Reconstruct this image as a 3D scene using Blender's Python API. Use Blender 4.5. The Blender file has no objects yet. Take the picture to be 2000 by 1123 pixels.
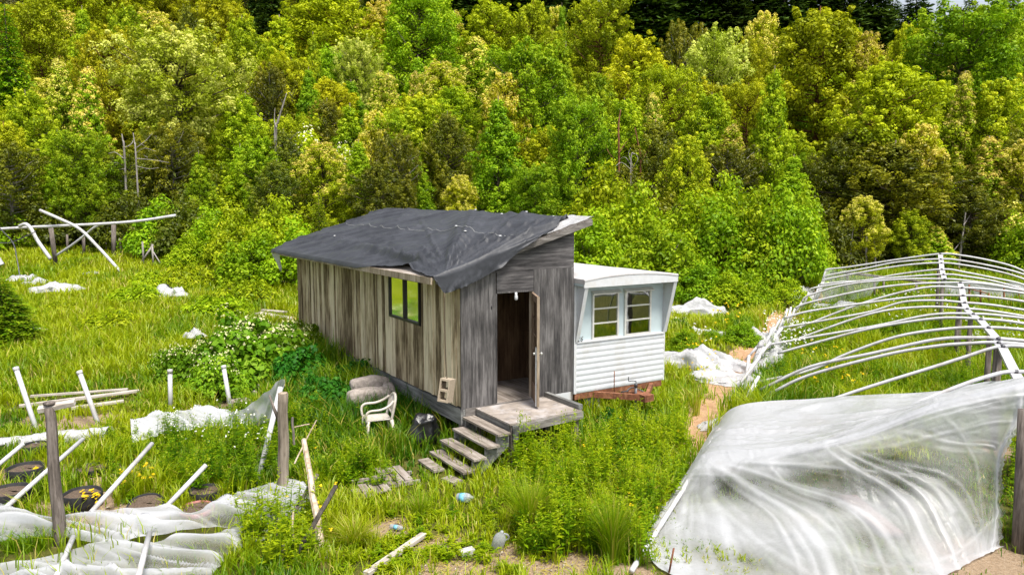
import bpy, math, random
import numpy as np
from mathutils import Vector, Matrix, noise as mnoise
random.seed(7)
RNG = np.random.default_rng(11)
SC = bpy.context.scene
COL = SC.collection
R = math.radians

# ---------------------------------------------------------------- camera model
CAM_H, FPX, PCX, PCY = 4.52, 1460.0, 1000.0, 561.5
PITCH = math.atan((PCY - 406.0) / FPX)

def ray(px, py):
    a = (px - PCX) / FPX; b = -(py - PCY) / FPX
    v = Vector((a, math.cos(PITCH) + b * math.sin(PITCH), -math.sin(PITCH) + b * math.cos(PITCH)))
    return v / v.y

def at(px, py, depth):
    """world point seen at a photo pixel, `depth` metres ahead"""
    r = ray(px, py)
    return Vector((r.x * depth, depth, CAM_H + r.z * depth))

def softplus(x, k):
    x = np.asarray(x, dtype=float) / k
    return k * np.where(x > 30, x, np.log1p(np.exp(np.minimum(x, 30))))

def ground(x, y):
    """terrain height: flat yard, gently rising meadow, wooded hill behind"""
    x = np.asarray(x, dtype=float); y = np.asarray(y, dtype=float)
    yy = y - 13.0 - 0.0 * x
    s = softplus(y - 15, 3.0) * (0.055 - 0.0009 * np.clip(x, -15, 20))
    hill = softplus(y - 49 + 0.10 * np.clip(x, -40, 40), 4.0) * (0.205 - 0.0011 * np.clip(x, -60, 25))
    und = 0.05 * np.sin(x * 0.55 + 1.0) * np.cos(y * 0.47) + 0.03 * np.sin(x * 1.7 + y * 1.3)
    return s + hill + und * np.clip((np.hypot(x + 0.0, y - 13.0) - 5) / 6, 0, 1)

def _sp(x, k):
    x /= k
    return k * (x if x > 30 else math.log1p(math.exp(x)))
def gz(x, y):
    s = _sp(y - 15, 3.0) * (0.055 - 0.0009 * min(20, max(-15, x)))
    hill = _sp(y - 49 + 0.10 * min(40, max(-40, x)), 4.0) * (0.205 - 0.0011 * min(25, max(-60, x)))
    und = 0.05 * math.sin(x * 0.55 + 1.0) * math.cos(y * 0.47) + 0.03 * math.sin(x * 1.7 + y * 1.3)
    return s + hill + und * min(1, max(0, (math.hypot(x, y - 13.0) - 5) / 6))

def onground(px, py, lift=0.0):
    r = ray(px, py); d = 5.0
    while d < 200:
        if CAM_H + r.z * d < gz(r.x * d, d) + lift:
            break
        d *= 1.03
    a, b = d / 1.03, d
    for _ in range(9):
        d = (a + b) / 2
        if CAM_H + r.z * d < gz(r.x * d, d) + lift: b = d
        else: a = d
    return Vector((r.x * d, d, CAM_H + r.z * d))

KEEP_LOW = []   # (x, y, radius): things the grass must not swallow
def proj(p):
    cp, sp = math.cos(PITCH), math.sin(PITCH)
    z = p[2] - CAM_H
    d = p[1] * cp - z * sp
    return (PCX + FPX * p[0] / d, PCY - FPX * (p[1] * sp + z * cp) / d)

# ---------------------------------------------------------------- scene helpers
def tag(o, label=None, cat=None, group=None, kind=None):
    if label: o['label'] = label
    if cat: o['category'] = cat
    if group: o['group'] = group
    if kind: o['kind'] = kind
    return o

def empty(name, loc=(0, 0, 0), rz=0.0, label=None, cat=None, group=None):
    o = bpy.data.objects.new(name, None); COL.objects.link(o)
    o.location = loc; o.rotation_euler = (0, 0, rz); o.empty_display_size = 0.2
    return tag(o, label, cat, group)

def link(name, me, mats, parent=None, loc=None):
    o = bpy.data.objects.new(name, me); COL.objects.link(o)
    for m in (mats if isinstance(mats, (list, tuple)) else [mats]):
        if m is not None: me.materials.append(m)
    if parent is not None: o.parent = parent
    if loc is not None: o.location = loc
    return o

def copy_tree(o, parent=None):
    c = o.copy(); COL.objects.link(c); c.parent = parent
    for ch in list(o.children):
        copy_tree(ch, c)
    return c

def np_mesh(name, verts, faces, attrs=None, smooth=False, mat_idx=None):
    """verts (N,3); faces list of int arrays (M,k) of any k; attrs dict name->(per-face floats)"""
    me = bpy.data.meshes.new(name)
    verts = np.asarray(verts, dtype=np.float32)
    faces = [np.asarray(f, dtype=np.int32) for f in faces if len(f)]
    loops = np.concatenate([f.ravel() for f in faces])
    sizes = np.concatenate([np.full(len(f), f.shape[1], np.int32) for f in faces])
    starts = np.concatenate([[0], np.cumsum(sizes)[:-1]]).astype(np.int32)
    me.vertices.add(len(verts)); me.vertices.foreach_set('co', verts.ravel())
    me.loops.add(len(loops)); me.loops.foreach_set('vertex_index', loops)
    me.polygons.add(len(sizes)); me.polygons.foreach_set('loop_start', starts); me.polygons.foreach_set('loop_total', sizes)
    if smooth: me.polygons.foreach_set('use_smooth', np.ones(len(sizes), dtype=bool))
    if mat_idx is not None: me.polygons.foreach_set('material_index', np.asarray(mat_idx, dtype=np.int32))
    me.update(calc_edges=True)
    for k, a in (attrs or {}).items():
        at_ = me.attributes.new(k, 'FLOAT', 'FACE')
        at_.data.foreach_set('value', np.asarray(a, dtype=np.float32))
    return me

class MB:
    """collects simple solids into one mesh"""
    def __init__(s): s.v = []; s.f = []; s.sm = []
    def add(s, verts, faces, smooth=False):
        b = len(s.v); s.v += [tuple(v) for v in verts]
        for f in faces: s.f.append([b + i for i in f]); s.sm.append(smooth)
        return s
    def hexa(s, p):
        return s.add(p, [(0, 3, 2, 1), (4, 5, 6, 7), (0, 1, 5, 4), (1, 2, 6, 5), (2, 3, 7, 6), (3, 0, 4, 7)])
    def box(s, x0, x1, y0, y1, z0, z1, m=None):
        p = [(x0, y0, z0), (x1, y0, z0), (x1, y1, z0), (x0, y1, z0), (x0, y0, z1), (x1, y0, z1), (x1, y1, z1), (x0, y1, z1)]
        if m is not None: p = [m @ Vector(q) for q in p]
        return s.hexa(p)
    def beam(s, a, b, w, h, up=(0, 0, 1)):
        a, b = Vector(a), Vector(b); t = (b - a).normalized(); up = Vector(up)
        sd = t.cross(up)
        if sd.length < 1e-4: sd = t.cross(Vector((1, 0, 0)))
        sd.normalize(); u2 = sd.cross(t)
        q = lambda c, i, j: c + sd * (i * w / 2) + u2 * (j * h / 2)
        return s.hexa([q(a, -1, -1), q(a, 1, -1), q(b, 1, -1), q(b, -1, -1), q(a, -1, 1), q(a, 1, 1), q(b, 1, 1), q(b, -1, 1)])
    def tube(s, pts, r, n=8, caps=True, smooth=True):
        pts = [Vector(p) for p in pts]; k = len(pts)
        rs = r if isinstance(r, (list, tuple)) else [r] * k
        t0 = (pts[1] - pts[0]).normalized()
        ref = t0.cross(Vector((0, 0, 1)))
        if ref.length < 0.1: ref = t0.cross(Vector((1, 0, 0)))
        ref.normalize(); vs = []
        for i, p in enumerate(pts):
            t = (pts[min(i + 1, k - 1)] - pts[max(i - 1, 0)]).normalized()
            ref = (ref - t * ref.dot(t)).normalized(); b = t.cross(ref)
            for j in range(n):
                a = 2 * math.pi * j / n
                vs.append(p + (ref * math.cos(a) + b * math.sin(a)) * rs[i])
        fs = [(i * n + j, i * n + (j + 1) % n, (i + 1) * n + (j + 1) % n, (i + 1) * n + j) for i in range(k - 1) for j in range(n)]
        if caps: fs += [tuple(range(n - 1, -1, -1)), tuple((k - 1) * n + j for j in range(n))]
        return s.add(vs, fs, smooth)
    def lathe(s, prof, n=20, c=(0, 0, 0), jit=0.0):
        vs = []; k = len(prof)
        for (r, z) in prof:
            for j in range(n):
                a = 2 * math.pi * j / n; rr = r * (1 + jit * math.sin(3 * a + z * 9) + jit * 0.6 * math.sin(5 * a + 1))
                vs.append((c[0] + rr * math.cos(a), c[1] + rr * math.sin(a), c[2] + z))
        fs = [(i * n + j, i * n + (j + 1) % n, (i + 1) * n + (j + 1) % n, (i + 1) * n + j) for i in range(k - 1) for j in range(n)]
        fs += [tuple(range(n - 1, -1, -1)), tuple((k - 1) * n + j for j in range(n))]
        return s.add(vs, fs, True)
    def prism(s, poly, d, m=None):
        """poly in xz plane, extruded along y by d (from 0)"""
        n = len(poly)
        vs = [(p[0], 0, p[1]) for p in poly] + [(p[0], d, p[1]) for p in poly]
        if m is not None: vs = [m @ Vector(q) for q in vs]
        fs = [tuple(range(n)), tuple(range(2 * n - 1, n - 1, -1))] + [(j, j + n, (j + 1) % n + n, (j + 1) % n) for j in range(n)]
        return s.add(vs, fs)
    def grid(s, pts, smooth=True):
        """pts[i][j] vectors"""
        ni, nj = len(pts), len(pts[0])
        vs = [p for row in pts for p in row]
        fs = [(i * nj + j, i * nj + j + 1, (i + 1) * nj + j + 1, (i + 1) * nj + j) for i in range(ni - 1) for j in range(nj - 1)]
        return s.add(vs, fs, smooth)
    def build(s, name, mat, parent=None, loc=None):
        me = bpy.data.meshes.new(name); me.from_pydata([tuple(v) for v in s.v], [], s.f)
        me.polygons.foreach_set('use_smooth', s.sm); me.update()
        return link(name, me, mat, parent, loc)

def nz(x, y=0.0, z=0.0):
    return mnoise.noise(Vector((x, y, z)))

def smooth_path(pts, n=24):
    """Catmull-Rom through points"""
    P = [Vector(p) for p in pts]; P = [P[0] * 2 - P[1]] + P + [P[-1] * 2 - P[-2]]; out = []
    m = len(P) - 3; per = max(2, n // m)
    for i in range(m):
        a, b, c, d = P[i:i + 4]
        for k in range(per):
            t = k / per
            out.append(0.5 * ((2 * b) + (c - a) * t + (2 * a - 5 * b + 4 * c - d) * t * t + (3 * b - a - 3 * c + d) * t ** 3))
    out.append(P[-2]); return out

# ---------------------------------------------------------------- materials
MATS = {}
def nodes(name):
    m = bpy.data.materials.new(name); m.use_nodes = True
    nt = m.node_tree; nt.nodes.clear()
    out = nt.nodes.new('ShaderNodeOutputMaterial')
    return m, nt, out
def N(nt, t, **kw):
    n = nt.nodes.new(t)
    for k, v in kw.items():
        if k.startswith('i_'): n.inputs[k[2:].replace('_', ' ')].default_value = v
        else: setattr(n, k, v)
    return n
def L(nt, a, b): nt.links.new(a, b)
def ramp(nt, fac, stops, interp='LINEAR'):
    r = nt.nodes.new('ShaderNodeValToRGB'); cr = r.color_ramp; cr.interpolation = interp
    while len(cr.elements) < len(stops): cr.elements.new(0.5)
    for e, (p, c) in zip(cr.elements, stops):
        e.position = p; e.color = (c[0], c[1], c[2], 1) if len(c) == 3 else c
    L(nt, fac, r.inputs[0]); return r
def mapped_noise(nt, scale, vec=(1, 1, 1), detail=4, rough=0.55, coord='Object', dist=0.0):
    tc = N(nt, 'ShaderNodeTexCoord'); mp = N(nt, 'ShaderNodeMapping'); mp.inputs['Scale'].default_value = vec
    L(nt, tc.outputs[coord], mp.inputs[0])
    no = N(nt, 'ShaderNodeTexNoise'); no.inputs['Scale'].default_value = scale; no.inputs['Detail'].default_value = detail
    no.inputs['Roughness'].default_value = rough; no.inputs['Distortion'].default_value = dist
    L(nt, mp.outputs[0], no.inputs[0]); return no
def mix(nt, fac, a, b, mode='MIX'):
    m = N(nt, 'ShaderNodeMix', data_type='RGBA', blend_type=mode)
    for sock, v in ((m.inputs[0], fac), (m.inputs[6], a), (m.inputs[7], b)):
        if hasattr(v, 'is_linked') or hasattr(v, 'links'): L(nt, v, sock)
        elif isinstance(v, (int, float)): sock.default_value = v
        else: sock.default_value = (v[0], v[1], v[2], 1)
    return m.outputs[2]
def bsdf(nt, out, color, rough=0.7, metal=0.0, spec=0.4, bump=None, bstr=0.3, bdist=0.02):
    p = N(nt, 'ShaderNodeBsdfPrincipled'); p.inputs['Roughness'].default_value = rough; p.inputs['Metallic'].default_value = metal
    p.inputs['Specular IOR Level'].default_value = spec
    if isinstance(color, (tuple, list)): p.inputs['Base Color'].default_value = (color[0], color[1], color[2], 1)
    else: L(nt, color, p.inputs['Base Color'])
    if bump is not None:
        b = N(nt, 'ShaderNodeBump'); b.inputs['Strength'].default_value = bstr; b.inputs['Distance'].default_value = bdist
        L(nt, bump, b.inputs['Height']); L(nt, b.outputs[0], p.inputs['Normal'])
    L(nt, p.outputs[0], out.inputs[0]); return p

def wood(name, dark, mid, light, grain='z', scale=1.0, knots=0.25, rough=0.85, island=0.35, lichen=None):
    """weathered timber: long grain streaks, knots, per-board brightness"""
    m, nt, out = nodes(name)
    v = {'x': (0.06, 1, 1), 'y': (1, 0.06, 1), 'z': (1, 1, 0.06)}[grain]
    n1 = mapped_noise(nt, 22 * scale, v, 6, 0.65)
    n2 = mapped_noise(nt, 3.0 * scale, tuple(min(1, a * 5) for a in v), 5, 0.65)
    geo = N(nt, 'ShaderNodeNewGeometry')
    add = N(nt, 'ShaderNodeMath', operation='MULTIPLY_ADD'); L(nt, geo.outputs['Random Per Island'], add.inputs[0]); add.inputs[1].default_value = island
    L(nt, n1.outputs[0], add.inputs[2])
    add2 = N(nt, 'ShaderNodeMath', operation='MULTIPLY_ADD'); L(nt, n2.outputs[0], add2.inputs[0]); add2.inputs[1].default_value = 0.9
    L(nt, add.outputs[0], add2.inputs[2])
    sub = N(nt, 'ShaderNodeMath', operation='SUBTRACT'); L(nt, add2.outputs[0], sub.inputs[0]); sub.inputs[1].default_value = 0.45 + island * 0.5
    r = ramp(nt, sub.outputs[0], [(0.28, dark), (0.5, mid), (0.74, light)])
    col = r.outputs[0]
    if lichen:
        n4 = mapped_noise(nt, 9 * scale, (1, 1, 0.5), 5, 0.7)
        k = ramp(nt, n4.outputs[0], [(0.56, (0, 0, 0)), (0.66, (1, 1, 1))])
        col = mix(nt, k.outputs[0], col, lichen)
    if knots:
        vo = N(nt, 'ShaderNodeTexVoronoi'); tc = N(nt, 'ShaderNodeTexCoord'); mp = N(nt, 'ShaderNodeMapping')
        kv = {'x': (1.2, 3, 3), 'y': (3, 1.2, 3), 'z': (3, 3, 1.2)}[grain]
        mp.inputs['Scale'].default_value = kv; L(nt, tc.outputs['Object'], mp.inputs[0]); L(nt, mp.outputs[0], vo.inputs[0]); vo.inputs['Scale'].default_value = 1.3
        k = ramp(nt, vo.outputs['Distance'], [(0.02, (1, 1, 1)), (0.085, (0, 0, 0))])
        kk = N(nt, 'ShaderNodeMath', operation='MULTIPLY'); L(nt, k.outputs[0], kk.inputs[0]); kk.inputs[1].default_value = knots * 3
        kk.use_clamp = True
        col = mix(nt, kk.outputs[0], col, tuple(c * 0.35 for c in dark))
    bsdf(nt, out, col, rough, bump=add2.outputs[0], bstr=0.5, bdist=0.012, spec=0.15)
    return m

def plain(name, col, rough=0.6, metal=0.0, var=0.15, nscale=6.0, spec=0.4, bump=0.0, dirt=None):
    m, nt, out = nodes(name)
    n = mapped_noise(nt, nscale, (1, 1, 1), 5, 0.6)
    lo = tuple(c * (1 - var) for c in col); hi = tuple(min(1, c * (1 + var)) for c in col)
    r = ramp(nt, n.outputs[0], [(0.3, lo), (0.7, hi)])
    c = r.outputs[0]
    if dirt:
        n2 = mapped_noise(nt, nscale * 0.45, (1, 1, 0.6), 6, 0.7)
        k = ramp(nt, n2.outputs[0], [(0.5, (0, 0, 0)), (0.72, (1, 1, 1))])
        c = mix(nt, k.outputs[0], c, dirt)
    bsdf(nt, out, c, rough, metal, spec, bump=n.outputs[0] if bump else None, bstr=bump, bdist=0.02)
    return m

def leafmat(name, stops, trans=0.30, hue=0.03, val=0.25, gloss=0.012, trcol=(1.2, 1.2, 0.45)):
    """leaf: face 'tint' picks the colour, each plant shifts a little, light passes through"""
    m, nt, out = nodes(name)
    a = N(nt, 'ShaderNodeAttribute', attribute_name='tint')
    r = ramp(nt, a.outputs['Fac'], stops)
    oi = N(nt, 'ShaderNodeObjectInfo')
    hs = N(nt, 'ShaderNodeHueSaturation')
    mr = N(nt, 'ShaderNodeMapRange'); mr.inputs[3].default_value = 0.5 - hue; mr.inputs[4].default_value = 0.5 + hue
    L(nt, oi.outputs['Random'], mr.inputs[0]); L(nt, mr.outputs[0], hs.inputs['Hue'])
    w = N(nt, 'ShaderNodeTexWhiteNoise', noise_dimensions='1D'); L(nt, oi.outputs['Random'], w.inputs['W'])
    mv = N(nt, 'ShaderNodeMapRange'); mv.inputs[3].default_value = 1 - val; mv.inputs[4].default_value = 1 + val
    L(nt, w.outputs['Value'], mv.inputs[0]); L(nt, mv.outputs[0], hs.inputs['Value'])
    L(nt, r.outputs[0], hs.inputs['Color'])
    d = N(nt, 'ShaderNodeBsdfDiffuse'); L(nt, hs.outputs[0], d.inputs[0])
    t = N(nt, 'ShaderNodeBsdfTranslucent'); tm = mix(nt, 1.0, hs.outputs[0], trcol, 'MULTIPLY'); L(nt, tm, t.inputs[0])
    ms = N(nt, 'ShaderNodeMixShader'); ms.inputs[0].default_value = trans; L(nt, d.outputs[0], ms.inputs[1]); L(nt, t.outputs[0], ms.inputs[2])
    g = N(nt, 'ShaderNodeBsdfGlossy'); g.inputs['Roughness'].default_value = 0.45; g.inputs[0].default_value = (1, 1, 1, 1)
    ms2 = N(nt, 'ShaderNodeMixShader'); ms2.inputs[0].default_value = gloss * 0.5; L(nt, ms.outputs[0], ms2.inputs[1]); L(nt, g.outputs[0], ms2.inputs[2])
    L(nt, ms2.outputs[0], out.inputs[0]); return m

def plastic_film(name, opacity=0.6, var=0.3, col=(0.59, 0.60, 0.635), dirt=(0.44, 0.41, 0.39), vec=(1, 1, 1), bump=0.25, nscale=1.1):
    """cloudy polythene: partly see-through, scatters light, slight sheen; face 'dens' = how many layers lie there"""
    m, nt, out = nodes(name)
    n = mapped_noise(nt, nscale, vec, 4, 0.55, dist=0.7)
    n2 = mapped_noise(nt, 40, (1, 1, 1), 2, 0.5)
    n3 = mapped_noise(nt, nscale * 4, vec, 3, 0.5, dist=0.5)
    c = mix(nt, ramp(nt, n.outputs[0], [(0.58, (0, 0, 0)), (0.8, (0.5, 0.5, 0.5))]).outputs[0], col, dirt)
    p = N(nt, 'ShaderNodeBsdfPrincipled'); L(nt, c, p.inputs['Base Color']); p.inputs['Roughness'].default_value = 0.34
    p.inputs['Specular IOR Level'].default_value = 0.5
    bm = N(nt, 'ShaderNodeBump'); bm.inputs['Strength'].default_value = bump; bm.inputs['Distance'].default_value = 0.06
    L(nt, n3.outputs[0], bm.inputs['Height']); L(nt, bm.outputs[0], p.inputs['Normal'])
    tl = N(nt, 'ShaderNodeBsdfTranslucent'); tl.inputs[0].default_value = (0.66, 0.67, 0.70, 1)
    m1 = N(nt, 'ShaderNodeMixShader'); m1.inputs[0].default_value = 0.35; L(nt, p.outputs[0], m1.inputs[1]); L(nt, tl.outputs[0], m1.inputs[2])
    tr = N(nt, 'ShaderNodeBsdfTransparent'); tr.inputs[0].default_value = (0.98, 0.985, 1, 1)
    lw = N(nt, 'ShaderNodeLayerWeight'); lw.inputs[0].default_value = 0.4
    mr = N(nt, 'ShaderNodeMapRange'); mr.inputs[1].default_value = 0.3; mr.inputs[2].default_value = 0.7
    mr.inputs[3].default_value = opacity - var; mr.inputs[4].default_value = opacity + var; L(nt, n.outputs[0], mr.inputs[0])
    at_ = N(nt, 'ShaderNodeAttribute', attribute_name='dens')
    a0 = N(nt, 'ShaderNodeMath', operation='ADD'); L(nt, mr.outputs[0], a0.inputs[0]); L(nt, at_.outputs['Fac'], a0.inputs[1])
    ad = N(nt, 'ShaderNodeMath', operation='MULTIPLY_ADD'); L(nt, lw.outputs['Facing'], ad.inputs[0]); ad.inputs[1].default_value = 0.45; L(nt, a0.outputs[0], ad.inputs[2])
    ad2 = N(nt, 'ShaderNodeMath', operation='MULTIPLY_ADD'); L(nt, n2.outputs[0], ad2.inputs[0]); ad2.inputs[1].default_value = 0.15; L(nt, ad.outputs[0], ad2.inputs[2])
    sb = N(nt, 'ShaderNodeMath', operation='SUBTRACT', use_clamp=True); L(nt, ad2.outputs[0], sb.inputs[0]); sb.inputs[1].default_value = 0.18
    m2 = N(nt, 'ShaderNodeMixShader'); L(nt, sb.outputs[0], m2.inputs[0]); L(nt, tr.outputs[0], m2.inputs[1]); L(nt, m1.outputs[0], m2.inputs[2])
    L(nt, m2.outputs[0], out.inputs[0]); return m
def set_dens(o, vals):
    d = o.data.attributes.new('dens', 'FLOAT', 'POINT'); d.data.foreach_set('value', vals)
def crease(x, w):
    """1 on the crease line, falling smoothly to 0"""
    k = max(0.0, 1 - abs(x) / w); return k * k * (3 - 2 * k)

M = {}
M['boards'] = wood('weathered_boards', (0.11, 0.078, 0.045), (0.40, 0.315, 0.205), (0.70, 0.60, 0.44), 'z', 1.0, 0.10, island=0.46, lichen=None)
M['plywood'] = wood('grey_plywood', (0.035, 0.033, 0.034), (0.085, 0.08, 0.08), (0.19, 0.18, 0.18), 'z', 1.2, 0.45, island=0.12)
M['plywood_flat'] = wood('grey_plywood_across', (0.03, 0.029, 0.03), (0.075, 0.07, 0.072), (0.17, 0.16, 0.16), 'x', 1.2, 0.35, island=0.12)
M['grey_beam'] = wood('grey_beam_wood', (0.06, 0.06, 0.06), (0.15, 0.15, 0.145), (0.28, 0.28, 0.275), 'y', 1.0, 0.2)
M['beam_x'] = wood('grey_board_across', (0.06, 0.055, 0.05), (0.16, 0.145, 0.135), (0.32, 0.30, 0.285), 'x', 1.0, 0.15)
M['deck'] = wood('worn_deck_wood', (0.10, 0.085, 0.07), (0.25, 0.21, 0.18), (0.42, 0.38, 0.36), 'y', 0.8, 0.1)
M['tread'] = wood('worn_tread_wood', (0.10, 0.085, 0.07), (0.23, 0.195, 0.165), (0.40, 0.36, 0.33), 'y', 1.3, 0.1)
M['inside_wood'] = wood('brown_inside_wood', (0.05, 0.03, 0.018), (0.12, 0.07, 0.04), (0.22, 0.14, 0.08), 'z', 1.0, 0.2)
M['trim_wood'] = wood('pale_trim_wood', (0.16, 0.12, 0.08), (0.34, 0.27, 0.2), (0.52, 0.44, 0.36), 'z', 1.2, 0.0)
M['white_paint'] = plain('aged_white_paint', (0.55, 0.56, 0.585), 0.5, var=0.06, nscale=9, dirt=(0.5, 0.48, 0.45))
M['trailer_white'] = plain('trailer_white_metal', (0.55, 0.57, 0.605), 0.4, var=0.05, nscale=5, spec=0.5, dirt=(0.47, 0.46, 0.44))
M['trailer_blue'] = plain('trailer_pale_blue', (0.45, 0.53, 0.56), 0.45, var=0.06, nscale=5)
M['roof_white'] = plain('chalky_roof_coating', (0.50, 0.485, 0.49), 0.8, var=0.1, nscale=4, dirt=(0.42, 0.37, 0.37), bump=0.3)
M['rust'] = plain('rusty_steel', (0.17, 0.062, 0.03), 0.85, var=0.5, nscale=14, dirt=(0.36, 0.17, 0.09), bump=0.4)
M['dark_metal'] = plain('dark_grey_metal', (0.10, 0.10, 0.11), 0.5, 0.6, var=0.3, nscale=20)
M['frame_dark'] = plain('black_window_frame', (0.035, 0.03, 0.028), 0.5, var=0.2)
M['alu'] = plain('aluminium_frame', (0.62, 0.61, 0.58), 0.4, 0.3, var=0.1, nscale=12)
M['concrete'] = plain('concrete_block', (0.42, 0.41, 0.40), 0.95, var=0.15, nscale=30, bump=0.3)
M['tan_block'] = plain('tan_concrete_block', (0.37, 0.30, 0.225), 0.95, var=0.14, nscale=30, bump=0.3)
M['chair_plastic'] = plain('cream_chair_plastic', (0.52, 0.475, 0.42), 0.45, var=0.08, nscale=8, dirt=(0.42, 0.37, 0.3))
M['upholstery'] = plain('stained_upholstery', (0.34, 0.295, 0.265), 0.95, var=0.3, nscale=14, bump=0.8, dirt=(0.17, 0.14, 0.11))
M['bag_black'] = plain('black_bin_bag', (0.012, 0.012, 0.014), 0.28, var=0.3, nscale=10, spec=0.6, bump=0.8)
M['pot_black'] = plain('black_fabric_pot', (0.018, 0.018, 0.02), 0.8, var=0.4, nscale=20)
M['soil'] = plain('dry_potting_soil', (0.11, 0.078, 0.055), 1.0, var=0.45, nscale=45, bump=0.9)
M['pvc'] = plain('white_pvc_pipe', (0.50, 0.495, 0.52), 0.45, var=0.09, nscale=5, dirt=(0.34, 0.31, 0.28))
M['bark_post'] = wood('grey_bark_post', (0.05, 0.042, 0.037), (0.13, 0.108, 0.095), (0.25, 0.215, 0.195), 'z', 1.6, 0.2)
M['split_wood'] = wood('pale_split_wood', (0.20, 0.15, 0.10), (0.42, 0.33, 0.24), (0.62, 0.53, 0.43), 'z', 1.0, 0.0)
M['plank_grey'] = wood('silvered_plank', (0.22, 0.19, 0.16), (0.42, 0.375, 0.33), (0.6, 0.55, 0.51), 'x', 1.0, 0.05)
M['charred'] = wood('dark_weathered_pole', (0.02, 0.018, 0.016), (0.06, 0.052, 0.046), (0.13, 0.115, 0.1), 'z', 1.2, 0.0)
M['film'] = plastic_film('cloudy_plastic_film', 0.37, 0.22, bump=0.5)
M['film_dense'] = plastic_film('dense_plastic_film', 0.75, 0.2)
M['scrap'] = plastic_film('crumpled_white_plastic', 0.95, 0.12, (0.60, 0.60, 0.62), (0.42, 0.43, 0.40), nscale=3, bump=0.6)
M['bark'] = wood('tree_bark', (0.045, 0.035, 0.026), (0.11, 0.085, 0.065), (0.2, 0.165, 0.13), 'z', 0.5, 0.0)
M['red_bark'] = wood('madrone_bark', (0.06, 0.028, 0.014), (0.15, 0.065, 0.03), (0.24, 0.125, 0.06), 'z', 0.5, 0.0)
M['dead_bark'] = wood('dead_grey_wood', (0.10, 0.09, 0.085), (0.24, 0.215, 0.2), (0.38, 0.35, 0.33), 'z', 0.6, 0.0)

def glass_mat(name, tint=(0.6, 0.6, 0.55), refl=0.35, rough=0.02):
    m, nt, out = nodes(name)
    g = N(nt, 'ShaderNodeBsdfGlossy'); g.inputs['Roughness'].default_value = rough; g.inputs[0].default_value = (0.9, 0.92, 0.9, 1)
    n = mapped_noise(nt, 1.3, (1, 1, 1), 2, 0.5)
    b = N(nt, 'ShaderNodeBump'); b.inputs['Strength'].default_value = 0.05; b.inputs['Distance'].default_value = 0.05; L(nt, n.outputs[0], b.inputs['Height']); L(nt, b.outputs[0], g.inputs['Normal'])
    t = N(nt, 'ShaderNodeBsdfTransparent'); t.inputs[0].default_value = (*tint, 1)
    fr = N(nt, 'ShaderNodeFresnel'); fr.inputs[0].default_value = 1.5
    ad = N(nt, 'ShaderNodeMath', operation='ADD', use_clamp=True); L(nt, fr.outputs[0], ad.inputs[0]); ad.inputs[1].default_value = refl
    ms = N(nt, 'ShaderNodeMixShader'); L(nt, ad.outputs[0], ms.inputs[0]); L(nt, t.outputs[0], ms.inputs[1]); L(nt, g.outputs[0], ms.inputs[2])
    L(nt, ms.outputs[0], out.inputs[0]); return m
M['mirror_glass'] = glass_mat('reflective_window_glass', (0.25, 0.25, 0.22), 0.85, 0.09)
M['glass'] = glass_mat('trailer_window_glass', (0.62, 0.6, 0.55), 0.26)
M['glass_door'] = glass_mat('door_glass', (0.6, 0.62, 0.58), 0.15)

def tarp_mat():
    m, nt, out = nodes('black_tarpaulin')
    n = mapped_noise(nt, 7, (1, 1, 1), 3, 0.5, dist=1.0)
    n2 = mapped_noise(nt, 1.4, (1, 1, 1), 4, 0.6)
    r = ramp(nt, n2.outputs[0], [(0.3, (0.028, 0.030, 0.036)), (0.7, (0.054, 0.057, 0.068))])
    bsdf(nt, out, r.outputs[0], 0.5, spec=0.3, bump=n.outputs[0], bstr=0.2, bdist=0.05)
    return m
M['tarp'] = tarp_mat()
# ---------------------------------------------------------------- ground masks
def seg_dist(x, y, pts):
    d = np.full(np.shape(x), 1e9)
    for (ax, ay), (bx, by) in zip(pts[:-1], pts[1:]):
        vx, vy = bx - ax, by - ay
        t = np.clip(((x - ax) * vx + (y - ay) * vy) / (vx * vx + vy * vy), 0, 1)
        d = np.minimum(d, np.hypot(x - ax - t * vx, y - ay - t * vy))
    return d
PATH_PX = [(1392, 900), (1368, 848), (1392, 800), (1425, 748), (1462, 700), (1496, 660), (1528, 620), (1560, 592), (1600, 570)]
PATH = [tuple(onground(*p)[:2]) for p in PATH_PX]
DIRT_SPOTS = [(onground(px, py), r) for px, py, r in [
    (890, 1110, 0.8), (1000, 1085, 0.55), (1070, 1115, 0.5), (870, 1055, 0.5), (960, 1030, 0.35), (760, 1035, 0.3), (1120, 1095, 0.4),
    (40, 930, 1.1), (120, 990, 0.8), (230, 930, 0.7), (200, 1010, 0.6), (330, 970, 0.5), (60, 830, 0.9), (190, 830, 0.7), (20, 690, 0.6), (90, 1065, 0.5),
    (270, 1000, 0.6), (1340, 900, 0.5), (470, 785, 0.7), (150, 575, 0.8), (60, 520, 1.2), (1700, 540, 1.5), (1950, 1110, 1.2), (1980, 880, 0.8), (1245, 1110, 0.3)]]
def vnoise(x, y, s=1.0, seed=0):
    """cheap smooth value noise, vectorised"""
    x = np.asarray(x) * s + seed * 17.3; y = np.asarray(y) * s - seed * 9.1
    xi, yi = np.floor(x), np.floor(y); fx, fy = x - xi, y - yi
    fx = fx * fx * (3 - 2 * fx); fy = fy * fy * (3 - 2 * fy)
    def h(a, b):
        v = np.sin(a * 127.1 + b * 311.7) * 43758.5453
        return v - np.floor(v)
    return (h(xi, yi) * (1 - fx) + h(xi + 1, yi) * fx) * (1 - fy) + (h(xi, yi + 1) * (1 - fx) + h(xi + 1, yi + 1) * fx) * fy
def fbm(x, y, s=1.0, seed=0):
    return 0.55 * vnoise(x, y, s, seed) + 0.3 * vnoise(x, y, s * 2.3, seed + 1) + 0.15 * vnoise(x, y, s * 5.1, seed + 2)
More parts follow.
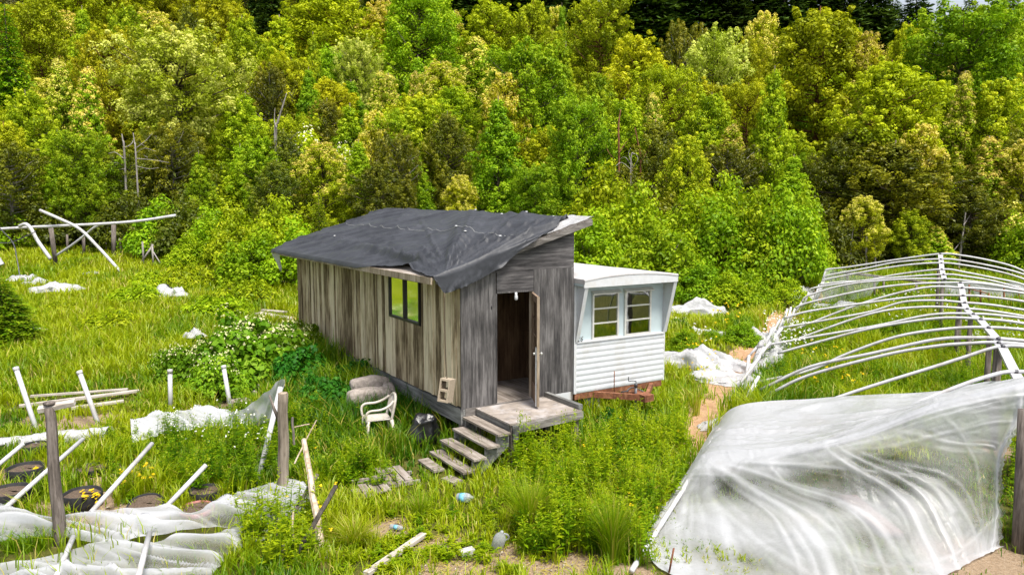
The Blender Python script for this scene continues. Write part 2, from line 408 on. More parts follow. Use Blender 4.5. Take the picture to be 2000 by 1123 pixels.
def dirt_at(x, y):
    x = np.asarray(x, float); y = np.asarray(y, float)
    n = fbm(x, y, 1.1, 3) - 0.5
    pd = seg_dist(x, y, PATH)
    w = np.clip(1.25 - (pd + n * 0.9) / 0.62, 0, 1)
    for p, r in DIRT_SPOTS:
        w = np.maximum(w, np.clip(1.1 - (np.hypot(x - p.x, y - p.y) + n * 1.3) / r, 0, 1))
    return w

def make_ground():
    xs = np.concatenate([-np.geomspace(14, 420, 60)[::-1], np.linspace(-14, 16, 190)[1:-1], np.geomspace(16, 420, 60)])
    ys = np.concatenate([np.linspace(-40, 7, 16)[:-1], np.linspace(7, 32, 170)[:-1], np.geomspace(32, 520, 90)])
    X, Y = np.meshgrid(xs, ys); Z = ground(X, Y) + 0.035 * (fbm(X, Y, 2.2, 5) - 0.5) * (Y < 45)
    # tread the dirt down a little
    D = dirt_at(X, Y) * (Y < 60); Z = Z - 0.03 * D
    ny, nx = X.shape; idx = np.arange(nx * ny).reshape(ny, nx)
    f = np.stack([idx[:-1, :-1], idx[:-1, 1:], idx[1:, 1:], idx[1:, :-1]], -1).reshape(-1, 4)
    me = np_mesh('ground', np.stack([X, Y, Z], -1).reshape(-1, 3), [f], smooth=True)
    a = me.attributes.new('dirt', 'FLOAT', 'POINT'); a.data.foreach_set('value', D.ravel().astype(np.float32))
    m, nt, out = nodes('meadow_soil')
    at_ = N(nt, 'ShaderNodeAttribute', attribute_name='dirt')
    n1 = mapped_noise(nt, 1.4, (1, 1, 1), 6, 0.65); n2 = mapped_noise(nt, 24, (1, 1, 1), 4, 0.7); n3 = mapped_noise(nt, 90, (1, 1, 1), 2, 0.6)
    turf = ramp(nt, n1.outputs[0], [(0.3, (0.035, 0.05, 0.008)), (0.55, (0.075, 0.085, 0.014)), (0.75, (0.15, 0.125, 0.035))])
    litter = mix(nt, ramp(nt, n2.outputs[0], [(0.45, (0, 0, 0)), (0.7, (1, 1, 1))]).outputs[0], turf.outputs[0], (0.13, 0.11, 0.03))
    earth = ramp(nt, n2.outputs[0], [(0.25, (0.15, 0.10, 0.06)), (0.55, (0.29, 0.205, 0.13)), (0.8, (0.42, 0.325, 0.23))])
    earth2 = mix(nt, ramp(nt, n3.outputs[0], [(0.52, (0, 0, 0)), (0.66, (0.8, 0.8, 0.8))]).outputs[0], earth.outputs[0], (0.40, 0.34, 0.27))
    ad = N(nt, 'ShaderNodeMath', operation='MULTIPLY_ADD'); L(nt, n1.outputs[0], ad.inputs[0]); ad.inputs[1].default_value = 0.5; L(nt, at_.outputs['Fac'], ad.inputs[2])
    k = ramp(nt, ad.outputs[0], [(0.45, (0, 0, 0)), (0.75, (1, 1, 1))])
    c = mix(nt, k.outputs[0], litter, earth2)
    bsdf(nt, out, c, 0.95, spec=0.1, bump=n2.outputs[0], bstr=0.8, bdist=0.04)
    return tag(link('ground', me, m), kind='structure')
make_ground()

def make_path():
    """worn earth track past the trailer, a ragged sheet lying on the ground"""
    pts = smooth_path([(p[0], p[1], 0) for p in PATH], 64); rows = []; dist = []
    for i, p in enumerate(pts):
        t = (pts[min(i + 1, len(pts) - 1)] - pts[max(i - 1, 0)]).normalized(); s = Vector((t.y, -t.x, 0))
        end = min(1, i / 4, (len(pts) - 1 - i) / 4)
        row = []
        for j in range(9):
            k = (j - 4) / 4
            w = (0.52 + 0.28 * nz(i * 0.23, k > 0, 3.3) + 0.12 * nz(i * 0.9, k > 0, 1.1)) * (0.25 + 0.75 * end)
            q = p + s * (k * w)
            row.append((q.x, q.y, gz(q.x, q.y) + 0.012 - 0.02 * (1 - k * k) + 0.01 * nz(q.x * 3, q.y * 3)))
        rows.append(row)
    mb = MB().grid(rows)
    m, nt, out = nodes('packed_earth')
    n1 = mapped_noise(nt, 3, (1, 1, 1), 6, 0.7); n2 = mapped_noise(nt, 40, (1, 1, 1), 4, 0.7)
    e = ramp(nt, n1.outputs[0], [(0.25, (0.27, 0.155, 0.085)), (0.5, (0.42, 0.26, 0.15)), (0.78, (0.54, 0.38, 0.26))])
    c = mix(nt, ramp(nt, n2.outputs[0], [(0.55, (0, 0, 0)), (0.7, (0.7, 0.7, 0.7))]).outputs[0], e.outputs[0], (0.22, 0.14, 0.08))
    bsdf(nt, out, c, 0.95, spec=0.1, bump=n2.outputs[0], bstr=0.7, bdist=0.03)
    tag(mb.build('path', m), kind='structure')
make_path()
# ---------------------------------------------------------------- cabin (local: x along the front, y to the back, z=0 floor)
FLOOR = 0.868
CA = Vector((-0.9157, 13.4, FLOOR)); CROT = R(31.8)
def cab(u, v, z):
    return CA + Vector((u * math.cos(CROT) - v * math.sin(CROT), u * math.sin(CROT) + v * math.cos(CROT), z))
W, LEN = 2.5, 10.4
def roof_z(u): return 2.45 + (u + 0.63) * 0.291
rc = random.Random(3)
cabin = empty('wooden_cabin', CA, CROT, 'long weathered board cabin with slanted roof and open front door', 'cabin')

def board_wall():
    mb = MB(); v = -0.004
    while v < LEN:
        w = rc.choice([0.13, 0.17, 0.2, 0.24, 0.27, 0.3]) * rc.uniform(0.9, 1.1); v2 = min(v + w, LEN)
        off = rc.uniform(-0.006, 0.012); top = roof_z(0) - 0.12; bot = rc.uniform(-0.02, 0.025)
        a, b = v, v2 - rc.choice([0.005, 0.010, 0.024, 0.014])
        sk = rc.uniform(-0.006, 0.006)
        def piece(z0, z1):
            mb.hexa([(-0.022 - off, a + sk, z0), (0.0, a + sk, z0), (0.0, b + sk, z0), (-0.022 - off, b + sk, z0),
                     (-0.022 - off, a - sk, z1), (0.0, a - sk, z1), (0.0, b - sk, z1), (-0.022 - off, b - sk, z1)])
        if b > 1.72 and a < 3.32:
            piece(bot, 1.29); piece(2.22, top)
        else: piece(bot, top)
        v = v2
    # battens over some seams
    for v in [0.32, 0.63, 1.1, 1.55, 4.05, 5.1, 5.55, 6.9, 7.4, 8.6, 9.3, 9.9]:
        w = rc.uniform(0.045, 0.09); d = rc.uniform(0.035, 0.05)
        mb.box(-d, -0.02, v, v + w, rc.uniform(-0.01, 0.03), roof_z(0) - 0.13)
    return mb
board_wall().build('side_wall', M['boards'], cabin)
# sheathing behind the boards with the window opening
mb = MB()
mb.box(0.004, 0.05, 0.02, 1.73, 0, roof_z(0) - 0.14); mb.box(0.004, 0.05, 3.31, LEN, 0, roof_z(0) - 0.14)
mb.box(0.004, 0.05, 1.73, 3.31, 0, 1.30); mb.box(0.004, 0.05, 1.73, 3.31, 2.21, roof_z(0) - 0.14)
mb.box(0.05, W - 0.05, LEN - 0.06, LEN, 0, 2.5)
mb.hexa([(W - 0.05, 0.05, 0), (W, 0.05, 0), (W, LEN, 0), (W - 0.05, LEN, 0), (W - 0.05, 0.05, 3.27), (W, 0.05, 3.28), (W, LEN, 3.28), (W - 0.05, LEN, 3.27)])
mb.hexa([(0.05, LEN - 0.06, 2.5), (W - 0.05, LEN - 0.06, 2.5), (W - 0.05, LEN, 2.5), (0.05, LEN, 2.5), (0.05, LEN - 0.06, 2.62), (W - 0.05, LEN - 0.06, 3.26), (W - 0.05, LEN, 3.26), (0.05, LEN, 2.62)])
mb.build('wall_sheathing', M['dark_sheathing'] if 'dark_sheathing' in M else M.setdefault('dark_sheathing', plain('dark_sheathing', (0.045, 0.03, 0.02), 0.9)), cabin)
# front plywood: three panels, leaving the doorway
mb = MB(); f = -0.014
mb.box(-0.02, 0.715, f, 0.0, -0.01, 2.46)                       # left sheet
mb.box(1.555, W + 0.004, f - 0.004, 0.0, 0.0, 2.48)              # right sheet
mb.build('front_wall', M['plywood'], cabin)
mb = MB()
mb.box(0.735, 1.55, f - 0.003, 0.0, 2.10, 2.47)                   # over the door
mb.hexa([(-0.02, f, 2.464), (W + 0.004, f, 2.484), (W + 0.004, 0, 2.484), (-0.02, 0, 2.464), (-0.02, f, roof_z(-0.02) - 0.13), (W + 0.004, f, roof_z(W) - 0.13), (W + 0.004, 0, roof_z(W) - 0.13), (-0.02, 0, roof_z(-0.02) - 0.13)])
mb.build('gable_panel', M['plywood_flat'], cabin)
MB().box(-0.035, 0.012, -0.045, -0.0145, -0.02, 2.5).build('corner_board', M['plywood'], cabin)
# interior
mb = MB(); mb.box(0.05, W - 0.05, 0.0, LEN - 0.07, -0.06, -0.002)
mb.build('floor', M['deck'], cabin)
mb = MB()
mb.box(0.06, 1.02, 1.9, 1.95, 0, 2.6); mb.box(1.50, W - 0.06, 1.5, 1.55, 0, 2.6); mb.box(1.02, 1.08, 1.88, 1.97, 0, 2.4)
mb.box(W - 0.12, W - 0.052, 0.1, 4, 0.0, 1.0)
mb.build('partition', M['inside_wood'], cabin)
MB().box(1.085, 1.12, 1.86, 1.9, 0, 2.35).build('partition_trim', M['trim_wood'], cabin)
# door frame + light fitting
mb = MB()
mb.box(0.717, 0.74, -0.02, 0.09, 0.0, 2.07); mb.box(0.73, 1.545, -0.03, 0.09, 2.07, 2.098)
mb.build('door_frame', M['plywood'], cabin)
MB().box(1.52, 1.553, -0.02, 0.09, 0.0, 2.07).build('door_jamb', M['trim_wood'], cabin)
mb = MB().lathe([(0.022, 0.0), (0.024, -0.05), (0.034, -0.08), (0.034, -0.13), (0.018, -0.15)], 10, (1.13, -0.06, 2.075))
mb.build('light_fitting', M['white_paint'], cabin)
# sill beam, posts, skirt
mb = MB(); mb.box(-0.03, 0.06, -0.012, 5.2, -0.31, -0.025); mb.box(-0.026, 0.06, 5.204, LEN, -0.305, -0.025)
mb.build('sill_beam', M['grey_beam'], cabin)
mb = MB(); mb.box(0.065, W, -0.012, 0.05, -0.2, -0.012); mb.build('front_sill', M['beam_x'], cabin)
MB().box(1.93, 2.44, -0.03, -0.014, -0.17, -0.012).build('patch_board', M['white_paint'], cabin)
for (u, v) in [(0.03, 0.06), (0.05, 2.75), (0.05, 5.4), (0.05, 8.0), (2.4, 0.12), (2.4, 4), (2.4, 8)]:
    p = cab(u, v, 0); z0 = gz(p.x, p.y) - FLOOR - 0.1
    MB().box(u - 0.045, u + 0.045, v - 0.045, v + 0.045, z0, -0.2 if u > 1 else -0.31).build('support_post', M['bark_post'], cabin)
# roof deck (tilted slab): front edge v=-0.12, back edge 10.9
RB = dict(fl=(-0.63, -0.12, 2.45), fr=(2.86, -0.12, 3.465), bl=(-0.58, 10.9, 2.42), br=(3.15, 10.9, 3.66))
def roofpt(s, t, dz=0.0):
    a = [Vector(RB[k]) for k in ('fl', 'fr', 'bl', 'br')]
    p = a[0].lerp(a[1], s).lerp(a[2].lerp(a[3], s), t); p.z += dz; return p
mb = MB()
for dz in (-0.02, -0.055): mb.grid([[roofpt(i / 12, j / 24, dz) for i in range(13)] for j in range(25)], False)
for e in ([(i / 12, 0) for i in range(13)], [(i / 12, 1) for i in range(13)], [(0, j / 24) for j in range(25)], [(1, j / 24) for j in range(25)]):
    mb.grid([[roofpt(*k, -0.02) for k in e], [roofpt(*k, -0.055) for k in e]], False)
mb.build('roof', M['deck'], cabin)
mb = MB()
a, b = roofpt(0.02, 0), roofpt(1.0, 0)
mb.hexa([a + Vector((0, -0.02, -0.15)), b + Vector((0, -0.02, -0.15)), b + Vector((0, 0.02, -0.15)), a + Vector((0, 0.02, -0.15)),
         a + Vector((0, -0.02, -0.057)), b + Vector((0, -0.02, -0.057)), b + Vector((0, 0.02, -0.057)), a + Vector((0, 0.02, -0.057))])
mb.build('barge_board', M['beam_x'], cabin)
mb = MB(); a, b = roofpt(0, 0), roofpt(0, 1)
mb.hexa([a + Vector((-0.03, 0, -0.13)), a + Vector((-0.003, 0, -0.13)), b + Vector((-0.003, 0, -0.13)), b + Vector((-0.03, 0, -0.13)),
         a + Vector((-0.03, 0, -0.01)), a + Vector((-0.003, 0, -0.01)), b + Vector((-0.003, 0, -0.01)), b + Vector((-0.03, 0, -0.01))])
mb.build('eave_board', M['trim_wood'], cabin)
# window
mb = MB()
for y0, y1, z0, z1 in [(1.73, 1.775, 1.30, 2.21), (3.265, 3.31, 1.30, 2.21), (1.775, 3.265, 1.30, 1.345), (1.775, 3.265, 2.165, 2.21), (2.49, 2.535, 1.345, 2.165)]:
    mb.box(-0.045, 0.03, y0, y1, z0, z1)
win = mb.build('window', M['frame_dark'], cabin)
MB().box(0.0, 0.006, 1.77, 2.50, 1.34, 2.17).build('pane', M['mirror_glass'], win)
MB().box(-0.012, -0.006, 2.52, 3.27, 1.34, 2.17).build('pane', M['mirror_glass'], win)
# door leaf, hinged on the right jamb and standing open
hinge = Vector((1.525, -0.03, 0.015)); dd = Vector((-0.30, -0.63, 0)).normalized(); dn = Vector((-dd.y, dd.x, 0))
def dbox(mb, s0, s1, z0, z1, th=0.022, o=0.0):
    p = lambda s, k, z: hinge + dd * s + dn * (k * th + o) + Vector((0, 0, z))
    mb.hexa([p(s0, -1, z0), p(s1, -1, z0), p(s1, 1, z0), p(s0, 1, z0), p(s0, -1, z1), p(s1, -1, z1), p(s1, 1, z1), p(s0, 1, z1)])
mb = MB()
dbox(mb, 0, 0.13, 0, 2.03); dbox(mb, 0.60, 0.74, 0, 2.03); dbox(mb, 0.13, 0.60, 0, 0.33); dbox(mb, 0.13, 0.60, 1.9, 2.03)
for k in range(1, 5): dbox(mb, 0.13, 0.60, 0.33 + k * 0.314 - 0.012, 0.33 + k * 0.314 + 0.012, 0.016)
for s in (0.28, 0.44): dbox(mb, s - 0.01, s + 0.01, 0.33, 1.9, 0.014)
M['door_wood'] = wood('door_brown_wood', (0.07, 0.045, 0.03), (0.17, 0.115, 0.08), (0.3, 0.22, 0.165), 'z', 1.0, 0.0)
door = mb.build('door', M['door_wood'], cabin)
mb = MB(); dbox(mb, 0.742, 0.746, 0.0, 2.03, 0.024); mb.build('door_edge', M['trim_wood'], door)
mb = MB(); dbox(mb, 0.12, 0.61, 0.32, 1.91, 0.003); mb.build('pane', M['glass_door'], door)
mb = MB(); dbox(mb, 0.66, 0.72, 0.0, 1.1, 0.008, -0.034); mb.build('draught_strip', M['white_paint'], door)
mb = MB()
for sgn in (-1, 1):
    c = hinge + dd * 0.68 + Vector((0, 0, 0.98)); mb.tube([c + dn * sgn * 0.02, c + dn * sgn * 0.055, c + dn * sgn * 0.06, c + dn * sgn * 0.085], [0.012, 0.012, 0.028, 0.02], 10)
mb.build('handle', M['alu'], door)

# ---------------------------------------------------------------- tarp on the roof, draped over the front edge
HEM = [(0.0, -0.63, 2.44), (0.09, -0.42, 2.15), (0.2, -0.09, 2.235), (0.32, 0.28, 2.36), (0.46, 0.75, 2.58), (0.62, 1.26, 2.93), (0.70, 1.46, 3.03), (0.78, 1.68, 3.16), (0.80, 1.84, 3.20)]
def hem_at(u):
    for (a, b) in zip(HEM[:-1], HEM[1:]):
        if a[1] <= u <= b[1]: return a[2] + (b[2] - a[2]) * (u - a[1]) / (b[1] - a[1])
    return None
def tarp_h(u, v, s, t):
    """folds radiating from the tied front corner, crinkle all over"""
    du, dv = u + 0.45, v + 0.25; r = math.hypot(du, dv); th = math.atan2(dv, du)
    fall = math.exp(-r / 8.0)
    g_ = min(1, r / 0.9) * fall
    rad = crease(nz(th * 4.2, 0.3, 2.2), 0.19) * 0.17 * g_ + crease(nz(th * 8, r * 0.1, 5.2), 0.17) * 0.065 * g_ + abs(nz(th * 4, 0.8, 7.7)) * 0.06 * g_
    cr = 0.014 * nz(u * 1.6 + v * 0.5, v * 0.9 - u * 0.6, 0.0) + 0.014 * crease(nz(u * 1.9 + v * 0.7, v * 1.1 - u * 0.6, 3.0), 0.16) + 0.003 * crease(nz(u * 5 + v, v * 4 - u, 5.0), 0.14)
    dg = 0.065 * crease(nz((u * 0.9 + v * 0.55) * 1.5, (u - v) * 0.18, 8.0), 0.11)
    eg = min(1, t / 0.012) if t >= 0 else 0
    es = min(1, max(0, s) / 0.05, max(0, 0.985 - s) / 0.05); cr *= (0.3 + 0.7 * eg) * (0.25 + 0.75 * es); dg *= eg * es
    batten = 0.02 * math.exp(-((s - 0.55) / 0.006) ** 2)
    return 0.022 + max(-0.018, rad * es * (0.2 + 0.8 * eg) + cr * min(1, r) + dg + batten - 0.004)
rows = []; ns, ntt = 120, 260
for i in range(ntt + 1):
    t = (i / ntt) ** 1.15
    row = []
    for j in range(ns + 1):
        s = j / ns
        smax = 0.985 if t > 0.06 else 0.70 + 0.285 * (t / 0.06) ** 0.7
        ss = s * smax - 0.006
        # near the front the eave edge runs bare: tarp pulled in from the eave between tie and window
        pull = 0.055 * math.exp(-((t - 0.14) / 0.1) ** 2)
        ss = ss + pull * (1 - s) ** 3
        p = roofpt(ss, t); p.z += tarp_h(p.x, p.y, ss, t)
        row.append(p)
    rows.append(row)
# flap over the front: rows below the edge
front = rows[0]; flap = []
for k in range(1, 9):
    f_ = k / 8; row = []
    for j in range(ns + 1):
        p = front[j].copy(); h = hem_at(p.x)
        if h is None: h = p.z - 0.03
        drop = max(0.0, p.z - h)
        tf_ = math.atan2(p.x + 0.42, 0.25 + 1.2 * (1 - f_)); bul = 0.03 + 0.05 * f_ * abs(nz(p.x * 1.7 - f_ * 0.9, 0.7)) + 0.05 * f_ * crease(nz(tf_ * 4.5, 1.3, 2.0), 0.2) + 0.02 * f_ * crease(nz(tf_ * 9, 5.3, 2.0), 0.2)
        q = Vector((p.x, min(p.y - bul * (0.5 + 0.5 * f_), p.y - 0.042 * min(1, drop / 0.05)), p.z - drop * f_))
        row.append(q)
    flap.append(row)
# overhang along the eave
for r_ in rows: pass
mb = MB(); mb.grid(rows); mb.grid(list(reversed(flap)) + [front])
eave = []
for i in range(0, ntt + 1):
    p = rows[i][0]; t = (i / ntt) ** 1.15
    dr = 0.10 + 0.03 * nz(i * 0.07, 4.0)
    if t < 0.34: dr *= max(0.0, min(1, (t - 0.24) / 0.1))
    eave.append([p, p + Vector((-0.035, 0, -dr * 0.5)), p + Vector((-0.045 + 0.012 * nz(i * 0.2), 0, -dr))])
mb.grid(eave)
tarp = empty('roof_tarp', CA, CROT, 'wrinkled black tarpaulin spread over the cabin roof, one corner hanging over the front', 'tarp')
mb.build('sheet', M['tarp'], tarp)
# seam strings and buttons
mb = MB()
for (s, t) in [(0.56, 0.09), (0.50, 0.19), (0.55, 0.26), (0.95, 0.10), (0.95, 0.2), (0.95, 0.3), (0.95, 0.42), (0.95, 0.55), (0.62, 0.02), (0.30, 0.78), (0.95, 0.06)]:
    p = roofpt(s, t); p.z += tarp_h(p.x, p.y, s, t) + 0.012
    mb.lathe([(0.0, 0.0), (0.035, 0.004), (0.028, 0.022), (0.0, 0.026)], 8, p)
mb.build('button', M['white_paint'], tarp)
mb = MB(); pts = []
for i in range(90):
    t = 0.04 + 0.9 * i / 89; s = 0.552 + 0.004 * nz(i * 0.3)
    p = roofpt(s, t); p.z += tarp_h(p.x, p.y, s, t) + 0.01; pts.append(p)
mb.tube(pts, 0.0035, 5); mb.build('seam', M['alu'], tarp)
# white underlay showing at the high front corner
rows = []
for i in range(14):
    row = []
    for j in range(30):
        s = 0.62 + 0.385 * j / 29; t = -0.004 + 0.085 * i / 13 * (0.3 + 0.7 * j / 29)
        p = roofpt(s, t); p.z += 0.012 + 0.03 * max(0, nz(s * 22, t * 40, 4)) + (0.05 * math.exp(-((s - 0.86) / 0.05) ** 2) if i > 5 else 0)
        row.append(p)
    rows.append(row)
o = MB().grid(rows); u_ = o.build('plastic_underlay', M['scrap']); u_.location = CA; u_.rotation_euler = (0, 0, CROT)
tag(u_, 'torn white plastic underlay showing at the high front corner of the roof', 'plastic sheet')
# white plastic hanging at the far eave
rows = []
for i in range(10):
    f_ = i / 9; row = []
    for j in range(16):
        k = j / 15
        top = Vector((-0.62, 10.0 + 0.95 * k, 2.32)); tip = Vector((-0.50, 10.35, 1.78))
        p = top.lerp(tip, f_ * (1 - 0.1 * abs(k - 0.5))); p.x += 0.05 * nz(k * 9, f_ * 2) * (0.3 + f_)
        row.append(p)
    rows.append(row)
o = MB().grid(rows).build('hanging_plastic', M['scrap']); o.location = CA; o.rotation_euler = (0, 0, CROT)
tag(o, 'gathered white plastic corner hanging below the far end of the cabin eave', 'plastic sheet')
# concrete block hung from the tarp corner on a rope
bx, by, bz = -0.42, -0.21, 0.44
mb = MB(); T = Matrix.Translation((bx, by, bz)) @ Matrix.Rotation(R(9), 4, 'Y') @ Matrix.Rotation(R(38), 4, 'Z')
w_, h_, d_ = 0.115, 0.205, 0.10
for a in ((-w_, w_, -d_, d_, -h_, -h_ + 0.035), (-w_, w_, -d_, d_, h_ - 0.035, h_), (-w_, w_, -d_, d_, -0.02, 0.02)): mb.box(*a, m=T)
for a in ((-w_, w_, -d_, -d_ + 0.03, -h_ + 0.035, -0.02), (-w_, w_, d_ - 0.03, d_, -h_ + 0.035, -0.02), (-w_, w_, -d_, -d_ + 0.03, 0.02, h_ - 0.035), (-w_, w_, d_ - 0.03, d_, 0.02, h_ - 0.035)): mb.box(*a, m=T)
o = mb.build('concrete_block', M['tan_block']); o.location = CA; o.rotation_euler = (0, 0, CROT)
tag(o, 'tan hollow concrete block hanging on a rope against the cabin boards', 'concrete block')
mb = MB(); mb.tube(smooth_path([(-0.42, -0.17, 2.17), (-0.425, -0.18, 1.5), (-0.42, -0.2, 0.9), (-0.41, -0.215, 0.62)], 18), 0.010, 6)
mb.tube(smooth_path([(-0.41, -0.215, 0.62), (-0.5, -0.2, 0.56), (-0.46, -0.22, 0.47), (-0.36, -0.2, 0.5), (-0.38, -0.22, 0.6), (-0.42, -0.2, 0.63)], 20), 0.011, 6)
M['rope'] = plain('old_brown_rope', (0.10, 0.075, 0.05), 0.95, var=0.3, nscale=60)
o = mb.build('rope', M['rope']); o.location = CA; o.rotation_euler = (0, 0, CROT)
tag(o, 'thin brown rope tied from the tarp corner down to the hanging block', 'rope')

# ---------------------------------------------------------------- porch and steps
porch = empty('wooden_porch', CA, CROT, 'small worn wooden porch landing in front of the cabin door', 'porch')
mb = MB(); mb.hexa([(0.27, -1.25, -0.06), (1.9, -1.12, -0.06), (1.9, -0.03, -0.06), (0.27, -0.03, -0.06), (0.27, -1.25, -0.03), (1.9, -1.12, -0.03), (1.9, -0.03, -0.03), (0.27, -0.03, -0.03)])
M['porch_top'] = plain('scuffed_porch_sheet', (0.29, 0.25, 0.22), 0.9, var=0.35, nscale=5, dirt=(0.44, 0.42, 0.43))
mb.build('platform', M['porch_top'], porch)
mb = MB()
mb.beam((0.42, -1.26, -0.13), (1.9, -1.14, -0.13), 0.045, 0.135); mb.build('front_skirt', M['beam_x'], porch)
mb = MB(); mb.beam((0.29, -1.20, -0.14), (0.29, -0.05, -0.14), 0.04, 0.15); mb.beam((0.31, -1.235, -0.19), (0.415, -1.235, -0.19), 0.09, 0.25); mb.build('side_skirt', M['grey_beam'], porch)
mb = MB(); mb.beam((1.86, -1.13, 0.02), (1.86, 0.0, 0.02), 0.09, 0.085); mb.build('curb', M['grey_beam'], porch)
for (u, v) in [(0.34, -1.18), (1.8, -1.05), (1.8, -0.1), (0.34, -0.1)]:
    p = cab(u, v, 0); MB().box(u - 0.045, u + 0.045, v - 0.045, v + 0.045, gz(p.x, p.y) - FLOOR - 0.05, -0.062).build('leg', M['bark_post'], porch)
steps = empty('wooden_steps', CA, CROT, 'four weathered plank steps climbing from the grass to the cabin porch', 'steps')
for k, z in enumerate((-0.16, -0.335, -0.51, -0.68)):
    u0 = (0.0, -0.22, -0.47, -0.69)[k]
    mb = MB(); d = rc.uniform(-0.03, 0.03)
    mb.box(u0, u0 + 0.245, -1.30 + d, -0.02 + d, z - 0.038, z); mb.build('tread', M['tread'], steps)
for v in (-1.22, -0.10):
    mb = MB()
    poly = [(0.27, -0.24), (0.03, -0.24)]
    for k, z in enumerate((-0.16, -0.335, -0.51, -0.68)):
        u0 = (0.0, -0.22, -0.47, -0.69)[k]; poly += [(u0 + 0.03, z - 0.04)] if k == 0 else [(u0 + 0.235, z - 0.04), (u0 + 0.03, z - 0.04)]
    poly = [(0.26, -0.2), (0.02, -0.2), (0.02, -0.374), (-0.2, -0.374), (-0.2, -0.549), (-0.45, -0.549), (-0.45, -0.719), (-0.66, -0.719), (-0.66, -0.93), (-0.45, -0.93), (0.26, -0.42)]
    T = Matrix.Translation((0, v, 0)); mb.prism(poly, 0.045, T); mb.build('stringer', M['grey_beam'], steps)
# ---------------------------------------------------------------- white travel trailer beside the cabin
trailer = empty('travel_trailer', CA, CROT, 'white caravan with ribbed front and two sash windows under a slanted visor, number 26', 'caravan')
TU0, TU1, TB = 2.535, 4.97, 12.2
mb = MB()
# body: hollow box; front built round the windows
mb.box(TU0, TU0 + 0.04, 0.03, TB, -0.07, 2.17); mb.box(TU1 - 0.04, TU1, 0.03, TB, -0.07, 2.17); mb.box(TU0 + 0.04, TU1 - 0.04, TB - 0.04, TB, -0.07, 2.17)
mb.box(TU0 + 0.04, TU1 - 0.04, 0.06, TB - 0.04, -0.07, -0.03)
mb.build('body', M['trailer_white'], trailer)
MB().box(TU0 + 0.05, TU1 - 0.05, 2.6, 2.65, -0.02, 2.15).build('inner_wall', M['inside_wood'], trailer)
mb = MB(); z0, z1 = 0.97, 2.12
mb.box(TU0 + 0.045, 2.99, 0.03, 0.06, z0, z1); mb.box(3.68, 3.84, 0.03, 0.06, z0, z1); mb.box(4.57, TU1 - 0.045, 0.03, 0.06, z0, z1)
mb.box(2.99, 3.68, 0.03, 0.06, 1.95, z1); mb.box(3.84, 4.57, 0.03, 0.06, 1.95, z1)
mb.box(2.99, 3.68, 0.03, 0.06, z0, 0.985); mb.box(3.84, 4.57, 0.03, 0.06, z0, 0.985)
mb.build('window_panel', M['trailer_blue'], trailer)
# ribbed lower front
rows = []
for i in range(81):
    z = -0.07 + 1.03 * i / 80; ph = (i / 80 * 9) % 1.0
    y = -0.004 - 0.009 * (math.sin(math.pi * min(1, ph * 1.15)) ** 0.8 if ph < 0.87 else 0)
    rows.append([(TU0 + 0.06, y, z), (TU0 + 1.2, y, z), (TU1 - 0.03, y, z)])
mb = MB().grid(rows, False); mb.box(TU0 + 0.06, TU1 - 0.03, 0.0, 0.03, -0.07, 0.96)
mb.build('ribbed_siding', M['trailer_white'], trailer)
mb = MB(); mb.box(TU0 - 0.004, TU0 + 0.06, -0.012, 0.03, -0.075, 2.12); mb.box(TU1 - 0.03, TU1 + 0.004, -0.012, 0.03, -0.075, 1.0); mb.box(TU0 + 0.06, TU1 - 0.03, -0.034, 0.03, 0.955, 0.985)
mb.build('corner_trim', M['white_paint'], trailer)
# visor: two tapering fins, soffit and header
def fin(u0, u1):
    p = [(0.028, 0.99), (-0.02, 0.99), (-0.31, 2.11), (0.028, 2.11)]
    return MB().add([(u0, y, z) for y, z in p] + [(u1, y, z) for y, z in p], [(0, 1, 2, 3), (7, 6, 5, 4), (0, 4, 5, 1), (1, 5, 6, 2), (2, 6, 7, 3), (3, 7, 4, 0)])
for u0 in (2.585, 4.945):
    o = fin(u0, u0 + 0.022).build('visor_fin', M['trailer_white'], trailer)
    s = -1 if u0 < 3 else 1
    a, b = Vector((u0 + 0.011, -0.02, 0.985)), Vector((u0 + 0.011, -0.315, 2.11)); MB().beam(a, b, 0.085, 0.022, up=(0, -1, 0.25)).build('fin_edge', M['white_paint'], o)
MB().box(2.57, 4.98, -0.30, 0.028, 2.112, 2.125).build('visor_soffit', M['trailer_white'], trailer)
def roofarc(u): k = (u - 3.76) / 1.235; return 2.265 + 0.085 * (1 - k * k)
us = [2.525 + (5.005 - 2.525) * i / 24 for i in range(25)]
mb = MB()
vs = [(u, -0.335, 2.10) for u in us] + [(u, -0.335, roofarc(u) - 0.03) for u in us]; k = len(us)
mb.add(vs + [(x, y + 0.03, z) for x, y, z in vs], [(i, i + 1, k + i + 1, k + i) for i in range(k - 1)] + [(2 * k + i + 1, 2 * k + i, 3 * k + i, 3 * k + i + 1) for i in range(k - 1)] + [(i + 1, i, 2 * k + i, 2 * k + i + 1) for i in range(k - 1)] + [(0, k, 3 * k, 2 * k), (2 * k - 1, k - 1, 3 * k - 1, 4 * k - 1)])
mb.build('visor_header', M['white_paint'], trailer)
rows = []
for i in range(60):
    y = -0.345 + (TB + 0.35) * (i / 59) ** 1.6
    rows.append([(u, y, roofarc(u) - 0.012 * (i == 0) + 0.006 * nz(u * 3, y * 3)) for u in us])
mb = MB().grid(rows)
e = [(u, -0.345, roofarc(u) - 0.04) for u in us]
mb.add(e + rows[0], [(i, i + 1, k + i + 1, k + i) for i in range(k - 1)])
for sd in (0, -1):
    col_ = [r_[sd] for r_ in rows]; low = [(x, y, z - 0.09) for x, y, z in col_]; n_ = len(col_)
    mb.add(low + col_, [(i, i + 1, n_ + i + 1, n_ + i) for i in range(n_ - 1)])
mb.build('roof', M['roof_white'], trailer)
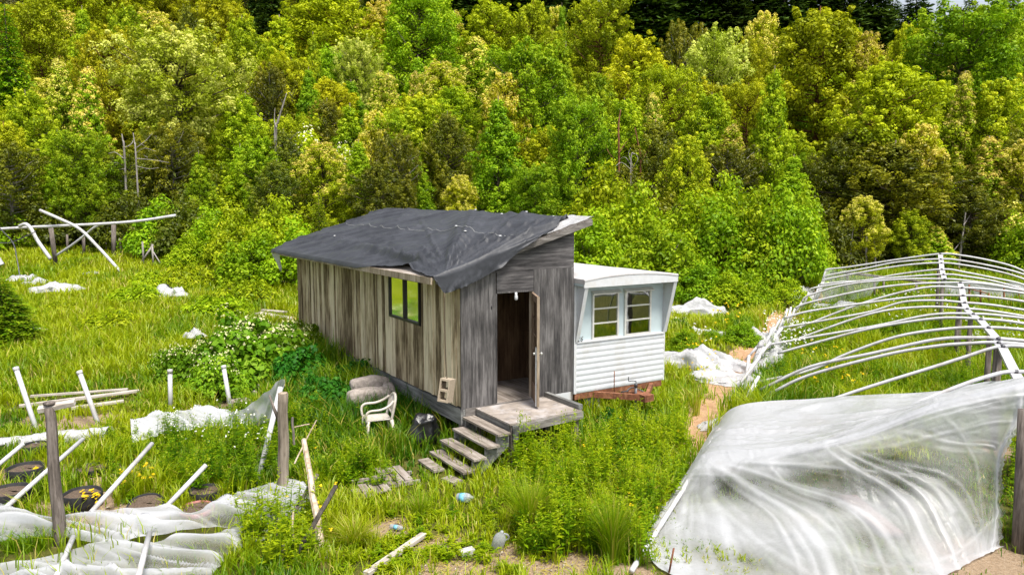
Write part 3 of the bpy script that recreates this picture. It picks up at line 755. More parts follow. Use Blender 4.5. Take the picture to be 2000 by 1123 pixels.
MB().box(2.528, 2.60, -0.30, 0.03, 2.125, 2.255).build('header_end', M['trailer_blue'], trailer)
# windows
for (u0, u1) in ((2.99, 3.68), (3.84, 4.57)):
    mb = MB(); a, b = 0.985, 1.95
    mb.box(u0, u0 + 0.04, -0.012, 0.05, a, b); mb.box(u1 - 0.04, u1, -0.012, 0.05, a, b); mb.box(u0 + 0.04, u1 - 0.04, -0.012, 0.05, a, a + 0.04); mb.box(u0 + 0.04, u1 - 0.04, -0.012, 0.05, b - 0.05, b)
    for z in (1.30, 1.60): mb.box(u0 + 0.04, u1 - 0.04, -0.006, 0.03, z, z + 0.028)
    w = mb.build('window', M['alu'], trailer)
    MB().hexa([(u0 - 0.02, -0.07, 1.915), (u1 + 0.02, -0.07, 1.915), (u1 + 0.02, 0.02, 1.955), (u0 - 0.02, 0.02, 1.955), (u0 - 0.02, -0.07, 1.93), (u1 + 0.02, -0.07, 1.93), (u1 + 0.02, 0.02, 1.985), (u0 - 0.02, 0.02, 1.985)]).build('hood', M['alu'], w)
    MB().box(u0 + 0.035, u1 - 0.035, 0.010, 0.014, a + 0.03, b - 0.04).build('pane', M['glass'], w)
    mb = MB()
    for i in range(14): 
        x0 = u0 + 0.05 + (u1 - u0 - 0.1) * i / 14
        mb.box(x0, x0 + (u1 - u0) / 18, 0.16 + 0.015 * (i % 2), 0.17 + 0.015 * (i % 2), a - 0.05, b - 0.02)
    mb.build('curtain', M['curtain'] if 'curtain' in M else M.setdefault('curtain', plain('drab_curtain', (0.34, 0.30, 0.235), 0.95, var=0.25, nscale=5)), w)
# number 26 in black strokes, slanted
def strokes(mb, pl, u, z, s, y=-0.018):
    for a, b in zip(pl[:-1], pl[1:]):
        A = Vector((u + (a[0] + 0.18 * a[1]) * s, y, z + a[1] * s)); B = Vector((u + (b[0] + 0.18 * b[1]) * s, y, z + b[1] * s))
        d = (B - A).normalized() * 0.002
        mb.beam(A - d, B + d, 0.013, 0.006, up=(0, 1, 0))
mb = MB()
strokes(mb, [(0, 0.78), (0.12, 0.98), (0.38, 0.98), (0.48, 0.75), (0.05, 0.0), (0.5, 0.0)], 2.60, 0.995, 0.095, -0.037)
strokes(mb, [(0.45, 0.95), (0.2, 0.85), (0.04, 0.4), (0.08, 0.08), (0.3, 0.0), (0.48, 0.15), (0.46, 0.42), (0.25, 0.5), (0.05, 0.35)], 2.672, 0.995, 0.095, -0.037)
mb.build('number', M['frame_dark'], trailer)
# rusty under-frame, drawbar, jack
mb = MB(); mb.box(TU0 + 0.03, TU1 - 0.06, 0.0, 0.08, -0.20, -0.078); mb.box(TU0 + 0.3, TU0 + 0.38, 0.08, TB, -0.24, -0.09); mb.box(TU1 - 0.42, TU1 - 0.34, 0.08, TB, -0.24, -0.09)
mb.build('underframe', M['rust'], trailer)
mb = MB(); tip = Vector((3.86, -0.72, -0.17))
mb.beam((3.05, 0.0, -0.15), tip, 0.07, 0.12); mb.beam((4.62, 0.0, -0.15), tip + Vector((0.02, 0.05, -0.002)), 0.07, 0.12); mb.box(3.72, 3.96, -0.80, -0.42, -0.235, -0.10); mb.box(3.55, 4.0, -0.36, -0.30, -0.2, -0.1)
dr = mb.build('drawbar', M['rust'], trailer)
mb = MB(); p = cab(3.74, -0.5, 0); zg = gz(p.x, p.y) - FLOOR
mb.tube([(3.74, -0.5, zg + 0.12), (3.74, -0.5, 0.02)], 0.028, 10); mb.tube([(3.74, -0.5, 0.02), (3.74, -0.5, 0.08), (3.74, -0.5, 0.1)], [0.036, 0.036, 0.02], 10)
mb.tube(smooth_path([(3.74, -0.5, 0.1), (3.735, -0.5, 0.14), (3.62, -0.52, 0.17), (3.52, -0.53, 0.18), (3.515, -0.53, 0.27)], 16), 0.010, 6)
mb.build('jack', M['dark_metal'], trailer)
mb = MB(); mb.tube([(3.47, -0.14, -0.12), (3.46, -0.15, 0.32)], 0.010, 6); mb.build('rod', M['rust'], trailer)
MB().tube(smooth_path([(3.5, -0.32, -0.09), (3.6, -0.42, -0.06), (3.68, -0.3, -0.09), (3.82, -0.3, -0.04), (3.9, -0.55, -0.08)], 20), 0.014, 6).build('chain', M['dark_metal'], dr)
# block stack under the frame
def cblock(u, v, z, du, dv, dz, mat, name, label):
    mb = MB(); mb.box(u, u + du, v, v + 0.03, z, z + dz); mb.box(u, u + du, v + dv - 0.03, v + dv, z, z + dz)
    for a in (0, du / 2 - 0.015, du - 0.03): mb.box(u + a, u + a + 0.03, v + 0.03, v + dv - 0.03, z, z + dz)
    mb.box(u + 0.03, u + du / 2 - 0.015, v + 0.03, v + dv - 0.03, z, z + dz * 0.98); mb.box(u + du / 2 + 0.015, u + du - 0.03, v + 0.03, v + dv - 0.03, z, z + dz * 0.98)
    o = mb.build(name, mat); o.location = CA; o.rotation_euler = (0, 0, CROT); return tag(o, label, 'concrete block')
cblock(2.90, 0.12, -0.455, 0.40, 0.2, 0.21, M['concrete'], 'concrete_block', 'pale grey concrete block propping the left end of the caravan frame')
cblock(2.98, 0.10, -0.885, 0.40, 0.24, 0.428, M['tan_block'], 'concrete_block', 'tan concrete block on the ground beneath the grey block under the caravan')
cblock(3.60, -0.58, zg - 0.02, 0.28, 0.2, 0.14, M['concrete'], 'concrete_block', 'small grey concrete block under the foot of the caravan jack')

# ---------------------------------------------------------------- things around the cabin
def smoothmesh(mb, name, mat, parent=None, sub=1):
    o = mb.build(name, mat, parent); s = o.modifiers.new('Subdivision', 'SUBSURF'); s.levels = sub; s.render_levels = sub; return o
# moulded plastic garden chair
cp = Vector((-2.56, 13.95)); KEEP_LOW.append((cp.x, cp.y, 0.3)); chair = empty('garden_chair', (cp.x, cp.y, gz(cp.x, cp.y)), R(200), 'cream moulded plastic armchair standing in tall grass beside the cabin', 'chair')
# local: faces +x... seat at z .42
mb = MB()
g = []
for i in range(9):
    row = []
    for j in range(9):
        x = -0.22 + 0.46 * i / 8; y = (-0.23 + 0.46 * j / 8) * (0.92 + 0.08 * i / 8)
        row.append((x, y, 0.43 - 0.02 * math.sin(math.pi * i / 8) * math.sin(math.pi * j / 8) - 0.02 * (i == 8) + 0.012 * (j in (0, 8))))
    g.append(row)
mb.grid(g); o = mb.build('seat', M['chair_plastic'], chair); sm = o.modifiers.new('Solidify', 'SOLIDIFY'); sm.thickness = 0.022
mb = MB()
for sy in (-1, 1):
    mb.tube(smooth_path([(0.26, sy * 0.27, 0.43), (0.27, sy * 0.29, 0.58), (0.2, sy * 0.295, 0.655), (0.0, sy * 0.29, 0.665), (-0.16, sy * 0.27, 0.72), (-0.26, sy * 0.22, 0.80)], 24), 0.024, 8)
mb.build('armrest', M['chair_plastic'], chair)
mb = MB()
back = lambda y, z: (-0.21 - 0.22 * (z - 0.43) - 0.25 * (0.06 - y * y), y, z)
mb.tube(smooth_path([back(-0.23, 0.44), back(-0.24, 0.62), back(-0.22, 0.78), back(-0.13, 0.86), back(0, 0.88), back(0.13, 0.86), back(0.22, 0.78), back(0.24, 0.62), back(0.23, 0.44)], 40), 0.026, 8)
for y in (-0.16, -0.107, -0.053, 0.0, 0.053, 0.107, 0.16):
    mb.tube([back(y, 0.56), back(y, 0.68), back(y, 0.845)], 0.0155, 6)
mb.tube([back(-0.23, 0.56), back(0, 0.555), back(0.23, 0.56)], 0.024, 8)
mb.build('backrest', M['chair_plastic'], chair)
for sx, sy in ((1, 1), (1, -1), (-1, 1), (-1, -1)):
    MB().tube([(0.22 * sx + 0.01, 0.25 * sy, 0.45), (0.25 * sx, 0.27 * sy, 0.22), (0.275 * sx, 0.285 * sy, -0.02)], [0.038, 0.03, 0.022], 8).build('leg', M['chair_plastic'], chair)
# sagging upholstered armchair, half buried in weeds
ap = Vector((-3.0, 15.55)); arm = empty('armchair', (ap.x, ap.y, gz(ap.x, ap.y)), R(20), 'rain stained beige upholstered armchair sunk in weeds against the cabin', 'armchair')
def puff(x0, x1, y0, y1, z0, z1, m=None, n=5, bulge=0.06):
    mb = MB(); c = Vector(((x0 + x1) / 2, (y0 + y1) / 2, (z0 + z1) / 2)); h = Vector(((x1 - x0) / 2, (y1 - y0) / 2, (z1 - z0) / 2))
    import itertools
    for ax in range(3):
        for sg in (-1, 1):
            rows = []
            for i in range(n + 1):
                row = []
                for j in range(n + 1):
                    q = [0, 0, 0]; q[ax] = sg; q[(ax + 1) % 3] = -1 + 2 * i / n; q[(ax + 2) % 3] = -1 + 2 * j / n
                    d = Vector(q); l = max(abs(t) for t in d); r4 = (sum(abs(t) ** 4.0 for t in d)) ** (1 / 4.0)
                    d = d / r4
                    p = Vector((c.x + h.x * d.x, c.y + h.y * d.y, c.z + h.z * d.z))
                    p += d * bulge * 0.6 * nz(p.x * 4, p.y * 4, p.z * 4 + x0 * 9)
                    row.append(m @ p if m is not None else p)
                rows.append(row)
            mb.grid(rows if sg > 0 else [list(reversed(r_)) for r_ in rows])
    return mb
puff(-0.46, 0.34, -0.34, 0.20, -0.02, 0.46, n=9).build('seat', M['upholstery'], arm)
puff(-0.40, 0.46, 0.10, 0.38, 0.30, 0.78, n=9).build('backrest', M['upholstery'], arm)
puff(-0.54, 0.40, -0.40, -0.02, 0.32, 0.64, n=9).build('armrest', M['upholstery'], arm)
puff(0.24, 0.52, -0.30, 0.30, 0.05, 0.66, n=9).build('armrest', M['upholstery'], arm)
# bin bag
bp = onground(830, 868); KEEP_LOW.append((bp.x, bp.y, 0.5)); mb = MB(); prof = [(0.02, 0.0), (0.2, 0.01), (0.25, 0.1), (0.255, 0.22), (0.22, 0.34), (0.19, 0.42), (0.21, 0.47), (0.17, 0.46), (0.15, 0.40), (0.0, 0.38)]
n = 28; vs = []
for k_, (r_, z) in enumerate(prof):
    for j in range(n):
        a = 2 * math.pi * j / n; rr = r_ * (1 + 0.42 * nz(math.cos(a) * 1.7, math.sin(a) * 1.7, z * 3) + 0.22 * nz(math.cos(a) * 5, math.sin(a) * 5, z * 8))
        vs.append((rr * math.cos(a), rr * math.sin(a), z * (0.9 + 0.35 * nz(math.cos(a) * 1.2, math.sin(a) * 1.2, 5))))
mb.add(vs, [(i * n + j, i * n + (j + 1) % n, (i + 1) * n + (j + 1) % n, (i + 1) * n + j) for i in range(len(prof) - 1) for j in range(n)], True)
o = mb.build('bin_bag', M['bag_black'], None, (bp.x, bp.y, bp.z - 0.02)); o.scale = (1.2, 1.2, 1.25); tag(o, 'open black plastic rubbish bag in the grass beside the wooden steps', 'rubbish bag')
# slatted pallet panel
def pallet_at(px, py, rz):
    p = onground(px, py); KEEP_LOW.append((p.x, p.y, 0.75)); t = empty('pallet', (p.x, p.y, p.z + 0.02), rz, 'small grey slatted pallet lying flat in the grass left of the steps', 'pallet')
    for k_ in range(7):
        mb = MB(); x = 0.28 - k_ * 0.15; ln = (0.36, 0.38, 0.38, 0.36, 0.30, 0.28, 0.22)[k_]; sh = -0.10 * k_ * (k_ > 2) + 0.15
        mb.box(x, x + 0.128, sh - ln + rc.uniform(-0.03, 0.03), sh + ln + rc.uniform(-0.03, 0.03), 0.06, 0.082); mb.build('slat', M['deck'], t)
    mb = MB(); mb.box(-0.5, 0.52, -0.24, -0.2, 0, 0.058); mb.box(-0.5, 0.52, 0.2, 0.24, 0, 0.058); mb.build('runner', M['deck'], t)
pallet_at(752, 946, CROT + R(-6))
def plank(name, a, b, w, h, mat, label, cat='plank', lift=0.0, z=None, group=None):
    a, b = Vector(a), Vector(b); d = b - a; ln = d.length; mb = MB()
    for k_ in range(int(ln / 0.3) + 1): q_ = a.lerp(b, k_ * 0.3 / ln); KEEP_LOW.append((q_.x, q_.y, 0.3))
    n = 6; q = []
    mb.box(-ln / 2, ln / 2, -w / 2, w / 2, -h / 2, h / 2)
    o = mb.build(name, mat); o.location = (a + b) / 2; o.rotation_euler = d.to_track_quat('X', 'Z').to_euler()
    return tag(o, label, cat, group)
def gp(px, py, lift=0.03): 
    p = onground(px, py); p.z += lift; return p
plank('plank', gp(715, 1128, 0.05), gp(828, 1050, 0.05), 0.09, 0.05, M['plank_grey'], 'pale straight timber lying on bare ground in the foreground')
plank('plank', gp(826, 905, 0.07), gp(858, 926, 0.06), 0.2, 0.04, M['tread'], 'short loose board in the grass at the foot of the steps')
plank('plank', gp(870, 938, 0.05), gp(895, 948, 0.05), 0.2, 0.04, M['tread'], 'short brown board half hidden below the lowest step')
plank('plank', gp(898, 1086, 0.04), gp(925, 1080, 0.05), 0.11, 0.06, M['concrete'], 'broken grey offcut on the stony ground in front')
# plastic water jugs and bottle
def jug(px, py, rz, tilt, s, label, cap):
    p = onground(px, py); KEEP_LOW.append((p.x, p.y, 0.12)); t = empty('water_jug', (p.x, p.y, p.z + 0.10 * s), 0, label, 'plastic jug'); t.rotation_euler = (R(tilt), R(8), rz)
    mb = MB().lathe([(0.07, -0.14), (0.083, -0.12), (0.083, 0.04), (0.07, 0.1), (0.03, 0.145), (0.022, 0.16), (0.022, 0.18)], 18); t.scale = (s, s, s)
    mb.tube(smooth_path([(0.075, 0, 0.02), (0.125, 0, 0.06), (0.1, 0, 0.115), (0.04, 0, 0.14)], 14), 0.012, 6); mb.build('bottle', M['jug'], t)
    if cap: MB().lathe([(0.026, 0.178), (0.026, 0.2), (0.0, 0.202)], 12).build('cap', M['blue_cap'], t)
    return t
M['jug'] = plastic_film('cloudy_jug_plastic', 0.7, 0.12, (0.52, 0.54, 0.57), (0.42, 0.43, 0.45)); M['blue_cap'] = plain('blue_plastic', (0.06, 0.25, 0.5), 0.4)
M['label_blue'] = plain('faded_blue_label', (0.16, 0.42, 0.56), 0.5, var=0.3, nscale=30)
j1 = jug(907, 982, 1.2, 82, 0.85, 'clear water jug with blue label lying at the foot of the steps', False)
MB().lathe([(0.0845, -0.08), (0.0845, 0.02)], 18).build('label_band', M['label_blue'], j1)
jug(974, 1072, 0.4, 20, 1.0, 'white translucent water jug standing among weeds in the foreground', False)
p = onground(776, 1034); bt = empty('water_bottle', (p.x, p.y, p.z + 0.035), 0, 'small clear bottle with blue band lying in dry grass', 'bottle'); bt.rotation_euler = (R(90), 0, R(70))
MB().lathe([(0.028, -0.11), (0.033, -0.1), (0.033, 0.05), (0.014, 0.095), (0.014, 0.115)], 14).build('body', M['jug'], bt); MB().lathe([(0.034, -0.05), (0.034, 0.005)], 14).build('label_band', M['label_blue'], bt)
def rag(name, px, py, rx, ry, h, mat, label, cat, seed=0, rz=0.0, n=18, lift=0.0, group=None):
    """crumpled sheet heap lying on the ground"""
    p = onground(px, py); rows = []; KEEP_LOW.append((p.x, p.y, max(rx, ry) * 0.9))
    for i in range(n + 1):
        row = []
        for j in range(n + 1):
            a = -1 + 2 * i / n; b = -1 + 2 * j / n; sq = math.sqrt(max(0.0, 1 - 0.5 * b * b)), math.sqrt(max(0.0, 1 - 0.5 * a * a))
            ca, cb = a * sq[0], b * sq[1]; rim = 1 + 0.5 * nz(ca * 2.2 + seed, cb * 2.2, seed * 3.1) + 0.2 * nz(ca * 5, cb * 5 + seed, 2.0)
            x, y = rx * ca * rim, ry * cb * rim; e = max(0.0, 1 - (ca * ca + cb * cb))
            z = h * (e ** 0.55) * (0.36 + 0.7 * nz(ca * 1.5 + seed, cb * 1.5, 1.7) + 0.22 * crease(nz(ca * 1.5 + seed, cb * 2.2, 4.1), 0.3) + 0.12 * crease(nz(ca * 4, cb * 5 + seed, 0), 0.25)); z = max(0.0, z)
            X = p.x + x * math.cos(rz) - y * math.sin(rz); Y = p.y + x * math.sin(rz) + y * math.cos(rz)
            row.append((X - p.x, Y - p.y, gz(X, Y) - p.z + z + 0.015 + lift))
        rows.append(row)
    o = MB().grid(rows).build(name, mat, None, p); return tag(o, label, cat, group)
# ---------------------------------------------------------------- bare hoop house on the right
GO, GA, GN = Vector((1.5, 8.9)), Vector((0.451, 0.8926)), Vector((0.8926, -0.451))
def gh(t, n, z):
    x = GO.x + GA.x * t + GN.x * n; y = GO.y + GA.y * t + GN.y * n
    return Vector((x, y, gz(x, y) + z))
HOOPS = [  # ridge pixel, ridge depth, [left-hand pixels from ridge to end]
 ((1984, 725.5), 11.9, [(1929, 735), (1857, 760), (1760, 800), (1640, 850), (1560, 885)], 12.4),
 ((1959, 676), 13.4, [(1879, 699), (1829, 715), (1690, 758), (1590, 792), (1500, 822)], 14.6),
 ((1951, 669), 13.9, [(1889, 671), (1829, 676), (1730, 693), (1580, 733), (1501, 770)], 15.9),
 ((1950, 661), 14.0, [(1916, 659.5), (1829, 663), (1704, 690), (1580, 717), (1484, 762)], 16.1),
 ((1931, 639.5), 15.4, [(1854, 642), (1754, 657), (1655, 691), (1580, 724), (1479, 746)], 17.4),
 ((1916, 623), 16.7, [(1829, 622), (1704, 641), (1580, 673), (1519, 690)], 18.8),
 ((1901, 613), 18.3, [(1817, 615), (1704, 638), (1580, 659), (1478, 678)], 20.3),
 ((1889, 603), 19.8, [(1804, 599.6), (1704, 612), (1580, 654), (1510, 684)], 21.8),
 ((1884, 591), 20.5, [(1829, 587), (1764, 590), (1704, 608), (1642, 620), (1580, 631), (1525, 640)], 22.6),
 ((1881, 577), 21.0, [(1804, 578), (1704, 590), (1580, 608), (1530, 622)], 23.0),
 ((1879, 562), 21.5, [(1804, 562), (1692, 590), (1580, 632), (1540, 648)], 23.4),
 ((1876, 552), 22.0, [(1779, 555), (1692, 566), (1580, 591), (1553, 602)], 24.0),
 ((1845, 545), 24.7, [(1754, 546), (1655, 556), (1580, 577), (1566, 590)], 26.7),
 ((1843, 536), 25.2, [(1754, 542), (1680, 549), (1592, 562), (1580, 570)], 27.2),
 ((1840, 526), 26.0, [(1754, 536), (1692, 548), (1640, 551), (1600, 556)], 28.0),
 ((1839, 513.6), 26.6, [(1779, 517), (1717, 526), (1617, 545), (1606, 550)], 28.6),
 ((1838, 506), 26.9, [(1754, 512), (1692, 524), (1617, 538), (1610, 545)], 28.9),
 ((1837, 496), 27.5, [(1754, 507), (1655, 522), (1617, 526), (1612, 530)], 29.5)]
frame = empty('hoop_house_frame', gh(10, 0, 0), 0, 'long bare greenhouse frame of white plastic hoops on a row of posts', 'greenhouse')
FL = Vector(frame.location)
def rel(p): return Vector(p) - FL
ridge_pts = []
hr = random.Random(5)
for k, (rp, rd, left, ld) in enumerate(HOOPS):
    P0 = at(*rp, rd); ridge_pts.append(P0); pts = []
    for q in reversed(left):
        f_ = (rp[0] - q[0]) / (rp[0] - left[-1][0]); p = at(*q, rd + (ld - rd) * f_)
        g_ = gz(p.x, p.y) + 0.03; p.z = max(p.z, g_); pts.append(p)
    pts.append(P0)
    zr = P0.z - gz(P0.x, P0.y)
    for s in (0.14, 0.32, 0.5, 0.68, 0.84, 0.96, 1.02):
        x = P0.x + GN.x * 4.6 * s; y = P0.y + GN.y * 4.6 * s
        pts.append(Vector((x, y, gz(x, y) + max(0.02, zr * (1 - s ** 2.3 * 0.76) - (0.5 * max(0, s - 0.9) * 10 * 0.9 if s > 0.9 else 0) + 0.06 * hr.uniform(-1, 1) * s))))
    MB().tube([rel(p) for p in smooth_path(pts, 60)], 0.034, 8).build('hoop', M['pvc'], frame)
    if k >= 5:
        a = pts[0]; b = a - Vector((GN.x, GN.y, 0)) * 0.32; b.z = gz(b.x, b.y) - 0.05
        if a.z - gz(a.x, a.y) > 0.15: MB().tube([rel(a), rel((a + b) / 2 + Vector((0.02, 0, 0.02))), rel(b)], 0.034, 8).build('leg', M['pvc'], frame)
for top, bot in [((1538, 603), (1519, 664)), ((1523, 624), (1499, 670)), ((1492, 678), (1455, 745)), ((1484, 696), (1423, 778)), ((1463, 694), (1452, 771)), ((1482, 735), (1438, 807)), ((1476, 752), (1450, 811)), ((1528, 640), (1475, 705)), ((1545, 600), (1532, 650)), ((1505, 668), (1462, 720))]:
    b = onground(*bot); a = at(*top, b.y + 0.45); a.z = max(a.z, gz(a.x, a.y) + 0.05); b.z -= 0.03
    MB().tube([rel(b), rel(a)], 0.036, 8).build('leg', M['pvc'], frame)
for seg in (ridge_pts[0:12], ridge_pts[12:18]):
    seg = [p + Vector((0, 0, -0.05)) for p in seg]
    if seg[0].y < 13: seg = [seg[0] + (seg[0] - seg[2]) * 1.2] + seg
    mb = MB()
    for a, b in zip(seg[:-1], seg[1:]): mb.beam(rel(a), rel(b), 0.15, 0.05)
    mb.build('ridge_board', M['pvc'], frame)
for k, p in enumerate(ridge_pts):   # dark straps tying each hoop to the ridge board
    MB().tube([rel(p + Vector((-0.035, 0.015, -0.008))), rel(p + Vector((0.0, 0.0, 0.0))), rel(p + Vector((0.03, -0.014, 0.0)))], 0.037, 7).build('strap', M['dark_metal'], frame)
for k, off in [(1, 0.0), (3, 0.05), (4, 0.1), (6, 0), (8, -0.1), (9, 0.0), (11, 0.1), (12, 0), (14, 0.1), (16, 0)]:
    p = ridge_pts[k] + Vector((off, 0.1, -0.08)); g_ = gz(p.x, p.y) - 0.1
    MB().tube([rel((p.x + 0.03, p.y, g_)), rel((p.x, p.y, (g_ + p.z) / 2)), rel(p)], [0.062, 0.06, 0.055], 9).build('post', M['bark_post'], frame)
mb = MB()
b = onground(1992, 1075); a = at(2003, 800, b.y + 0.1); mb.tube([rel(b - Vector((0, 0, 0.1))), rel((a + b) / 2), rel(a)], [0.1, 0.095, 0.09], 10); mb.build('post', M['bark_post'], frame)

# film thrown over the near end
def tensor(ctrl, nu, nv):
    A = [smooth_path(r_, nu * (len(r_) - 1)) for r_ in ctrl]
    out = []
    for j in range(len(A[0])):
        out.append(smooth_path([A[i][j] for i in range(len(A))], nv * (len(A) - 1)))
    return [list(r_) for r_ in zip(*out)]
rowA = [at(1398, 826, 14.4), at(1450, 793, 14.0), at(1600, 778, 13.5), at(1700, 771, 13.0), at(1790, 765, 12.7), at(1870, 757, 12.4), at(1950, 748, 12.0), at(2020, 742, 11.7)]
rowAB = [at(1375, 866, 13.0), at(1425, 842, 12.7), at(1540, 838, 12.2), at(1650, 826, 11.8), at(1750, 806, 11.6), at(1850, 780, 11.3), at(1945, 757, 11.0), at(2020, 741, 10.7)]
rowB = [at(1346, 915, 11.8), at(1383, 894, 11.6), at(1500, 885, 11.1), at(1600, 868, 10.8), at(1700, 840, 10.6), at(1830, 790, 10.3), at(1940, 762, 10.05), at(2020, 742, 9.9)]
rowBC = [at(1318, 955, 11.3), at(1352, 950, 11.1), at(1480, 952, 10.55), at(1600, 942, 10.25), at(1712, 915, 10.15), at(1832, 872, 10.05), at(1930, 835, 9.95), at(2000, 826, 9.85)]
rowC = [at(1287, 1005, 10.75), at(1328, 1005, 10.5), at(1470, 1015, 9.95), at(1600, 1010, 9.7), at(1715, 985, 9.75), at(1830, 945, 9.8), at(1920, 905, 9.85), at(1962, 888, 9.8)]
rowCD = [at(1268, 1045, 10.3), at(1308, 1062, 9.75), at(1450, 1095, 9.15), at(1600, 1095, 8.95), at(1715, 1080, 9.05), at(1830, 1040, 9.35), at(1915, 1000, 9.6), at(1958, 990, 9.65)]
rowD = [at(1262, 1078, 9.75), at(1290, 1135, 8.9), at(1440, 1180, 8.35), at(1600, 1185, 8.25), at(1720, 1175, 8.35), at(1830, 1150, 8.65), at(1905, 1110, 9.1), at(1960, 1082, 9.5)]
S = tensor([rowA, rowAB, rowB, rowBC, rowC, rowCD, rowD], 34, 26)
nr, nc = len(S), len(S[0]); FOLD = [[0.0] * nc for _ in range(nr)]
# tension folds: lines in (across, down) of the hanging part, with width and depth
FLINES = [([(0.43, 0), (0.54, 0.27), (0.63, 0.52), (0.73, 1.0)], 0.016, 1.0), ([(0.46, 0), (0.58, 0.27), (0.68, 0.54), (0.79, 1.0)], 0.013, 0.9), ([(0.15, 0.02), (0.22, 0.16), (0.31, 0.34), (0.41, 0.60), (0.48, 1.0)], 0.028, 1.1),
          ([(0.15, 0.02), (0.27, 0.14), (0.42, 0.33), (0.56, 0.58), (0.66, 1.0)], 0.020, 0.8), ([(0.15, 0.02), (0.19, 0.3), (0.25, 0.65), (0.31, 1)], 0.030, 0.8), ([(0.15, 0.02), (0.32, 0.09), (0.50, 0.20), (0.66, 0.40), (0.76, 0.68)], 0.018, 0.6),
          ([(0.02, 0.1), (0.05, 0.5), (0.10, 1)], 0.03, 0.6), ([(0.15, 0.02), (0.14, 0.35), (0.16, 0.7), (0.19, 1)], 0.022, 0.6), ([(0.52, 0.03), (0.66, 0.07), (0.82, 0.10), (0.97, 0.10)], 0.02, 0.7), ([(0.47, 0.05), (0.62, 0.15), (0.80, 0.21), (0.96, 0.24)], 0.018, 0.5), ([(0.6, 0.02), (0.68, 0.16), (0.78, 0.30), (0.90, 0.42)], 0.012, 0.5),
          ([(0.955, 0.1), (0.957, 0.5), (0.95, 1.0)], 0.014, 0.8), ([(0.5, 0.75), (0.64, 0.86), (0.8, 0.88), (0.95, 0.8)], 0.02, 0.5), ([(0.30, 0.10), (0.38, 0.30), (0.50, 0.48), (0.57, 0.74), (0.60, 1.0)], 0.011, 0.6), ([(0.72, 0.05), (0.80, 0.35), (0.86, 0.7), (0.9, 1.0)], 0.010, 0.35), ([(0.2, 0.4), (0.3, 0.62), (0.42, 0.85), (0.5, 0.95)], 0.02, 0.5)]
fl_r = random.Random(17)
for pl_, w_, h_ in list(FLINES):
    for _ in range(7):
        ja, jb = fl_r.gauss(0, 0.016), fl_r.gauss(0, 0.08); m_ = len(pl_) - 1
        FLINES.append(([(a_ + ja * (1 - i_ / m_) + jb * i_ / m_, b_ + (fl_r.gauss(0, 0.03) if w_ > 0 and pl_[-1][1] < 0.5 else 0)) for i_, (a_, b_) in enumerate(pl_)], fl_r.uniform(0.008, 0.013), h_ * fl_r.uniform(0.2, 0.55)))
FLINES = [([(q.x, q.y) for q in smooth_path([(a_, b_, 0) for a_, b_ in pl], 12)], w_, h_) for pl, w_, h_ in FLINES]
SS, RR = np.meshgrid(np.linspace(0, 1, nc), np.linspace(0, 1, nr)); LOW = np.clip((RR - 0.34) / 0.66, 0, 1)
WS = SS + 0.002 * np.sin(LOW * 19 + SS * 9); FK = np.zeros((nr, nc))
for pl, w_, h_ in FLINES:
    k_ = np.clip(1 - seg_dist(WS, LOW, pl) / (w_ * 0.85 + 0.003), 0, 1); FK = np.maximum(FK, h_ * k_ * k_ * (3 - 2 * k_)) + 0.15 * h_ * k_
for i in range(nr):
    for j in range(nc):
        p = S[i][j]; r_ = RR[i, j]; s = SS[i, j]; lower = LOW[i, j]; env = min(1, lower * 6); up = 1 - min(1, lower * 5)
        ku = crease(nz(s * 1.6 + r_ * 3, r_ * 13 - s * 1.2, 2.0), 0.16) + 0.5 * crease(nz(s * 2.5, r_ * 24 - s * 3, 7.0), 0.14)
        FOLD[i][j] = env * float(FK[i, j]) + up * ku * 0.5
        nrm = Vector((-0.15, -0.75, 0.65)) if lower > 0 else Vector((0, -0.3, 0.95)); edge = min(1, j / 8, (nc - 1 - j) / 5)
        big = 0.08 * nz(s * 2.0 - lower, lower * 1.4, 2.5) + 0.02 * nz(s * 7 - lower * 4, lower * 5, 1.5)
        q = p + nrm * (env * (0.040 * float(FK[i, j]) + big) + up * (0.045 * ku + 0.05 * nz(s * 2.2, r_ * 8, 6.0))) * (0.3 + 0.7 * edge)
        if lower > 0.25 and j > nc - 16:
            q.x += 0.14 * nz(i * 0.17, 3.0) * (j - nc + 16) / 16 + 0.05 * nz(i * 0.8, 9.0) * (j - nc + 16) / 16
        q.z = max(q.z, gz(q.x, q.y) + 0.03); S[i][j] = q
mb = MB().grid(S); film = mb.build('greenhouse_film', M['film']); dv = []
for k in range(nr * nc):
    i, j = k // nc, k % nc; r_ = i / (nr - 1); s = j / (nc - 1); low_ = max(0.0, (r_ - 0.34) / 0.66)
    d_ = 0.38 * (1 - min(1, low_ * 5)) + 0.30 * max(0, 1 - s * 1.7) + 0.22 * max(0, low_ - 0.75) * 4 * (1 - s * 0.5) + 0.35 * crease(s - 0.955, 0.03) + 0.35 * crease(r_ - 0.333, 0.02) * min(1, s * 6)
    d_ += 0.26 * FOLD[i][j] + 0.38 * nz(s * 3.4 - low_ * 1.8, low_ * 2.3, 6.0) + 0.12 * nz(s * 11 - low_ * 6, low_ * 7, 2.0)
    dv.append(d_)
set_dens(film, dv)
tag(film, 'big torn sheet of cloudy plastic draped over the near end of the hoop house', 'plastic sheet')
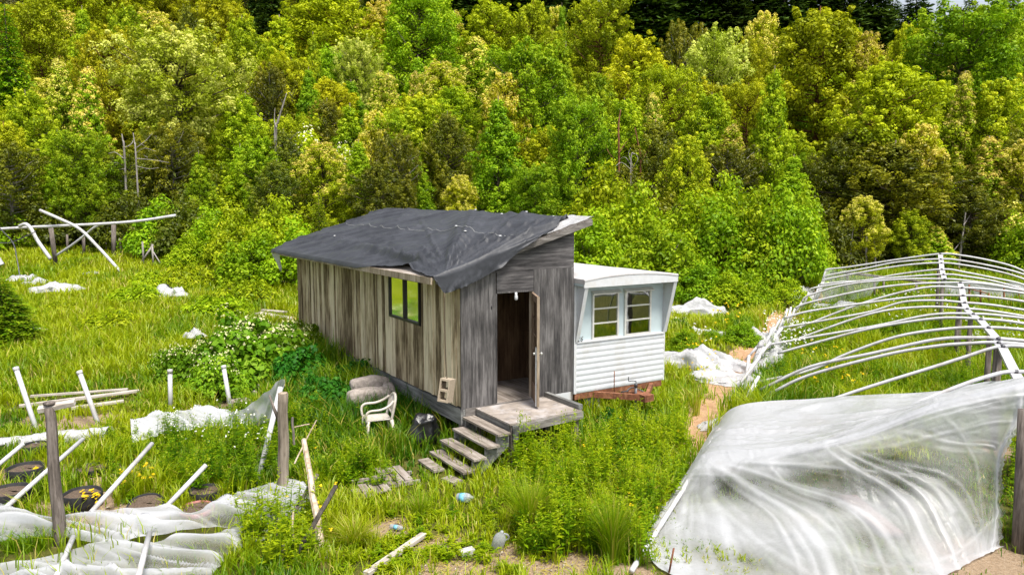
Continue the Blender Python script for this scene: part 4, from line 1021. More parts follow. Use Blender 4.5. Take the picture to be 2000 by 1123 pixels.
# pole along the film's left edge, and the hoop that carries the film
mb = MB(); b = onground(1233, 1118); mb.tube([b + Vector((0, 0, 0.02)), at(1330, 962, 11.0), at(1404, 838, 13.2)], 0.036, 8)
tag(mb.build('plastic_pipe', M['pvc']), 'long white pipe slanting along the left edge of the draped plastic', 'pipe')
mb = MB(); mb.tube(smooth_path([p + Vector((0, 0.02, -0.06)) for p in rowB], 48), 0.034, 8)
tag(mb.build('plastic_pipe', M['pvc']), 'bowed white hoop pipe holding up the draped plastic from beneath', 'pipe')
b = onground(1306, 1122); MB_ = MB(); MB_.tube([b, at(1316, 1070, b.y + 0.02)], 0.012, 6)
tag(MB_.build('metal_stake', M['rust']), 'thin rusty stake poking up at the lower left of the draped plastic', 'stake')
# blue line along the film
pts = smooth_path([at(1415, 905, 11.25) , at(1500, 945, 10.5), at(1600, 985, 9.85), at(1700, 1015, 9.45), at(1775, 1060, 9.1), at(1850, 1080, 9.15)], 60)
M['blue_line'] = plain('faded_blue_cord', (0.25, 0.42, 0.62), 0.6)
# earth bed and loose boards seen through the film
plank('plank', gp(1655, 975, 0.05), gp(1745, 1050, 0.05), 0.28, 0.05, M['bed_board'] if 'bed_board' in M else M.setdefault('bed_board', wood('reddish_board', (0.12, 0.07, 0.055), (0.27, 0.175, 0.14), (0.4, 0.29, 0.25), 'x', 0.8, 0.0)), 'wide reddish board on the ground under the draped plastic')
# end wall films and fence at the far end
def wallsheet(tops, bots, mat, name, label, cat='plastic sheet', nrow=8, amp=0.05, seed=0):
    T_ = smooth_path(tops, 30); B_ = smooth_path(bots, 30); rows = []
    for i in range(nrow + 1):
        f_ = i / nrow; row = []
        for j in range(len(T_)):
            p = T_[j].lerp(B_[j], f_); p = p + Vector((0, amp * nz(j * 0.5 + seed, f_ * 2.0), 0.5 * amp * nz(j * 0.3, f_, seed))); row.append(p)
        rows.append(row)
    return tag(MB().grid(rows).build(name, mat), label, cat)
wallsheet([at(1614, 527, 29.4), at(1660, 528, 29.2), at(1700, 535, 29.0), at(1722, 542, 28.9)], [at(1600, 590, 29.2), at(1640, 588, 29.2), at(1675, 584, 29.0), at(1700, 578, 28.9)], M['film'], 'plastic_sheet', 'cloudy plastic hanging at the far left corner of the hoop house', amp=0.12)
wallsheet([at(1845, 552, 31), at(1900, 552, 30.5), at(1960, 553, 30), at(2030, 552, 29.5)], [at(1845, 584, 31), at(1900, 594, 30.5), at(1960, 606, 30), at(2030, 616, 29.5)], M['scrap'], 'plastic_sheet', 'grey white plastic wall behind the right end of the hoop house', amp=0.1, seed=4)
set_dens(bpy.data.objects[[o.name for o in COL.objects if o.get('label', '').startswith('grey white plastic wall')][0]], [0.5] * len(bpy.data.objects[[o.name for o in COL.objects if o.get('label', '').startswith('grey white plastic wall')][0]].data.vertices))
fence = empty('post_fence', at(1930, 600, 29.0), 0, 'rusty thin posts and rails in front of the far plastic wall', 'fence')
FF = Vector(fence.location)
for px, ty, by in [(1893, 556, 592), (1915, 566, 598), (1931, 572, 600), (1961, 552, 610), (1990, 560, 606)]:
    MB().tube([at(px, by, 29.2) - FF, at(px, ty, 29.2) - FF], 0.035, 6).build('post', M['rust'], fence)
for q in [((1893, 589), (1931, 594)), ((1885, 562), (1931, 574))]:
    MB().tube([at(*q[0], 29.15) - FF, at(*q[1], 29.15) - FF], 0.025, 6).build('rail', M['rust'], fence)
fence2 = empty('rail_fence', at(1700, 545, 30.5), 0, 'low brown pole fence crossing behind the far end of the hoop house', 'fence'); FF2 = Vector(fence2.location)
MB().tube([at(1640, 532, 31) - FF2, at(1700, 538, 30.6) - FF2, at(1840, 556, 30) - FF2], 0.05, 6).build('rail', M['bark_post'], fence2)
for px in (1655, 1708, 1726, 1790): MB().tube([onground(px, 585) - FF2 + Vector((0, 0, -0.1)), at(px, 532 + (px - 1640) * 0.11, onground(px, 585).y) - FF2], 0.045, 6).build('post', M['bark_post'], fence2)
# plastic scraps along the path
rag('plastic_scrap', 1365, 616, 1.38, 0.28, 0.63, M['scrap'], 'long roll of white plastic lying in the meadow beyond the caravan', 'plastic scrap', 1, R(4), 26)
rag('plastic_scrap', 1376, 656, 0.78, 0.28, 0.33, M['scrap'], 'small white plastic heap in grass right of the caravan window', 'plastic scrap', 2, R(-6))
rag('plastic_scrap', 1352, 714, 1.02, 0.53, 0.63, M['scrap'], 'tangled white plastic heap at the caravan side of the dirt path', 'plastic scrap', 3, R(-20), 26)
rag('plastic_scrap', 1424, 712, 0.41, 1.56, 0.30, M['scrap'], 'torn plastic strip trailing down across the dirt path', 'plastic scrap', 4, R(25), 26)
rag('plastic_scrap', 1420, 742, 1.02, 0.62, 0.24, M['scrap'], 'flattened white plastic sheet lying across the dirt path', 'plastic scrap', 5, R(-10), 26)
rag('plastic_scrap', 1489, 668, 0.36, 1.00, 0.45, M['scrap'], 'white plastic bunch caught at the upper bend of the path', 'plastic scrap', 6, R(20))
rag('plastic_scrap', 1508, 686, 0.42, 2.00, 0.60, M['scrap'], 'shredded plastic hanging along the feet of the hoop frame', 'plastic scrap', 7, R(-26), 26)
rag('plastic_scrap', 1402, 834, 0.41, 0.33, 0.21, M['scrap'], 'pale plastic flap on bare earth beside the draped sheet', 'plastic scrap', 8, R(20))
rag('plastic_scrap', 1570, 590, 0.48, 2.50, 0.75, M['scrap'], 'white plastic shreds along the far hoop feet near the trees', 'plastic scrap', 9, R(-26), 24)
rag('plastic_scrap', 1640, 603, 1.32, 0.62, 0.45, M['film'], 'cloudy plastic heap inside the far end of the hoop house', 'plastic scrap', 10, R(10), 24)
# ---------------------------------------------------------------- collapsed greenhouse on the left
def pole(name, pts, r, mat, label, cat, n=8, group=None, smooth=False):
    mb = MB(); mb.tube(smooth_path(pts, 20) if smooth else pts, r, n); return tag(mb.build(name, mat), label, cat, group)
def standing(bot, top, lean=0.0, sink=0.08):
    b = onground(*bot); a = at(*top, b.y + lean); b.z -= sink; return [b, a]
G1 = 'white pipes left standing in the collapsed greenhouse'
for bot, top, lean, lab in [((76, 848), (32, 722), 0.4, 'leftmost leaning white pipe, behind the post with the crossboard'), ((197, 836), (156, 729), 0.3, 'white pipe leaning left just right of the post with the crossboard'),
                            ((333, 806), (332, 726), 0.0, 'short upright white pipe between the planks and the flowering bramble'), ((452, 802), (437, 718), 0.2, 'white pipe standing in front of the flowering bramble')]:
    pts = standing(bot, top, lean); d = (pts[1] - pts[0]).normalized()
    o = pole('plastic_pipe', pts, 0.048, M['pvc'], lab, 'pipe', group=G1)
    MB().tube([pts[1] - d * 0.02, pts[1] + d * 0.05, pts[1] + d * 0.055], [0.058, 0.058, 0.04], 8).build('socket', M['pvc'], o)
pts = standing((500, 945), (548, 756), 0.9)
pole('plastic_pipe', pts, 0.046, M['pvc'], 'tall white pipe leaning against the plastic draped beside the bare trunk post', 'pipe', group=G1)
G2 = 'white pipes slanting down into the plastic sheets'
for hi, lo, hz, lz, lab in [((46, 866), (-30, 930), 0.5, 0.15, 'white pipe slanting below the rolled plastic at the left edge'), ((162, 857), (12, 990), 0.55, 0.2, 'long white pipe slanting behind the crossboard post past black pots'),
                            ((297, 866), (178, 1000), 0.65, 0.2, 'white pipe slanting through weeds right of the crossboard post'), ((402, 908), (322, 992), 0.6, 0.2, 'short white pipe slanting into the plastic near the reddish tub')]:
    pole('plastic_pipe', [onground(*hi, hz), onground(*lo, lz)], 0.036, M['pvc'], lab, 'pipe', group=G2)
pole('plastic_pipe', [onground(143, 1048, 0.25), onground(106, 1135, 0.12)], 0.034, M['pvc'], 'white pipe end crossing bare soil at the foot of the crossboard post', 'pipe', group=G2)
pole('plastic_pipe', [onground(292, 1040, 0.42), onground(268, 1135, 0.4)], 0.034, M['pvc'], 'white pipe showing through the front plastic sheet', 'pipe', group=G2)
# posts
def rough_post(bot, top, r0, r1, name, label, mat, seed=0, sub=True):
    b = onground(*bot); a = at(*top, b.y + 0.05); t = empty(name, b, 0, label, 'post'); pts = []; rs = []
    for i in range(13):
        f_ = i / 12; p = b.lerp(a, f_) - b + Vector((0.02 * nz(f_ * 3, seed), 0.02 * nz(f_ * 3, seed + 5), 0))
        pts.append(p if i else p - Vector((0, 0, 0.1))); rs.append(r0 + (r1 - r0) * f_ + 0.008 * nz(f_ * 8, seed + 9))
    MB().tube(pts, rs, 14).build('trunk', mat, t); return t, b, a
t, b, a = rough_post((118, 1062), (96, 795), 0.082, 0.062, 'wooden_post', 'thick grey post carrying a short tilted crossboard, front left', M['bark_post'], 1)
pa, pb = at(75, 800, a.y - 0.02) - b, at(146, 786, a.y + 0.1) - b
mb = MB(); mb.beam(pa, pb, 0.10, 0.06, up=(0, -0.3, 1)); mb.build('crossboard', M['plank_grey'], t)
MB().lathe([(0.07, 0), (0.074, 0.03), (0.05, 0.04)], 10, (at(96, 790, a.y) - b)).build('cap', M['bark_post'], t)
t, b, a = rough_post((553, 972), (553, 768), 0.088, 0.076, 'trunk_post', 'bare upright trunk post with a broken side branch, centre left foreground', M['charred_bark'] if 'charred_bark' in M else M.setdefault('charred_bark', wood('streaked_trunk', (0.045, 0.036, 0.028), (0.2, 0.165, 0.13), (0.34, 0.29, 0.24), 'z', 0.9, 0.1)), 2)
MB().tube([at(546, 824, a.y) - b, at(536, 800, a.y - 0.03) - b, at(526, 771, a.y - 0.05) - b], [0.03, 0.024, 0.014], 7).build('branch', M['bark_post'], t)
MB().lathe([(0.073, 0.0), (0.06, 0.012), (0.0, 0.014)], 14, (a - b)).build('cut_top', M['trim_wood'], t)
# ---- plastic strips on the ground
def strip(up, lo, mat, name, label, lift=0.12, nrow=44, amp=0.10, seed=0, ncol=110):
    U = smooth_path([onground(*p, lift) for p in up], ncol); Lw = smooth_path([onground(*p, lift * 0.5) for p in lo], ncol); n = min(len(U), len(Lw))
    U = [U[int(i * (len(U) - 1) / (n - 1))] for i in range(n)]; Lw = [Lw[int(i * (len(Lw) - 1) / (n - 1))] for i in range(n)]; rows = []; DN = []
    for i in range(nrow + 1):
        f_ = i / nrow; row = []
        for j in range(n):
            p = U[j].lerp(Lw[j], f_); x, y = p.x, p.y
            wy = y + 0.25 * nz(x * 0.8, y * 0.9, seed + 21); k1 = crease(nz(x * 0.22 + seed, wy * 1.7 + 0.35 * x, seed), 0.12); k2 = crease(nz(x * 0.4 + seed, wy * 3.4 + 1.1 * x, seed + 8), 0.14)
            fold = amp * (0.9 * k1 + 0.5 * k2) + amp * 0.9 * nz(x * 0.6, y * 0.8, seed + 3); DN.append(-0.12 + 0.42 * k1 + 0.3 * k2 + 0.5 * nz(x * 0.9, y * 1.4, seed + 13))
            z = max(gz(x, y) + 0.02, p.z + fold * (0.4 + math.sin(math.pi * f_)))
            row.append(Vector((x + 0.03 * nz(y * 6, x * 3, seed) * (f_ in (0, 1)), y, z)))
        rows.append(row)
    o = MB().grid(rows).build(name, mat); set_dens(o, DN)
    return tag(o, label, 'plastic sheet')
strip([(-40, 965), (25, 990), (70, 1004), (125, 1010), (200, 997), (323, 988), (372, 1004), (420, 985), (462, 963), (520, 945), (572, 935), (606, 955)],
      [(-40, 1064), (25, 1056), (70, 1050), (125, 1048), (200, 1058), (300, 1045), (372, 1040), (420, 1036), (462, 1034), (520, 1030), (572, 1026), (603, 1020)],
      M['film_left'] if 'film_left' in M else M.setdefault('film_left', plastic_film('left_plastic_film', 0.50, 0.2, vec=(0.5, 1, 1))), 'plastic_sheet', 'long strip of cloudy plastic running behind both front left posts', 0.22, seed=1)
strip([(-40, 1104), (30, 1095), (90, 1084), (150, 1068), (210, 1056), (280, 1062), (350, 1048), (420, 1042), (470, 1025), (520, 1005), (560, 995), (590, 985)],
      [(-40, 1175), (30, 1175), (90, 1175), (150, 1175), (210, 1175), (280, 1170), (350, 1160), (405, 1130), (440, 1100), (490, 1066), (545, 1046), (603, 1018)],
      M['film_left'], 'plastic_sheet', 'crumpled cloudy plastic sheet along the bottom left foreground', 0.16, seed=2, amp=0.1)
# rolled film, heap in weeds, hanging flap
pr = smooth_path([onground(-30, 872, 0.14), onground(40, 866, 0.12), onground(110, 856, 0.14), onground(170, 852, 0.12), onground(214, 846, 0.1)], 40)
mb = MB(); rows = []
for i, p in enumerate(pr):
    rows.append([(p.x + 0.03 * nz(i * 0.3, j * 2), p.y + (0.17 + 0.03 * nz(i * 0.35, j)) * math.cos(j * math.pi / 6), p.z + (0.14 + 0.035 * nz(i * 0.4, j * 0.9, 2)) * math.sin(j * math.pi / 6)) for j in range(13)])
mb.grid(rows); tag(mb.build('plastic_roll', M['scrap']), 'rolled white plastic lying behind the crossboard post', 'plastic roll')
strip([(255, 826), (290, 814), (330, 808), (370, 800), (405, 792), (450, 804)], [(258, 866), (290, 856), (330, 846), (370, 838), (405, 832), (455, 840)], M['film_dense'], 'plastic_sheet', 'white plastic bunched among weeds between the roll and the hanging triangle', 0.34, seed=5, nrow=20, amp=0.12)
wallsheet([at(444, 812, 15.0), at(490, 788, 14.4), at(525, 762, 14.0), at(545, 742, 13.7), at(556, 741, 13.6)], [at(462, 836, 14.4), at(490, 834, 14.3), at(515, 826, 14.2), at(535, 812, 13.9), at(552, 772, 13.65)], M['film_dense'], 'plastic_sheet', 'triangle of cloudy plastic pulled up onto the top of the leaning pipe', amp=0.12, nrow=14)
# pots
def pot(px, py, r, h, label, tilt=0, mat='pot_black', rz=0):
    p = onground(px, py); KEEP_LOW.append((p.x, p.y, r * 1.1)); t = empty('grow_pot', p - Vector((0, 0, 0.02 + 0.12 * h)), rz, label, 'plant pot', 'black fabric pots in the collapsed greenhouse' if mat == 'pot_black' else None); t.rotation_euler = (R(tilt), 0, rz)
    n = 24; mb = MB(); mb.lathe([(r * 0.9, 0), (r, h * 0.4), (r * 1.02, h), (r * 0.99, h + 0.012), (r * 0.94, h), (r * 0.93, h * 0.75), (0.0, h * 0.72)], n, jit=0.025); mb.build('shell', M[mat], t)
    mb = MB(); rows = []
    for i in range(7):
        rows.append([((r * 0.925 * i / 6) * math.cos(2 * math.pi * j / n), (r * 0.925 * i / 6) * math.sin(2 * math.pi * j / n), h * 0.86 + 0.03 * (1 - i / 6) + 0.02 * nz(i * 1.7, j * 0.9, r * 9)) for j in range(n + 1)])
    mb.grid(rows); mb.build('soil', M['soil'], t); return t
pot(70, 886, 0.21, 0.22, 'black pot just below the rolled plastic, left of the crossboard post')
pot(52, 940, 0.27, 0.30, 'large black pot with grassy soil at the left edge')
pot(20, 985, 0.30, 0.28, 'black pot half covered by the slanting pipe at the far left')
pot(163, 985, 0.27, 0.24, 'black pot of dry bark soil right of the crossboard post')
pot(180, 922, 0.24, 0.12, 'low black pot under weeds between the two slanting pipes')
pot(285, 990, 0.26, 0.10, 'collapsed black pot lying in front of the weeds', 14)
pot(402, 975, 0.24, 0.2, 'black pot behind the tall weeds next to the reddish tub')
pot(-12, 890, 0.2, 0.25, 'black pot cut by the left edge of the picture')
M['pink_tub'] = plain('faded_red_plastic', (0.35, 0.14, 0.12), 0.6, var=0.2)
pot(385, 1000, 0.24, 0.1, 'faded reddish tub sunk behind the front plastic sheet', 4, 'pink_tub')
# boards in the grass
plank('plank', gp(38, 800, 0.08), gp(272, 771, 0.1), 0.12, 0.05, M['plank_grey'], 'long silver plank in the grass behind the crossboard post')
plank('plank', gp(140, 803, 0.07), gp(242, 789, 0.07), 0.13, 0.05, M['plank_grey'], 'shorter silver plank in front of the long one')
plank('plank', gp(60, 782, 0.1), gp(250, 768, 0.1), 0.08, 0.04, M['plank_grey'], 'thin silver plank behind the long one in the grass')
for i, (q0, q1, lab) in enumerate([((505, 618), (570, 629), 'broad pale board lying behind the far end of the cabin'), ((512, 612), (560, 616), 'narrow pale board behind the broad board near the cabin'), ((445, 765), (508, 760), 'rotting brown board below the flowering bramble'), ((440, 783), (498, 773), 'rotting brown board in front of the other rotten one'), ((448, 797), (485, 790), 'splintered board behind the hanging plastic triangle')]):
    plank('plank', gp(*q0, 0.12), gp(*q1, 0.12), 0.34 if i != 1 else 0.15, 0.05, M['plank_grey'] if i < 2 else M['tread'], lab)
# leaning sticks and broken poles right of the trunk post
def stick(lo, hi, ll, hl, r, mat, label, r2=None):
    a, b = onground(*lo, ll), onground(*hi, hl); pts = [a.lerp(b, i / 6) + Vector((0.02 * nz(i * 0.8, r * 90), 0.02 * nz(i * 0.8, r * 70 + 4), 0.012 * nz(i, r * 50))) for i in range(7)]
    mb = MB(); mb.tube(pts, [r + ((r2 or r) - r) * i / 6 for i in range(7)], 6, smooth=False); return tag(mb.build('broken_pole', mat), label, 'wooden pole', 'broken poles leaning beside the trunk post')
b0 = onground(630, 1095)
def lean(lo, hi, dlo, dhi, r, mat, label, r2=None):
    a, b = at(*lo, dlo), at(*hi, dhi); a.z = max(a.z, gz(a.x, a.y) - 0.03); pts = [a.lerp(b, i / 6) + Vector((0.02 * nz(i * 0.8, r * 90 + lo[0]), 0, 0.012 * nz(i, r * 50 + lo[0]))) for i in range(7)]
    mb = MB(); mb.tube(pts, [r + ((r2 or r) - r) * i / 6 for i in range(7)], 6, smooth=False); return tag(mb.build('broken_pole', mat), label, 'wooden pole', 'broken poles leaning beside the trunk post')
lean((632, 1095), (594, 858), 9.2, 10.6, 0.055, M['split_wood'], 'longest pale split pole leaning to the left', 0.035)
lean((556, 1125), (657, 948), 8.85, 9.6, 0.034, M['charred'], 'dark grey pole crossing in front of the pale split pole', 0.03)
lean((578, 995), (620, 926), 10.0, 10.4, 0.03, M['bark_post'], 'grey broken branch ending against the pale split pole', 0.028)
lean((612, 1078), (620, 1005), 9.4, 9.9, 0.04, M['split_wood'], 'short pale splinter standing beside the split pole', 0.03)
lean((658, 1090), (622, 1048), 9.2, 9.6, 0.035, M['split_wood'], 'pale stub lying across the foot of the split pole')
lean((602, 1108), (642, 1050), 9.1, 9.7, 0.012, M['split_wood'], 'thin stick crossing the foot of the split pole')
lean((575, 905), (618, 820), 11.0, 11.4, 0.012, M['split_wood'], 'thin straw coloured stick leaning up to the right', 0.008)
lean((575, 834), (604, 828), 12.0, 12.2, 0.011, M['split_wood'], 'short thin stick beside the trunk post')
lean((575, 1123), (572, 1000), 8.9, 9.6, 0.018, M['split_wood'], 'slim peeled stake rising from the weeds in front', 0.014)
lean((553, 1118), (553, 1060), 8.9, 9.1, 0.03, M['split_wood'], 'short pale stub at the bottom of the picture')
lean((541, 1060), (541, 1010), 9.4, 9.5, 0.010, M['charred'], 'thin dark rod stuck through the plastic sheet')
lean((575, 868), (571, 815), 12.3, 12.3, 0.02, M['bark_post'], 'slender grey stake close behind the trunk post')

# ---------------------------------------------------------------- far left: fallen hoop pipes and posts
def px_pipe(pp, d0, d1, r, label, name='plastic_pipe', mat='pvc', cat='pipe', group='fallen pipes at the far left'):
    n = len(pp) - 1; pts = [at(*q, d0 + (d1 - d0) * i / n) for i, q in enumerate(pp)]
    for p in pts: p.z = max(p.z, gz(p.x, p.y) + 0.02)
    return pole(name, pts, r, M[mat], label, cat, 8, group, True)
px_pipe([(-40, 450), (60, 444), (190, 438), (270, 432), (343, 421)], 36.5, 36.5, 0.07, 'long straight white pipe lying level across two grey posts')
px_pipe([(78, 411), (115, 427), (155, 447), (190, 481), (215, 508), (236, 533)], 36.4, 35.5, 0.075, 'bowed white pipe rising above the level pipe to the upper left')
px_pipe([(110, 499), (140, 479), (165, 460), (185, 444), (205, 437)], 37.2, 36.7, 0.06, 'thin white pipe propped diagonally up to the level pipe')
px_pipe([(38, 442), (50, 438), (60, 446), (72, 468), (86, 488), (99, 506)], 36.3, 35.8, 0.085, 'thick bent white pipe hooked over the level pipe')
px_pipe([(-5, 505), (3, 518)], 36, 36, 0.14, 'stub of white pipe at the left edge of the meadow')
px_pipe([(0, 446), (25, 474), (33, 505), (41, 558)], 35, 33, 0.025, 'thin dark wire curving down from the level pipe', 'bent_wire', 'dark_metal', 'wire', None)
px_pipe([(-10, 474), (20, 474), (50, 462), (70, 452)], 35.6, 35.8, 0.022, 'thin dark wire looping below the thick bent pipe', 'bent_wire', 'dark_metal', 'wire', None)
for bot, top, r, lab in [((110, 522), (99, 443), 0.11, 'leaning grey post under the left of the level pipe'), ((222, 505), (222, 439), 0.12, 'grey post under the right of the level pipe'), ((164, 500), (163, 462), 0.08, 'short grey post between the two that carry the level pipe'),
                         ((132, 497), (131, 458), 0.06, 'thin dark stake behind the diagonal white pipe'), ((237, 502), (234, 465), 0.05, 'thin stake right of the post under the level pipe'), ((208, 497), (206, 450), 0.04, 'thin stake left of the post under the level pipe')]:
    pts = standing(bot, top); pole('wooden_post', pts, r, M['bark_post'], lab, 'post', group='old posts along the far left forest edge')
t = empty('stick_tripod', onground(298, 522), 0, 'loose tripod of grey sticks standing at the forest edge', 'stick frame'); b = Vector(t.location)
for lo, hi, r in [((274, 516), (299, 478), 0.05), ((300, 520), (297, 477), 0.05), ((281, 520), (278, 472), 0.045), ((326, 536), (297, 488), 0.03), ((282, 520), (330, 524), 0.03)]:
    MB().tube([at(*lo, 38.2) - b, at(*hi, 38.3) - b], r, 6).build('stick', M['dead_bark'], t)
rag('plastic_scrap', 110, 572, 1.0, 0.5, 0.45, M['scrap'], 'long white plastic heap in the far left meadow', 'plastic scrap', 13, R(14), 24, 0.1)
rag('plastic_scrap', 43, 551, 0.6, 0.5, 0.35, M['scrap'], 'small bluish white plastic bundle left of the long heap', 'plastic scrap', 14, 0, 16, 0.1)
rag('plastic_scrap', 70, 559, 0.6, 0.4, 0.3, M['film_dense'], 'faded plastic bundle between the two white heaps', 'plastic scrap', 15, 0, 16, 0.1)
o = rag('plastic_scrap', 334, 584, 0.72, 0.5, 0.55, M['scrap'], 'white plastic heap with a black patch in the middle of the meadow', 'plastic scrap', 16, R(10), 20, 0.15)
rag('black_lining', 330, 580, 0.3, 0.22, 0.62, M['bag_black'], 'black sheet showing in the middle of the white meadow heap', 'plastic scrap', 17, R(20), 14, 0.12)
rag('plastic_scrap', 176, 542, 0.35, 0.2, 0.2, M['scrap'], 'tiny white scrap in the meadow near the leaning bowed pipe', 'plastic scrap', 18, 0, 12, 0.15)
rag('plastic_scrap', 381, 680, 0.36, 0.25, 0.3, M['scrap'], 'white plastic scrap at the left end of the flowering bramble', 'plastic scrap', 19, R(-20), 16, 0.35)
rag('plastic_scrap', 40, 658, 0.7, 0.12, 0.12, M['scrap'], 'thin white strip of plastic beside the young fir', 'plastic scrap', 20, R(12), 14, 0.2)
p = cab(-0.35, 10.5, 0); tag(MB().lathe([(0.12, 0), (0.13, 0.3), (0.1, 0.34)], 14).build('bucket', M['white_paint'], None, (p.x, p.y, gz(p.x, p.y) + 0.3)), 'white bucket at the far corner of the cabin', 'bucket')
# ---------------------------------------------------------------- leaves
def leaf_quads(C, nrm, length, width, rng, fold=0.25):
    """C (N,3) centres, nrm (N,3) leaf normals, sizes (N,) -> verts (4N,3), faces (N,4): pointed blades"""
    n = len(C); nrm = nrm / np.maximum(np.linalg.norm(nrm, axis=1, keepdims=True), 1e-6)
    ax = rng.normal(size=(n, 3)); ax -= nrm * np.sum(ax * nrm, axis=1, keepdims=True); ax /= np.maximum(np.linalg.norm(ax, axis=1, keepdims=True), 1e-6)
    sd = np.cross(nrm, ax); l = np.asarray(length)[:, None] * 0.5; w = np.asarray(width)[:, None] * 0.5
    v = np.stack([C - ax * l, C + sd * w - ax * l * 0.1 + nrm * w * fold, C + ax * l, C - sd * w - ax * l * 0.1 + nrm * w * fold], 1)
    return v.reshape(-1, 3), np.arange(4 * n, dtype=np.int32).reshape(n, 4)

def tufts_to_leaves(T, rad, per, size, rng, flat=0.7, up=0.55, tint=None, aspect=0.55):
    """T (K,3) tuft centres, rad (K,), out direction from each tuft's own centre"""
    K = len(T); d = rng.normal(size=(K, per, 3)); d /= np.linalg.norm(d, axis=2, keepdims=True)
    r = rng.uniform(0.25, 1.0, size=(K, per, 1)) ** 0.6
    off = d * r * rad[:, None, None]; off[:, :, 2] *= flat
    C = (T[:, None, :] + off).reshape(-1, 3)
    nrm = d * 1.0 + rng.normal(size=d.shape) * 0.32; nrm[:, :, 2] += up
    L_ = size * rng.uniform(0.7, 1.35, K * per)
    tt = np.zeros(K) + 0.5 if tint is None else tint
    tn = np.clip(np.repeat(tt, per) + rng.normal(size=K * per) * 0.09, 0, 1)
    v, f = leaf_quads(C, nrm.reshape(-1, 3), L_, L_ * aspect, rng)
    return v, f, tn

def crown_profile(kind, h):
    """relative radius at relative height h (0 base .. 1 top)"""
    if kind == 'round': return np.sqrt(np.clip(1 - ((h - 0.52) / 0.5) ** 2, 0, 1)) * (0.75 + 0.25 * h)
    if kind == 'oval': return np.clip(np.sin(np.pi * np.clip(h, 0, 1) ** 0.8), 0, 1) ** 0.75
    if kind == 'cone': return np.clip((1 - h) ** 0.8 * np.minimum(1, (h + 0.03) * 6), 0, 1)
    if kind == 'dome': return np.sqrt(np.clip(1 - h ** 2.2, 0, 1))
    return np.ones_like(h)

